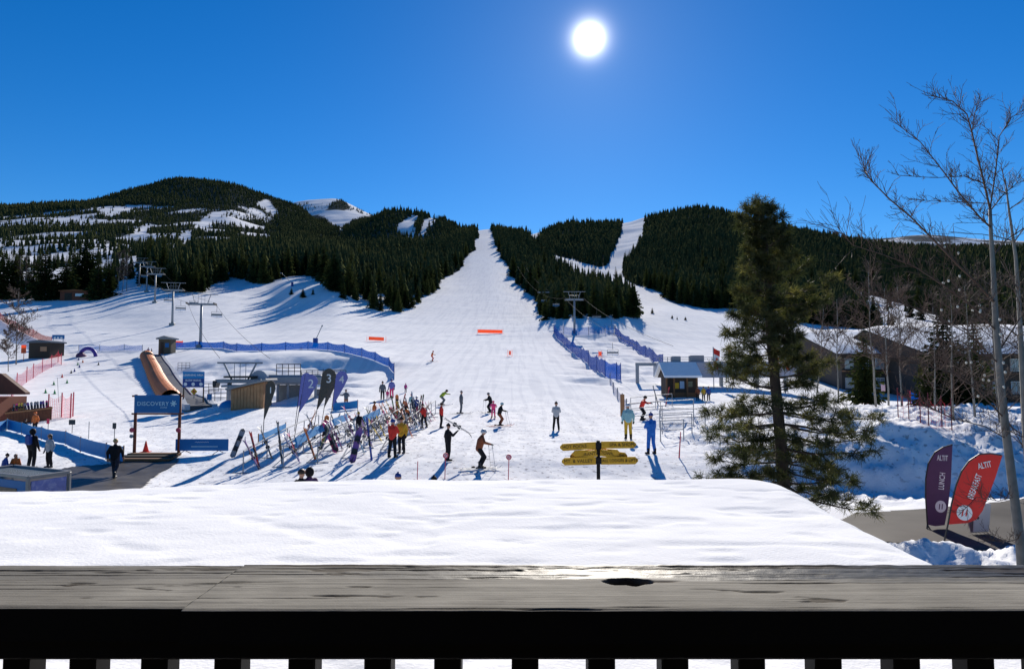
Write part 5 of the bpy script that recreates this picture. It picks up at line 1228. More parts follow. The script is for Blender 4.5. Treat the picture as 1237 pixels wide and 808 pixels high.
def chair(p, ang, label, seatm=None):
    """quad chair hung from its grip"""
    global _ch
    if _ch is None:
        root = thing('lift_chair', label, 'lift chair', p, ang, 'chairs of the lifts')
        m = MB(); m.tube([(0, 0, .05), (0, .05, -.4), (0, -.25, -.95), (0, -.3, -1.15)], .035, 6); m.tube([(-.95, -.3, -1.2), (.95, -.3, -1.2)], .03, 6); m.build('hanger', M['dark'], root)
        m = MB()
        for s in (-1, 1): m.tube([(s * .95, -.3, -1.2), (s * .98, -.25, -2.05), (s * .95, .22, -2.15)], .03, 6)
        m.build('bail', M['dark'], root)
        m = MB(); m.box((0, 0, -2.08), (1.9, .5, .09), bev=.02); sm = m.build('seat', M['grey'], root)
        m = MB(); m.box((0, -.26, -1.72), (1.9, .05, .34), Matrix.Rotation(R(10), 3, 'X'), bev=.02); m.build('backrest', M['grey'], root)
        m = MB(); m.tube([(-.9, .3, -1.55), (.9, .3, -1.55)], .02, 6); m.tube([(0, .3, -1.55), (0, .42, -2.45)], .02, 6); m.tube([(-.5, .42, -2.45), (.5, .42, -2.45)], .02, 6); m.build('safety_bar', M['steel'], root)
        _ch = root; o = root
    else:
        o = copy_tree(_ch); o.location = p; o.rotation_euler = (0, 0, ang); o['label'] = label
    if seatm:
        for c in o.children:
            if c.name.startswith('seat'): c.data = c.data.copy(); c.data.materials.clear(); c.data.materials.append(seatm)
    return o
def cable(pts, label, sag=.02, r=.022):
    out = []
    for i in range(len(pts) - 1):
        a, c = V(pts[i]), V(pts[i + 1]); L = (c - a).length
        for j in range(12): s = j / 12; q = a.lerp(c, s); q.z -= 4 * sag * L * s * (1 - s) * .5; out.append(q)
    out.append(V(pts[-1])); m = MB(); m.tube(out, r, 5); o = m.build('lift_cable', mat('cable_grey', (.05, .05, .055), .9, .1, noise=0), None, origin=out[0]); return tag(o, label, 'cable')
def line_pt(pts, i, s, sag=.02):
    a, c = V(pts[i]), V(pts[i + 1]); L = (c - a).length; q = a.lerp(c, s); q.z -= 2 * sag * L * s * (1 - s); return q
# left lift
LT = [G(242, 420), G(208, 393), G(187, 366), G(177, 353), G(168, 346)]
st = at(296, 62.0)
d0 = (LT[1] - st); d0.z = 0; d0.normalize(); la = math.atan2(d0.y, d0.x) - R(90); sidev = V((math.cos(la), math.sin(la), 0))
LH = [55 * LT[0].y / F - .4, 9.6, 9.8, 9.8, 9.8]
for i, (p, h) in enumerate(zip(LT, LH)):
    lift_tower(p, h, la * .35, 'galvanised lift tower ' + ['nearest the bottom station of the left chairlift', 'second from the bottom station, among hanging chairs', 'third up the left chairlift', 'fourth up the left chairlift in front of the dark trees', 'highest visible one of the left chairlift by the trees'][i])
lines = []
for s, nm in ((-1, 'left hand'), (1, 'right hand')):
    pts = [st + sidev * s * 2.2 + V((0, 0, 4.2))]
    for p, h in zip(LT, LH):
        ax = V((math.cos(la * .35), math.sin(la * .35), 0)); pts.append(p + ax * s * 2.6 + V((0, 0, h + .32)))
    e = pts[-1] + (pts[-1] - pts[-2]) * 1.6; pts.append(e); lines.append(pts); cable(pts, f'{nm} haul cable of the left chairlift')
CHL = [(1, 0, .93, 'grey lift chair with a blue seat right of the nearest tower', M['bluerack']), (0, 1, .22, 'grey lift chair just left of the nearest tower', None), (1, 1, .6, 'lift chair above and behind the nearest tower', None), (0, 1, .72, 'lift chair beside the second tower', None), (1, 2, .35, 'lift chair up the line right of the second tower', None), (0, 2, .45, 'lift chair up the line left of the third tower', None), (0, 3, .4, 'small far lift chair by the fourth tower', None), (1, 3, .5, 'small far lift chair right of the fourth tower', None)]
for s, i, f, lb, sm in CHL: chair(line_pt(lines[s], i, f), la + (math.pi if s else 0), lb, sm)

def left_station():
    b = at(290, 62.0); b2 = V((b.x, b.y, b.z - 1.15)); root = thing('lift_station', 'grey steel bottom station of the left chairlift with its bullwheel frame', 'lift station', b2, la * .4)
    s = M['steel']
    m = MB()
    for x in (-.9, .9): m.tube([(x, 0, -.5), (x, 0, 3.1)], .2, 8)
    m.build('column', s, root)
    m = MB(); m.box((0, 0, 3.2), (4.0, 1.6, .35), bev=.05); m.box((0, 0, 2.75), (2.8, 2.4, .2), bev=.04); m.build('deck', s, root)
    m = MB(); m.tube([(0, .4, 3.5), (0, .4, 3.68)], 1.5, 24); m.build('bullwheel', M['dark'], root)
    m = MB()
    for x in (-1, 1): m.tube([(x * .7, 0, 3.3), (x * 1.45, 0, 4.9)], .09, 6)
    m.tube([(-2.0, 0, 4.9), (2.0, 0, 4.9)], .09, 6)
    for x in (-.5, 0, .5): m.tube([(x, 0, 3.3), (x, 0, 4.9)], .03, 5)
    m.build('gantry', s, root)
    m = MB()
    for x in (-2.0, 2.0):
        m = MB(); m.box((x, -.2, 3.0), (.3, 1.8, .5), bev=.05)
        for i in range(4): m.tube([(x - .1, -.9 + i * .45, 2.8), (x + .1, -.9 + i * .45, 2.8)], .2, 10)
        m.build('sheave_train', M['dark'], root)
left_station()
def left_terminal():
    b = at(350, 64.0); b.z -= 1.35; root = thing('lift_terminal', 'long grey boarding terminal with round drum end behind the cedar hut', 'lift station', b, R(-4)); k = 64 / F
    m = MB(); m.box((.6, 0, 3.1), (6.0, 2.2, .9), bev=.2); m.build('roof_beam', M['steel'], root)
    m = MB(); m.tube([(-2.4, -1.4, 3.15), (-2.4, 1.2, 3.15)], .85, 20); m.build('drum', mat('pale_drum', (.34, .39, .47), .8, .1), root, smooth=False)
    m = MB()
    for x in (-1.7, -.9, .1, 1.4, 2.8): m.tube([(x, -.6, -.3), (x, -.6, 2.8)], .13, 8); m.tube([(x + .3, .8, -.3), (x + .3, .8, 2.8)], .1, 8)
    m.build('column', M['steel'], root)
    m = MB(); m.box((.1, .3, 1.3), (2.6, .12, 2.6), bev=.02); m.box((3.2, .5, 1.2), (1.4, .1, 2.0), bev=.02); m.build('screen_wall', M['grey'], root)
    m = MB()
    for x in (-1.2, -.6, 0, .6, 1.2): m.tube([(x - .3, .4, 3.5), (x - .3, .4, 4.6)], .035, 5)
    for z in (3.9, 4.25, 4.6): m.tube([(-1.5, .4, z), (.9, .4, z)], .035, 5)
    m.build('catwalk_railing', M['dark'], root)
    m = MB()
    for i in range(9): m.tube([(1.2 + i * .55, -.2, 3.5), (1.2 + i * .55, -.2, 4.0)], .03, 5)
    for z in (3.62, 3.8, 4.0): m.tube([(1.2, -.2, z), (5.6, -.2, z)], .03, 5)
    m.build('upper_railing', M['dark'], root)
left_terminal()
def cedar_hut():
    a, c = G(289, 492), G(319, 493); d = (a.y + c.y) / 2; b = (a + c) / 2; root = thing('cedar_hut', 'small cedar board hut with sloping grey roof before the left lift station', 'hut', b); w = (c.x - a.x); h = 22 * d / F; h2 = 31 * d / F
    m = MB(); m.prism([(-w / 2, -.2), (w / 2, -.2), (w / 2, h2), (-w / 2, h)], 2.0); wl = m.build('wall', M['tan'], root)
    m = MB()
    n = 10
    for i in range(n): x = -w / 2 + w * (i + .5) / n; zt2 = h + (h2 - h) * (i + .5) / n; m.box((x, -1.02, zt2 / 2 - .05), (w / n * .86, .04, zt2 - .1), mi=0)
    m.build('cladding_boards', mat('cedar_boards_light', (.36, .19, .085), .7, noise=.4, scale=2.5), root)
    m = MB(); ang = math.atan2(h2 - h, w); m.box((0, 0, (h + h2) / 2 + .12), (w / math.cos(ang) + .7, 2.8, .18), Matrix.Rotation(-ang, 3, 'Y'), bev=.02); m.build('roof', M['grey'], root)
cedar_hut()
# right lift
RT = [G(694, 402), G(657, 377, 240), at(630, 400)]
rn = at(792, 74)
rd = RT[0] - rn; ra = math.atan2(rd.y, rd.x) - R(90); rs = V((math.cos(ra), math.sin(ra), 0))
RH = [49 * RT[0].y / F - 1.8, 24 * RT[1].y / F, 11]
rl = []
for i in range(2): lift_tower(RT[i], RH[i], ra * .5, ['dark lift tower standing inside the blue net enclosure', 'lift tower at the edge of the wide piste by the woods'][i], arm=4.6, platform=i == 0)
for s, nm in ((-1, 'left hand'), (1, 'right hand')):
    ax = V((math.cos(ra * .5), math.sin(ra * .5), 0)); pts = [rn + rs * s * 2.0 + V((0, 0, 4.5))] + [RT[i] + ax * s * 2.3 + V((0, 0, RH[i] + .3)) for i in range(3)]
    rl.append(pts); cable(pts, f'{nm} haul cable of the right chairlift')
for s, i, f, lb in ((0, 1, .25, 'dark lift chair above the nets, left line of the right chairlift'), (1, 0, .72, 'dark lift chair under the cables of the right chairlift'), (0, 1, .7, 'far lift chair in front of the wood right of the piste'), (1, 1, .55, 'far lift chair on the right line before the wood')):
    chair(line_pt(rl[s], i, f), ra + (math.pi if s else 0), lb)
for px, row, lb in ((740, 432, 'lift chair standing low over the snow inside the net enclosure'), (739, 400, 'lift chair at the upper end of the net enclosure')):
    p = G(px, row); chair(p + V((0, 0, 2.6)), ra, lb)
def right_station():
    d = 76; k = d / F; b = at(865, d); root = thing('lift_station', 'long grey lift station beam reading PANORAMA behind the pine', 'lift station', b, 0); X = lambda px: (px - 865) * k; Z = lambda r_: P(865, r_, d).z - b.z
    m = MB(); m.box(((X(792) + X(962)) / 2, 0, (Z(437) + Z(456)) / 2), (X(962) - X(792), 2.6, Z(437) - Z(456)), bev=.12); bm_ = m.build('beam', mat('station_grey', (.36, .385, .44), .6), root)
    m = MB(); m.box(((X(768) + X(793)) / 2, 0, Z(440)), (X(793) - X(768), .3, .35)); m.build('outrigger', M['steel'], root)
    m = MB(); m.box((X(770), 0, Z(452)), (.34, .34, Z(440) - Z(464))); 
    for px in (806, 838, 872, 915, 950): m.box((X(px), .3, Z(456) / 2 - .3), (.35, .4, Z(456) + .6))
    m.build('column', M['steel'], root)
    text_mesh('PANORAMA', 8.2 * k, mat('dark_grey_lettering', (.03, .035, .06), .5), bm_, (X(891), -1.33, Z(450.5)), FRONT, bold=.004, space=1.1)
    m = MB(); m.prism([(X(886), Z(446)), (X(891), Z(440)), (X(894), Z(443)), (X(898), Z(438.5)), (X(905), Z(446)), (X(899), Z(443)), (X(893), Z(445))], .03, Matrix.Translation((0, -1.32, 0))); m.build('mountain_emblem', M['bluerack'], bm_)
    m = MB()
    for px in (798, 808, 822, 835, 850, 862): m.tube([(X(px), .5, Z(437)), (X(px), .5, Z(431))], .04, 5)
    m.tube([(X(795), .5, Z(431.5)), (X(866), .5, Z(431.5))], .03, 5); m.tube([(X(795), .5, Z(434)), (X(866), .5, Z(434))], .03, 5); m.build('catwalk_railing', M['steel'], root)
    m = MB(); m.box((X(817), .2, Z(434.5)), (1.0, .8, .8), bev=.05); m.box((X(842), .2, Z(434)), (1.6, .8, .9), bev=.05); m.build('motor_housing', M['steel'], root)
right_station()
def ticket_hut():
    d = 63; k = d / F; b = G(820, 480, 50); d = b.y; k = d / F; root = thing('ticket_hut', 'dark timber hut with snowy gable roof left of the pine', 'hut', b, R(4)); X = lambda px: (px - 820) * k; Z = lambda r_: (480 - r_) * k
    w0, w1 = X(806), X(842); h = Z(455)
    m = MB(); m.box(((w0 + w1) / 2, 1.0, h / 2 - .1), (w1 - w0, 2.0, h + .2)); m.build('wall', M['darkwood'], root)
    m = MB(); m.box(((w0 + w1) / 2, -.05, Z(474) / 2), (w1 - w0, .12, Z(474)), bev=.02); m.build('counter', M['wood'], root)
    for px in (804, 813, 829, 841): m = MB(); m.box((X(px), -.35, h / 2), (.14, .14, h + .1)); m.build('post', M['wood'], root)
    m = MB(); m.box((X(817), -.06, Z(466)), (6.5 * k, .05, 7 * k), bev=.02); m.build('yellow_notice', M['yellowcloth'], root)
    m = MB(); m.box((X(824), -.07, Z(465)), (5.5 * k, .05, 9 * k), bev=.02); m.build('pale_notice', mat('pale_notice', (.32, .45, .6), .6), root)
    m = MB(); m.box((X(834), -.07, Z(464)), (6 * k, .05, 7 * k), bev=.02); m.build('window', M['glass'], root)
    rg = Z(440); ev = Z(455)
    m = MB(); xa, xb = X(800), X(846)
    vs = []
    for y, z in ((-.7, ev - .1), (1.0, rg), (2.7, ev - .1)): vs += [(xa, y, z), (xb, y, z)]
    for y, z in ((-.7, ev + .1), (1.0, rg + .2), (2.7, ev + .1)): vs += [(xa, y, z), (xb, y, z)]
    m.add(vs, [(0, 1, 3, 2), (2, 3, 5, 4), (6, 8, 9, 7), (8, 10, 11, 9), (0, 2, 8, 6), (2, 4, 10, 8), (1, 7, 9, 3), (3, 9, 11, 5), (0, 6, 7, 1), (4, 5, 11, 10)]); rf = m.build('roof', mat('snow_dusted_shingle', (.85, .86, .88), .7, noise=.06, scale=3), root)
    m = MB(); m.prism([(-1.7, ev - .1), (0, rg - .05), (1.7, ev - .1)], .1, Matrix.Translation((X(805), 1.0, 0)) @ Matrix.Rotation(R(90), 4, 'Z')); m.build('gable', M['darkwood'], root)
ticket_hut()
def flag(px, rfoot, rtop, d, label, wr=7):
    k = d / F; b = at(px, d); root = thing('national_flag', label, 'flag', b, R(random.uniform(-10, 10))); zt2 = P(px, rtop, d).z - b.z
    m = MB(); m.tube([(0, 0, -.2), (0, 0, zt2)], .05, 6); m.build('pole', M['steel'], root)
    hh = (rfoot - rtop) * k; w = wr * k; n = 10
    for lo, hi, mm, nm in ((0, .3, M['red'], 'red_band'), (.3, .68, M['white'], 'white_band'), (.68, 1.0, M['red'], 'red_band')):
        m = MB(); vs = []; fs = []
        for i in range(n + 1):
            f = lo + (hi - lo) * i / n; z = zt2 - .1 - hh * f
            for j in range(4):
                x = w * j / 3 * (1 - .25 * f) + .06; y = .18 * math.sin(f * 5 + j * 1.3)
                vs.append((x, y, z - .12 * j))
        for i in range(n):
            for j in range(3): fs.append((i * 4 + j, i * 4 + j + 1, i * 4 + 5 + j, i * 4 + 4 + j))
        m.add(vs, fs); o = m.build(nm, mm, root); sd = o.modifiers.new('thick', 'SOLIDIFY'); sd.thickness = .015
    m = MB()
    lf = [(0, .5), (.12, .25), (.3, .3), (.24, .05), (.45, 0), (.2, -.2), (.06, -.22), (.03, -.45)]; out = lf + [(-x, y) for x, y in lf[::-1] if x]
    sc = hh * .22; m.prism([(x * sc * .9, y * sc) for x, y in out], .01, Matrix.Translation((w * .5, -.24, zt2 - .35 - hh * .49))); m.build('leaf_emblem', M['red'], root)
flag(862, 442, 419, 72, 'red and white flag with a leaf hanging above the station beam, left of the pine')
flag(880, 441, 420, 82, 'red and white flag partly behind the pine, second from the left', 4)
flag(936, 441, 419, 74, 'red and white flag seen just right of the pine trunk')
flag(948, 443, 419, 73, 'rightmost red and white flag of the row, right of the pine trunk')

# ------------------------------------------------------------------ nets and railings
def net_fence(pts, label, hgt, m, posts=M['dark'], name='net_fence', every=None, cat='net fence', sag=.18, seg=6, pr_=.05):
    W = [G(*q) if not isinstance(q, Vector) else q for q in pts]; b = W[0]; root = thing(name, label, cat, b)
    mb = MB(); uv = []; run = 0
    for i in range(len(W) - 1):
        a, c = W[i], W[i + 1]; L = (c - a).length; pr = None
        for j in range(seg + 1):
            s = j / seg; q = a.lerp(c, s); q.z = zt(q.x, q.y); lo = q - b + V((0, 0, .05)); hi = q - b + V((0, 0, hgt * (1 - sag * math.sin(math.pi * s)))); u = run + L * s
            if pr:
                o = len(mb.v); mb.v += [pr[0], lo, hi, pr[1]]; mb.f.append((o, o + 1, o + 2, o + 3)); mb.m.append(0); uv += [(pr[2], 0), (u, 0), (u, hgt), (pr[2], hgt)]
            pr = (lo, hi, u)
        run += L
    mb.v = [tuple(v) for v in mb.v]; mb.uv = uv; mb.build('netting', m, root)
    for q in W:
        p = MB(); p.tube([q - b - V((0, 0, .2)), q - b + V((0, 0, hgt * 1.06))], pr_, 6); p.build('post', posts, root)
    return root
net_fence([(205, 421), (236, 420), (270, 421), (286, 424), (316, 424), (345, 423), (372, 422), (396, 423), (416, 426), (437, 431), (453, 436), (470, 443), (476, 451), (476, 459)], 'blue net fence along the crest of the snow bank behind the left lift station', 1.35, netting('bank_netting', (.0, .06, .30), .12, .74), M['navy'])
net_fence([(669, 402), (673, 409), (679, 414), (685, 420), (692, 426), (702, 434), (711, 441), (721, 448), (731, 455), (745, 459), (750, 460)], 'dense dark blue net fence along the left side of the right lift enclosure', 2.1, M['mesh_blue'], M['navy'], sag=.1)
net_fence([(669, 402), (681, 404), (711, 405), (731, 403), (742, 403)], 'thin net fence across the upper end of the right lift enclosure', 2.0, M['mesh_thin'], M['dark'])
net_fence([(743, 403), (750, 412), (760, 418), (769, 424), (780, 431), (789, 437), (801, 444)], 'dense blue net fence along the right side of the right lift enclosure', 2.0, M['mesh_blue'], M['navy'], sag=.1)
net_fence([(70, 438), (62, 444), (51, 450), (40, 457), (32, 462), (20, 472), (14, 482)], 'red net fence running downhill from the dark shed', 2.1, M['mesh_red'], M['redpost'])
net_fence([(70, 438), (74, 441)], 'short red net wing beside the dark shed', 2.0, M['mesh_red'], M['redpost'])
net_fence([(58, 506), (74, 504), (85, 505), (88, 503)], 'pale red net beside the wooden ski rack', 2.0, M['mesh_red'], M['redpost'])
net_fence([(-40, 360 + 4), (0, 386), (18, 397), (40, 408), (62, 418)], 'red brown fence descending from the left edge above the shed', 2.0, M['mesh_orange'], M['redpost'], name='slope_fence')
net_fence([(95, 424), (120, 424), (150, 423), (172, 424)], 'thin rope net across the top of the learning slope', 1.2, M['mesh_thin'], M['grey'])
def orange_fence(px, row, wpx, hpx, label):
    a = G(px - wpx / 2, row); c = G(px + wpx / 2, row - 1); b = (a + c) / 2; root = thing('warning_fence', label, 'warning fence', b); k = b.y / F
    m = MB(); n = 8; L = wpx * k; h = hpx * k; ang = math.atan2(c.y - a.y, c.x - a.x); uv = []
    m.box((0, 0, .25 + h / 2), (L, .03, h), ang, bev=.01); m.build('netting', M['orangenet'], root)
    for s in (-1, 1): p = MB(); p.tube([(s * L / 2, 0, -.3), (s * L / 2, 0, h + .4)], .04, 6); p.build('post', M['orangenet'], root)
orange_fence(454.5, 413, 23, 4, 'orange warning fence on the piste above the blue net')
orange_fence(592, 404, 31, 4, 'orange warning fence in the middle of the wide piste')
orange_fence(616, 431, 5, 5, 'small square orange marker on the wide piste')
orange_fence(725, 432, 4, 5, 'small square orange marker right of the net enclosure')
orange_fence(671, 378, 5, 3, 'tiny orange marker at the brow below the wood')
orange_fence(216, 420, 9, 6, 'short orange fence next to the operator cabin')
def queue_rails():
    segs = [((757, 530), (757, 0), 0)]
    runs = [[(760, 506), (798, 503), (838, 502)], [(762, 514), (800, 510), (838, 508)], [(797, 516), (838, 515), (852, 514)], [(800, 524), (836, 524)], [(798, 533), (826, 531)], [(762, 497), (792, 493), (812, 491)]]
    for i, r_ in enumerate(runs):
        W = [G(*q) for q in r_]; b = W[0]; root = thing('queue_railing', f'thin steel queue railing by the ticket hut, {["just behind the snowboarder in red", "second behind the snowboarder in red", "right of the blue person, upper", "right of the blue person, middle", "right of the blue person, lowest", "farthest, beside the hut"][i]}', 'railing', b, 0, 'queue railings')
        for z in (1.05, .55): m = MB(); m.tube([q - b + V((0, 0, z)) for q in W], .028, 6); m.build('rail', M['steel'], root)
        for q in W: m = MB(); m.tube([q - b - V((0, 0, .1)), q - b + V((0, 0, 1.05))], .028, 6); m.build('post', M['steel'], root)
queue_rails()
net_fence([(737, 462), (741, 474), (746, 482), (752, 490), (757, 498)], 'low rope fence bending down toward the person in yellow trousers', 1.0, M['mesh_thin'], M['grey'])
p = G(752, 503); m = MB(); m.box((0, 0, .8), (.3, .1, 1.6), bev=.02); o = m.build('wooden_post', M['tan'], None); o.location = p; tag(o, 'wooden board post standing behind the person in teal and yellow', 'post')
for i, (px, row, t, ci, lb) in enumerate(((795, 489, -12, 0, 'black and white skis propped on the rail left of the hut'), (804, 491, 14, 1, 'red skis propped on the rail left of the hut'))): lean_at(px, row, t, 0, 1.7, 'ski', ci, lb)

# ------------------------------------------------------------------ the learning area on the left
def carpet():
    a, c = G(206, 482), G(177, 430); b = a; root = thing('carpet_tunnel', 'ribbed orange tunnel of the carpet lift climbing the learning slope', 'tunnel', b)
    n = 46; r0 = 1.05; vs = []; fs = []; k = 10
    for i in range(n + 1):
        q = a.lerp(c, i / n); q.z = zt(q.x, q.y); rr_ = r0 * (1.0 + (.10 if i % 2 else -.05)); ax = V((c.y - a.y, -(c.x - a.x), 0)).normalized()
        for j in range(k + 1): th = math.pi * j / k; vs.append(q - b + ax * math.cos(th) * rr_ + V((0, 0, math.sin(th) * rr_ * 1.05 - .05)))
    for i in range(n):
        for j in range(k): fs.append((i * (k + 1) + j, i * (k + 1) + j + 1, (i + 1) * (k + 1) + j + 1, (i + 1) * (k + 1) + j))
    m = MB(); m.add(vs, fs); o = m.build('shell', mat('tunnel_orange', (.52, .14, .018), .6, noise=.15, scale=1), root); sd = o.modifiers.new('t', 'SOLIDIFY'); sd.thickness = .04
    a, c = G(243, 494), G(187, 430); root = thing('carpet_lift', 'dark moving carpet lift beside the orange tunnel', 'carpet lift', a)
    m = MB(); vs = []; fs = []; ax = V((c.y - a.y, -(c.x - a.x), 0)).normalized(); n = 30
    for sgn, nm, mm, w0, w1, z in ((0, 'belt', mat('belt_rubber', (.05, .052, .06), .6), -.9, .9, .3), (1, 'left_rim', mat('carpet_rim', (.4, .42, .45), .5), -1.35, -.9, .42), (2, 'right_rim', MATS.get('carpet_rim'), .9, 1.35, .42)):
        m = MB(); vs = []; fs = []
        for i in range(n + 1):
            q = a.lerp(c, i / n); q.z = zt(q.x, q.y)
            for w_, zz in ((w0, -.1), (w0, z), (w1, z), (w1, -.1)): vs.append(q - a + ax * w_ + V((0, 0, zz)))
        for i in range(n):
            for j in range(3): fs.append((i * 4 + j, i * 4 + j + 1, (i + 1) * 4 + j + 1, (i + 1) * 4 + j))
        fs += [(0, 3, 2, 1), (n * 4, n * 4 + 1, n * 4 + 2, n * 4 + 3)]
        m.add(vs, fs); m.build('belt' if sgn == 0 else 'side_rim', mm or MATS['carpet_rim'], root)
carpet()
def cabin(px, row, wpx, hpx, m, label, name, roofm, pitch=0, sign=None, over=.15, dd=None, door=True):
    p = G(px, row); k = p.y / F; w, h = wpx * k, hpx * k; root = thing(name, label, 'hut', p, R(random.uniform(-6, 6))); dp = dd or w * .8
    b = MB(); b.box((0, dp / 2, h * .45 - .1), (w, dp, h * .9 + .2), bev=.03); b.build('wall', m, root)
    b = MB(); b.prism([(-w / 2 - over * w, h * .86), (w / 2 + over * w, h * .86), (w / 2 + over * w, h * .93), (0, h * (.93 + pitch)), (-w / 2 - over * w, h * .93)], dp + over * 2 * w, Matrix.Translation((0, dp / 2, 0))); b.build('roof', roofm, root)
    if door: b = MB(); b.box((-w * .2, -.02, h * .36), (w * .26, .06, h * .7), bev=.01); b.build('door', M['darkwood'], root)
    b = MB(); b.box((w * .2, -.02, h * .52), (w * .3, .06, h * .25), bev=.01); b.build('window', sign or M['glass'], root)
    return root
cabin(198.5, 428, 15, 21, mat('cabin_brown', (.09, .075, .05), .7), 'small brown operator cabin with round cap at the top of the carpet lift', 'operator_cabin', M['grey'], .14, M['blue'])
cabin(47, 433, 28, 22, M['darkwood'], 'black wooden shed with low gable roof beside the red net', 'dark_shed', mat('shed_roof', (.10, .12, .15), .6), .1, mat('shed_board', (.42, .24, .13), .7), .06, door=False)
cabin(89, 363, 35, 13, M['redwood'], 'low rust red hut under the spruces at the top of the learning slope', 'red_hut', mat('rust_roof', (.24, .07, .02), .6), .1, M['white'], .04, dd=5)
p = G(28, 436); k = p.y / F; m = MB(); m.box((0, 0, 2.2), (6 * k, .1, 10 * k), bev=.03); m.tube([(0, .1, -.2), (0, .1, 2)], .05, 6); o = m.build('orange_panel', M['orangenet'], None); o.location = p; tag(o, 'orange panel standing at the left side of the black shed', 'panel')
def eave_hut():
    d = 52.0; k = d / F; b = at(-6, d); root = thing('timber_lodge', 'timber hut with a wide dark red eave cut by the left edge', 'hut', b); X = lambda px: (px + 6) * k; Z = lambda r_: P(0, r_, d).z - b.z
    m = MB(); m.box((X(-20), 1.5, Z(480) / 2 - .2), (X(0) - X(-40), 3, Z(480) + .4)); m.build('wall', M['redwood'], root)
    m = MB(); m.prism([(X(-70), Z(477)), (X(21), Z(477)), (X(21), Z(474.5)), (X(-10), Z(451)), (X(-70), Z(451))], .5, Matrix.Translation((0, 1.2, 0))); m.build('roof', mat('eave_red', (.07, .018, .012), .7, noise=.4, scale=3), root)
    m = MB(); m.box((X(2), -.6, Z(496)), (.22, .22, Z(478) - Z(512))); m.build('post', M['darkwood'], root)
    m = MB(); m.box((X(3), -.75, Z(500)), (7 * k, .05, 7 * k)); m.build('notice', M['lgrey'], root)
eave_hut()
def plank_rack():
    a, c = G(3, 515), G(62, 507); b = a; L = (c - a).length; ang = math.atan2(c.y - a.y, c.x - a.x); root = thing('plank_rack', 'fence like wooden rack of upright planks holding small coloured boards', 'rack', b, ang)
    m = MB(); n = 34; h = 20 * a.y / F * .93; sl = (c.z - a.z) / L
    for i in range(n): x = L * (i + .5) / n; m.box((x, 0, h / 2 - .1 + sl * x), (L / n * .8, .06, h + random.uniform(-.08, .08)))
    m.build('planks', mat('rack_planks', (.15, .055, .025), .7, noise=.5, scale=2), root)
    m = MB(); m.box((L / 2, -.06, h * .82 + sl * L / 2), (L, .08, .12), Matrix.Rotation(-math.atan(sl), 3, 'Y')); m.build('rail', M['tan'], root)
    cc = ['pink', 'yellow', 'black and white', 'pink', 'yellow', 'yellow', 'grey', 'purple', 'black and white', 'grey', 'black and white', 'dark blue', 'purple', 'pink']
    names = [x[0] for x in PAL]
    for i, cn in enumerate(cc):
        x = L * (i + 1.6) / 16; q = b + Matrix.Rotation(ang, 3, 'Z') @ V((x, .16, h * .62 + sl * x))
        snowboard(q + V((0, 0, .35)), (R(80), R(random.uniform(-8, 8)), ang), PM[names.index(cn)], f'small {cn} rental board stored in the plank rack, {ORD[i]} from the left', 'rental boards in the plank rack', 1.15)
plank_rack()
def arch():
    p = G(106, 431); k = p.y / F; r_ = 9.5 * k; root = thing('inflatable_arch', 'purple inflatable arch on the learning slope', 'arch', p)
    m = MB(); m.tube([(-math.cos(math.pi * i / 16) * r_, 0, math.sin(math.pi * i / 16) * r_ * 1.05) for i in range(17)], 2.1 * k, 12); m.build('tube', mat('arch_purple', (.055, .03, .26), .5), root, smooth=True)
    p = G(98, 431); m = MB(); m.ell((0, 0, .1), (5.5 * k, 1.0, .75), 14, 8, zmin=-.2); m.ell((2.2 * k, -.4, .25), (2.5 * k, .7, .7), 12, 6, zmin=-.2); o = m.build('kit_bag', M['plum'], None, smooth=True); o.location = p; tag(o, 'dark heap of kit lying beside the purple arch', 'bag')
arch()
def sign_tent():
    p = G(70, 419); k = p.y / F; root = thing('banner_canopy', 'small blue banner canopy on legs behind the black shed', 'banner', p); m = MB(); m.box((0, 0, 12 * k), (15 * k, .1, 5 * k), bev=.03); m.build('banner', M['blue'], root)
    m = MB()
    for x in (-6, 6): m.tube([(x * k, 0, -.2), (x * k, 0, 10 * k)], .06, 6)
    m.build('legs', M['steel'], root)
    m = MB()
    for x in (-4, 0, 4): m.box((x * k, -.07, 11 * k), (2.4 * k, .03, 2 * k))
    m.build('white_marks', M['letter'], root)
sign_tent()
for i, (px, row, c_) in enumerate(((95, 435, 'navy'), (100, 438, 'orange'), (94, 441, 'green2'), (96, 444, 'navy'), (90, 449, 'navy'), (86, 451, 'dark'), (75, 456, 'red'), (81, 463, 'green2'), (65, 465, 'green2'), (55, 475, 'green2'), (66, 476, 'green2'), (119, 441, 'dark'))):
    M.setdefault('green2', mat('cone_green', (.03, .28, .09), .5)); cn = {'green2': 'green', 'navy': 'dark blue', 'dark': 'black'}.get(c_, c_)
    cone(G(px, row), .55, M[c_], f'small {cn} slalom cone on the learning slope, {ORD[i]} down from the purple arch', 'slalom_cone', 'slalom cones of the learning slope')
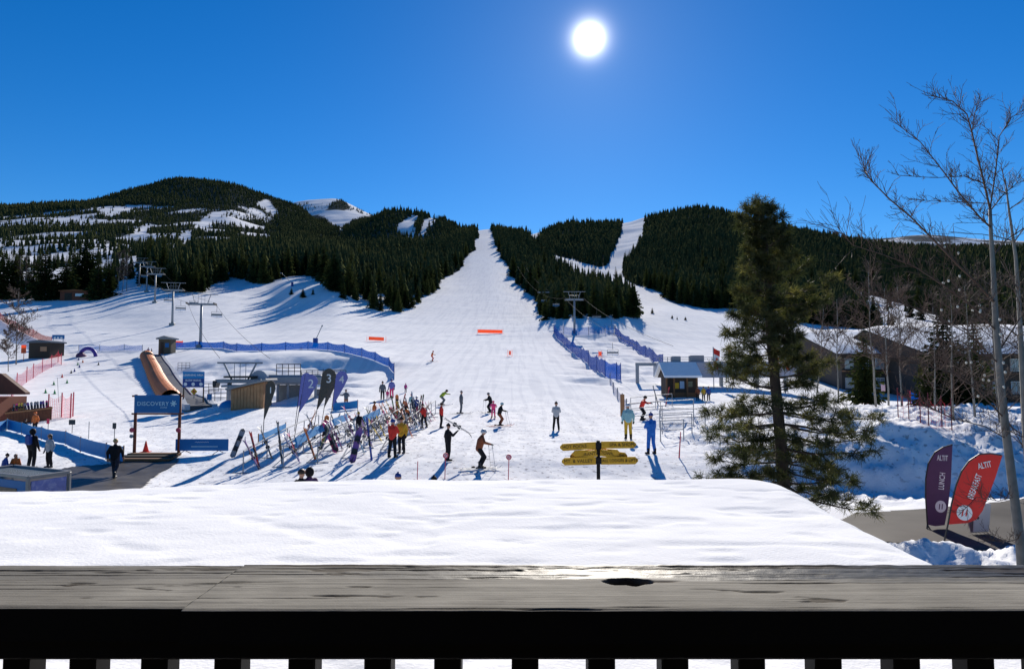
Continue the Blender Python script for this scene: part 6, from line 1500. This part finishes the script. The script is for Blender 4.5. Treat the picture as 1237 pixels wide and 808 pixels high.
def info_sign(px, rfoot, x0, x1, r0, r1, label, lines):
    p = G((x0 + x1) / 2, rfoot); k = p.y / F; root = thing('trail_sign', label, 'sign', p); w, h = (x1 - x0) * k, (r1 - r0) * k; zc = (rfoot - (r0 + r1) / 2) * k
    for s in (-1, 1): m = MB(); m.tube([(s * w * .46, .06, -.2), (s * w * .46, .06, zc + h / 2)], .06, 6); m.build('post', M['darkwood'], root)
    m = MB(); m.box((0, 0, zc), (w, .06, h), bev=.01); o = m.build('panel', M['bluerack'], root); m = MB(); m.box((0, -.034, zc - h * .22), (w * .98, .02, h * .54)); m.build('lower_panel', M['navy'], o)
    for s, f, sz in lines: text_mesh(s, sz * h, M['letter'], o, (0, -.05, zc + h * f), FRONT, bold=.004)
    for i, x in enumerate((-.36, 0, .36)):
        m = MB(); m.tube([(x * w, -.045, zc - h * .3), (x * w, -.055, zc - h * .3)], h * .11, 12); m.build('pictogram', M['letter'], o)
info_sign(0, 489, 220, 246, 449, 468, 'blue sign board with white writing on two posts below the carpet lift', [('LEARNING AREA', .27, .17), ('SLOW SKIING', -.06, .16)])
def diamond(px, rfoot, r0, label, m):
    p = G(px, rfoot); k = p.y / F; root = thing('warning_sign', label, 'sign', p); h = (rfoot - r0) * k
    b = MB(); b.tube([(0, .03, -.2), (0, .03, h)], .04, 6); b.build('post', M['grey'], root); b = MB(); b.box((0, 0, h - 3 * k), (6 * k, .05, 6 * k), Matrix.Rotation(R(45), 3, 'Y'), bev=.01); o = b.build('panel', m, root)
    b = MB(); b.ell((0, -.03, h - 3 * k), (1.6 * k, .02, 1.6 * k), 12, 6, zmin=-1); b.build('symbol', M['orangenet'], o)
diamond(234, 485, 470, 'yellow diamond warning sign under the blue sign board', M['yellowcloth'])
small_sign(253, 488, 476, 6, 7, M['blue'], 'small blue sign right of the yellow diamond')
for i, (px, row) in enumerate(((222, 447), (255, 475), (263, 484))):
    p = G(px, row); root = thing('steel_grate', ['wire cage frame at the side of the carpet lift', 'wire cage frame right of the blue sign board', 'wire cage frame near the left lift station'][i], 'frame', p, R(20)); m = MB(); w = 1.6
    for z in (.3, .7, 1.1): m.tube([(-w / 2, 0, z), (w / 2, 0, z)], .03, 5)
    for x in (-.5, -.17, .17, .5): m.tube([(x * w, 0, -.1), (x * w, 0, 1.15)], .03, 5)
    m.build('frame', M['dark'], root)
p = G(277, 491); m = MB(); m.ell((0, 0, 0), (.85, .7, .55), 14, 8, zmin=-.3); o = m.build('blue_tarp', M['bluerack'], None, smooth=True); o.location = p; tag(o, 'bright blue tarp bundle on the snow left of the cedar hut', 'tarp')
def gun(px, row, top, label, lean):
    p = G(px, row); k = p.y / F; root = thing('snow_gun', label, 'snow gun', p); h = (row - top) * k
    m = MB(); m.tube([(0, 0, -.3), (0, 0, 1.6)], .45, 10); m.build('base_pad', M['navy'], root); m = MB(); m.tube([(0, 0, 1.2), (h * lean, 0, h)], .07, 6); m.tube([(h * lean, 0, h), (h * lean * 1.15, -.3, h * 1.02)], .14, 8); m.build('lance', M['steel'], root)
gun(381, 419, 394, 'snow gun lance with navy padded base at the blue net', .3)
gun(353, 346, 330, 'far snow gun lance on the knoll at the edge of the wood', -.8)

# ------------------------------------------------------------------ the lodge on the right
def lodge(x0, x1, d, r_eave0, r_ridge0, r_foot, yaw, label, rows, depth=30):
    k = d / F; a = P(x0, r_foot, d); w = (x1 - x0) * k; root = thing('lodge', label, 'building', (a.x, d, zt(a.x, d)), R(yaw)); z0 = zt(a.x, d); zf = 0
    ze = P(x0, r_eave0, d).z - z0; zr = P(x0, r_ridge0, d).z - z0
    m = MB(); m.box((w / 2, depth / 2, ze / 2 - 1), (w, depth, ze + 2)); m.build('wall', mat('lodge_siding', (.055, .048, .042), .8, noise=.25, scale=2), root)
    m = MB(); o_ = 1.0
    m.add([(-o_, -o_, ze - .25), (w + o_, -o_, ze - .25), (w + o_, depth / 2, zr), (-o_, depth / 2, zr), (-o_, depth + o_, ze - .25), (w + o_, depth + o_, ze - .25), (-o_, -o_, ze - .5), (w + o_, -o_, ze - .5), (-o_, depth + o_, ze - .5), (w + o_, depth + o_, ze - .5)],
          [(0, 1, 2, 3), (3, 2, 5, 4), (6, 7, 1, 0), (0, 3, 4, 8, 6), (1, 7, 9, 5, 2), (4, 5, 9, 8), (6, 8, 9, 7)]); rf = m.build('roof', M['darkwood'], root)
    # deep snow lying on the roof
    n, q = 26, 12; vs = []; fs = []
    for i in range(n + 1):
        for j in range(q + 1):
            f = j / q; x = -o_ - .1 + (w + 2 * o_ + .2) * i / n; y = -o_ - .25 + (depth + 2 * o_ + .5) * f
            top = ze - .25 + (zr - ze + .25) * (1 - abs(f - .5) * 2) ** 1.0; e = min(f, 1 - f, i / n, 1 - i / n)
            vs.append((x, y, top + (.75 + .2 * float(vnoise(x * .4, y * .4))) * min(1, (e + .004) * 9) ** .5 - .05))
    for i in range(n):
        for j in range(q): fs.append((i * (q + 1) + j, (i + 1) * (q + 1) + j, (i + 1) * (q + 1) + j + 1, i * (q + 1) + j + 1))
    m = MB(); m.add(vs, fs); sm, nt, bs, col, geo, noise = snow_mat('lodge_snow', .3, (2., 12.)); nt.links.new(col, bs.inputs['Base Color']); m.build('roof_snow', sm, rf, smooth=True)
    nwin = max(4, int(w / 2.0))
    for r_ in range(rows):
        z = ze - 1.5 - r_ * 2.7
        if z < .3: continue
        m = MB(); m.box((w / 2, -.7, z - 1.05), (w, 1.4, .16)); m.build('balcony', M['wood'], root)
        for i in range(nwin):
            x = w * (i + .5) / nwin
            m = MB(); m.box((x, -.03, z), (1.15, .1, 1.5)); f = m.build('window', M['white'] if i % 3 else M['lgrey'], root); m = MB()
            for s in (-.27, .27): m.box((x + s, -.09, z), (.46, .04, 1.3))
            m.build('pane', mat('sky_lit_pane', (.25, .29, .33), .1, .6, noise=.4, scale=.6), f)
lodge(1018, 1140, 92, 426, 396, 492, -6, 'long dark lodge with deep snow on its roof behind the bare trees', 3)
lodge(1128, 1340, 80, 426, 389, 500, -4, 'nearer lodge wing with snowy roof behind the bare trunk at the right edge', 2)
net_fence([(1085, 503), (1098, 506), (1112, 510), (1122, 514), (1138, 516), (1150, 520)], 'thin fence of dark red stakes on top of the ploughed bank', 1.3, netting('faint_red_netting', (.45, .05, .08), .3, .05), mat('stake_red', (.16, .02, .03), .7), name='stake_fence', pr_=.022)
net_fence([G(1100, 489, 60), G(1118, 490, 60), G(1135, 491, 60), G(1150, 491, 60)], 'blue and purple net in front of the lodge entrance', 1.4, M['mesh_blue'], M['redpost'])
small_sign(1066, 489, 466, 5, 8, mat('pale_pink_face', (.62, .42, .45), .5), 'small pale sign on a post in front of the lodge', 72)
p = G(1053, 488, 60); m = MB(); m.ell((0, 0, .35), (.9, .5, .4), 12, 6, zmin=-.8); o = m.build('red_cover', M['red'], None); o.location = p; tag(o, 'bright red covered heap in front of the lodge', 'cover')
# ------------------------------------------------------------------ the big pine
def big_pine():
    d = 18.6; k = d / F; base = at(951, d); root = thing('pine_tree', 'tall dark ponderosa pine with ragged needle tufts in front of the lift station', 'tree', base)
    pts = [V((0, 0, -.3))]; rad = [.20]
    path = [(950, 640), (948, 600), (943, 540), (937, 470), (931, 400), (927, 340), (923, 290), (920, 245)]
    for i, (px, row) in enumerate(path):
        q = P(px, row, d) - base; q.y = .05 * math.sin(i * 2.0); pts.append(q); rad.append(.185 * (1 - i / 8.2) ** .8 + .012)
    m = MB(); m.tube(pts, rad, 12); m.build('trunk', M['bark'], root, smooth=True)
    r = random.Random(42)
    def trunk_at(row):
        for i in range(len(path) - 1):
            if path[i][1] >= row >= path[i + 1][1]:
                f = (path[i][1] - row) / (path[i][1] - path[i + 1][1]); return pts[i + 1].lerp(pts[i + 2], f)
        return pts[-1].copy()
    # reach of the crown (left, right) in photo rows
    prof = [(242, 10, 14), (262, 40, 32), (285, 46, 46), (305, 46, 52), (322, 26, 40), (340, 56, 60), (352, 44, 84), (375, 48, 80), (398, 64, 52), (418, 84, 40), (440, 56, 66), (462, 104, 60), (488, 92, 96), (505, 128, 136), (525, 106, 120), (548, 104, 96), (570, 96, 102), (592, 50, 98), (606, 20, 84)]
    def reach(row, right):
        for i in range(len(prof) - 1):
            if prof[i][0] <= row <= prof[i + 1][0]:
                f = (row - prof[i][0]) / (prof[i + 1][0] - prof[i][0]); return max(.12, (prof[i][1 + right] * (1 - f) + prof[i + 1][1 + right] * f) * k - .10)
        return 20 * k
    limb = MB(); tufts = []
    def clump(c, R_, dv):
        """a bunch of shoots each ending in a needle tuft"""
        for q in range(max(5, int(17 * R_ / .3))):
            u = V((r.gauss(0, 1), r.gauss(0, 1), r.gauss(.25, .8))).normalized(); u = (u + dv * .6).normalized()
            e = c + V((u.x, u.y, u.z * .75)) * R_ * r.uniform(.35, 1.0); tufts.append((e, u))
            if r.random() < .5: limb.tube([c, e], [.006, .003], 3, cap=False)
    rows = list(np.linspace(252, 602, 26))
    for li, row in enumerate(rows):
        n = 3 if row < 330 else 4
        a0 = li * 2.4 + r.uniform(-.4, .4)
        for q in range(n):
            a = a0 + 6.283 * q / n + r.uniform(-.5, .5)
            right = 1 if math.cos(a) > 0 else 0; R0 = reach(row, right)
            L = R0 * (abs(math.cos(a)) + (1 - abs(math.cos(a))) * .85) * r.uniform(.66, 1.06)
            if r.random() < .15: L *= .5
            s = trunk_at(min(638, row + 8)); dirv = V((math.cos(a), math.sin(a), 0)); rise = .45 if row < 340 else (.12 if row < 470 else -.18)
            P_ = [s]; nn = 6; kink = V((0, 0, 0))
            for i in range(1, nn + 1):
                f = i / nn; kink += V((r.uniform(-1, 1), r.uniform(-1, 1), r.uniform(-.8, .8))) * L * .045
                P_.append(s + dirv * L * f + V((0, 0, rise * L * f + .25 * L * f * f - .1 * L * f)) + kink)
            r0 = .010 + .014 * L; limb.tube(P_, [max(.006, r0 * (1 - .8 * i / nn)) for i in range(nn + 1)], 5, cap=False)
            cs = (.14 + .075 * min(1.6, L)) * (.85 if row < 370 else 1)
            clump(P_[-1], cs * r.uniform(.8, 1.1), dirv)
            for i in range(1 if L < 1 else 2, nn):
                f = i / nn
                for w in (-1, 1):
                    if r.random() < .34: continue
                    sd = dirv.cross(V((0, 0, 1))) * w; l2 = L * r.uniform(.16, .36) * (1.15 - .5 * f)
                    e = P_[i] + (dirv * r.uniform(.3, .8) + sd * r.uniform(.5, 1.0) + V((0, 0, r.uniform(-.15, .5)))).normalized() * l2
                    mid = P_[i].lerp(e, .5) + V((0, 0, -.02)); limb.tube([P_[i], mid, e], [.011, .008, .005], 4, cap=False)
                    clump(e, cs * r.uniform(.6, 1.0), (e - mid).normalized())
    for i in range(8):
        q = trunk_at(248 + i * 6); clump(q + V((r.uniform(-.1, .1), r.uniform(-.1, .1), .05)), .2, V((0, 0, .8)))
    limb.build('limbs', M['bark'], root)
    Vs = []; rg = np.random.default_rng(3)
    for c, dv in tufts:
        n = 15; c = np.array(c); dv = np.array(dv)
        t = rg.uniform(-.13, .09, n); o = c + dv * t[:, None]
        u = rg.normal(size=(n, 3)); u /= np.linalg.norm(u, axis=1)[:, None]; u = u + dv * .75; u /= np.linalg.norm(u, axis=1)[:, None]
        L = rg.uniform(.11, .20, n)[:, None]; w = np.cross(u, rg.normal(size=(n, 3))); w /= np.linalg.norm(w, axis=1)[:, None]; w *= .0065
        tip = o + u * L; tip[:, 2] -= .01
        Vs.append(np.stack([o - w, o + w, tip + w * .5, tip - w * .5], 1).reshape(-1, 3))
    Va = np.concatenate(Vs); Fc = np.arange(len(Va)).reshape(-1, 4)
    np_obj('crown', Va, Fc, foliage('pine_needles', (.036, .045, .012), (.33, .29, .07), 1.6, .5), root)
    print('PINE', len(tufts))
big_pine()

# ------------------------------------------------------------------ bare trees
def twigs(mb, p, dirv, L, r0, depth, r, minr=.004, spread=.7, up=.25, tips=None):
    """one branch with its side branches"""
    n = 4; P_ = [V(p)]; d = V(dirv).normalized()
    for i in range(n):
        d = (d + V((r.uniform(-1, 1), r.uniform(-1, 1), r.uniform(-1, 1) + up * .5)) * .16).normalized(); P_.append(P_[-1] + d * L / n)
    mb.tube(P_, [max(minr, r0 * (1 - .65 * i / n)) for i in range(n + 1)], 5 if r0 > .012 else 3, cap=False)
    if tips is not None and depth == 0: tips.append(P_[-1])
    if depth <= 0: return
    for i in range(1, n + 1):
        for q in range(2 if depth > 1 or r.random() < .6 else 1):
            f = i / n; ax = (P_[i] - P_[i - 1]).normalized(); s = V((r.uniform(-1, 1), r.uniform(-1, 1), r.uniform(-.5, 1))); s = (s - ax * s.dot(ax)).normalized()
            nd = (ax * (1 - spread * .5) + s * spread + V((0, 0, up))).normalized()
            twigs(mb, P_[i - 1].lerp(P_[i], r.random()), nd, L * r.uniform(.32, .55) * (1.15 - .4 * f), max(minr, r0 * .45), depth - 1, r, minr, spread, up, tips)
ASP = mat('aspen_bark', (.22, .205, .18), .8, noise=.5, scale=7); TW = mat('bare_twigs', (.10, .062, .045), .8, noise=.2)
def aspen():
    d = 9.2; base = at(1238, d); base = V((P(1238, 700, d).x, d, zt(P(1238, 700, d).x, d))); root = thing('bare_aspen', 'tall leafless aspen with grey trunk and string lights near the right edge', 'tree', base); r = random.Random(9)
    W = lambda px, row, dy=0: P(px, row, d + dy) - base
    tr = [V((.1, 0, -.2))] + [W(*q) for q in ((1240, 760), (1233, 660), (1224, 590), (1215, 520), (1208, 455), (1203, 390), (1200, 330), (1197, 280), (1196, 253))]
    m = MB(); m.tube(tr, [.078, .066, .060, .055, .050, .044, .037, .030, .024, .021], 12); m.build('trunk', ASP, root, smooth=True)
    mains = [([(1196, 253), (1189, 222), (1181, 190), (1174, 160), (1168, 138), (1150, 122), (1130, 117)], .024), ([(1196, 253), (1203, 205), (1207, 165), (1222, 142), (1237, 133)], .018), ([(1197, 275), (1183, 262), (1160, 235), (1140, 208), (1112, 172), (1080, 147)], .022), ([(1201, 365), (1180, 342), (1155, 318), (1128, 290), (1100, 262), (1075, 241), (1052, 218), (1043, 203)], .028),
             ([(1189, 222), (1165, 213), (1130, 215), (1085, 212)], .013), ([(1193, 246), (1160, 244), (1125, 243), (1098, 240)], .012), ([(1204, 400), (1175, 370), (1140, 345), (1105, 322), (1068, 308), (1030, 296), (1012, 275)], .020), ([(1207, 440), (1172, 405), (1130, 380), (1085, 365), (1040, 352)], .016), ([(1213, 505), (1180, 470), (1150, 450), (1110, 440), (1062, 425)], .018), ([(1216, 530), (1190, 515), (1150, 505), (1118, 490), (1090, 478)], .014), ([(1196, 255), (1212, 235), (1228, 222), (1250, 212)], .016), ([(1199, 310), (1215, 290), (1238, 275), (1262, 262)], .02), ([(1206, 425), (1222, 400), (1240, 372), (1258, 330)], .022), ([(1174, 160), (1178, 135), (1186, 118)], .011), ([(1160, 235), (1172, 250), (1196, 262)], .008), ([(1226, 600), (1206, 605), (1180, 600), (1158, 622)], .007), ([(1232, 650), (1215, 655), (1190, 652)], .007)]
    tips = []
    m = MB(); mt = MB()
    for path, r0 in mains:
        dy = [r.uniform(-.5, .5) * min(1, i / 3) for i in range(len(path))]; a = r.choice((-1, 1)) * r.uniform(.1, .28); P_ = [W(px, row, a * i) for i, (px, row) in enumerate(path)]
        r0 *= .6; m = MB(); m.tube(P_, [max(.0042, r0 * (1 - .75 * i / (len(path) - 1))) for i in range(len(path))], 7); m.build('branch', TW, root)
        for i in range(1, len(P_)):
            for q in range(8):
                f = r.random(); ax = (P_[i] - P_[i - 1]).normalized(); s = V((r.uniform(-1, 1), r.uniform(-1, 1), r.uniform(-.4, 1))); s = (s - ax * s.dot(ax)).normalized(); ln = (r.uniform(.22, .65) if r0 > .009 else r.uniform(.12, .35)) * (.6 if P_[i].z > 6.6 else 1)
                twigs(mt, P_[i - 1].lerp(P_[i], f), (ax * .8 + s * .7 + V((0, 0, .2))), ln, .0045, 1, r, .0022, .55, .12, tips)
    mt.build('twigs', TW, root)
    # string lights wound over the branches
    lb = mat('frosted_bulb', (.75, .70, .58), .3, .5, noise=.05)
    for i in range(26):
        q = W(*r.choice([(1160, 312), (1168, 342), (1150, 360), (1153, 378), (1160, 385), (1192, 390), (1200, 420), (1180, 372), (1210, 465), (1196, 462), (1188, 462), (1172, 355), (1220, 500), (1205, 440)])) + V((r.uniform(-.18, .18), r.uniform(-.4, .4), r.uniform(-.25, .25)))
        bm_ = MB(); bm_.ell(q, (.016, .016, .02), 8, 6); bm_.build('string_bulb', lb, root)
    # second, thinner stem behind
    d2 = 10.4; b2 = V((P(1246, 700, d2).x, d2, 0)); b2.z = zt(b2.x, d2); root2 = thing('bare_sapling', 'thinner leafless stem just right of the big aspen trunk', 'tree', b2); W2 = lambda px, row, dy=0: P(px, row, d2 + dy) - b2
    m = MB(); pp = [V((0, 0, -.2))] + [W2(*q) for q in ((1247, 640), (1240, 540), (1235, 450), (1231, 370), (1227, 310), (1219, 255), (1214, 215))]; m.tube(pp, [.06, .05, .044, .038, .03, .024, .016, .008], 8); m.build('trunk', ASP, root2, smooth=True)
    for i in range(2, len(pp)):
        for q in range(3):
            m = MB(); a = r.uniform(0, 6.28); twigs(m, pp[i - 1].lerp(pp[i], r.random()), V((math.cos(a), math.sin(a) * .7, r.uniform(.3, .9))), r.uniform(.4, .9), .010, 1, r, .003, .6, .15); m.build('branch', TW, root2)
aspen()
def bare(px, d, h, label, seed, spread=.75, L=.33, n=16, r0=None, name='bare_tree', low=.25, group=None, depth=2, minr=.012, m_=None, p=None):
    p = p or at(px, d); r = random.Random(seed); root = thing(name, label, 'tree', p, 0, group); r0 = r0 or h * .0085
    pts = [V((0, 0, -.2))]; q = V((0, 0, 0)); ln = V((r.uniform(-.06, .06), r.uniform(-.06, .06), 1))
    for i in range(7): q = q + (ln + V((r.uniform(-.05, .05), r.uniform(-.05, .05), 0))) * h / 7; pts.append(q.copy())
    m = MB(); m.tube(pts, [max(minr, r0 * (1 - .85 * i / 7)) for i in range(8)], 7); m.build('trunk', m_ or ASP, root, smooth=True)
    m = MB()
    for i in range(n):
        f = low + (1 - low) * (i + r.random()) / n; s = f * 7; j = min(6, int(s)); c = pts[j].lerp(pts[j + 1], s - j) if j else pts[1] * s; a = r.uniform(0, 6.28)
        twigs(m, c, V((math.cos(a), math.sin(a), r.uniform(.4, 1.0))), h * L * (1.1 - .6 * f) * r.uniform(.7, 1.2), max(minr, r0 * .4), depth, r, minr * .62, spread, .25)
    m.build('branches', TW, root); return root
bare(1057, 46, 9.5, 'leafless pale aspen in front of the lodge, left one', 3, minr=.016)
bare(1088, 50, 9.0, 'leafless pale aspen in front of the lodge roof, middle one', 4, minr=.016)
bare(1012, 60, 9.5, 'slim leafless aspen right of the pine in front of the snow slope', 5, minr=.018)
bare(1072, 44, 8.0, 'leaning leafless aspen before the dark lodge windows', 6, minr=.015)
bare(985, 64, 9, 'slim leafless aspen seen through the pine branches', 15, minr=.018)
for i, (px, d, h, lb) in enumerate(((1150, 31, 5.8, 'brushy leafless tree on the bank left of the aspen'), (1176, 33, 6.5, 'brushy leafless tree on the bank directly behind the aspen branches'), (1206, 30, 6.5, 'brushy leafless tree on the bank behind the aspen trunk'), (1232, 27, 6.5, 'brushy leafless tree on the bank at the right edge'), (1128, 36, 5.6, 'brushy leafless tree beside the green spruce before the lodge'))):
    bare(px, d, h, lb, 30 + i, .85, .40, 14, h * .009, low=.06, minr=.011)
for i, (px, d, h, lb) in enumerate(((1140, 52, 8.6, 'dense green spruce before the right end of the lodge'), (1117, 49, 4.4, 'short broad spruce by the lodge entrance'), (1160, 47, 5.2, 'broad olive spruce at the foot of the lodge wing'), (1044, 58, 7.2, 'yellowish spruce at the left corner of the lodge'), (1178, 60, 9, 'dark spruce behind the bare trees at the right'))):
    conifer(at(px, d), h, i + 1, lb, None, 1.5 if h < 6 else 1.2)
# left hand side: the bare tree on the learning slope, the spruces and aspens at its top
bare(19, 118, 13, 'leafless tree left of the black shed in front of the snow', 8, minr=.045, depth=2, n=14)
bare(10, 108, 8, 'small leafless tree at the left edge below the brown fence', 18, minr=.04)
BIGL = [(53, 363, 70, 'large dark spruce left of the rust red hut'), (79, 361, 54, 'narrow spruce directly left of the rust red hut'), (118, 362, 58, 'broad spruce right of the rust red hut'), (103, 357, 74, 'tall spruce just behind the rust red hut'), (131, 359, 40, 'rounded olive spruce right of the broad spruce'), (40, 360, 46, 'spruce at the left beside the large dark one'), (16, 361, 58, 'tall spruce at the left edge of the learning slope'), (3, 362, 66, 'spruce cut by the left edge at the top of the learning slope'), (66, 362, 30, 'short spruce between the two spruces left of the red hut')]
for i, (px, row, hp, lb) in enumerate(BIGL):
    p = G(px, row); conifer(p, hp * p.y / F, i, lb, None, 1.6)
for i, px in enumerate((24, 31, 46, 142, 148, 153)):
    p = G(px, 361 if px < 100 else 352); bare(0, 0, (52 if px < 100 else 48) * p.y / F, 'slim leafless aspen in the row left of the big spruces' if px < 100 else 'leafless aspen in the brownish clump right of the big spruces', 50 + i, p=p, minr=.07, n=12, L=.22, group='bare aspens left' if px < 100 else 'bare aspens right')
for i, (px, row, hp) in enumerate(((352, 356, 9), (366, 360, 12), (378, 356, 8))):
    p = G(px, row); conifer(p, hp * p.y / F, i, ['small bush like spruce on the snowy knoll, left one', 'small bush like spruce on the snowy knoll, middle one', 'small bush like spruce on the snowy knoll, right one'][i], None, 1.8)
for i, (px, row, hp) in enumerate(((788, 379, 8), (812, 385, 5), (818, 386, 4), (828, 387, 5), (776, 380, 4))):
    p = G(px, row); conifer(p, hp * p.y / F, i, f'little conifer poking from the snow right of the wood, {ORD[i]} of five', None, 1.6)

for o in [o for o in bpy.data.objects if o.type == 'EMPTY' and not o.children]: print('EMPTY', o.name)
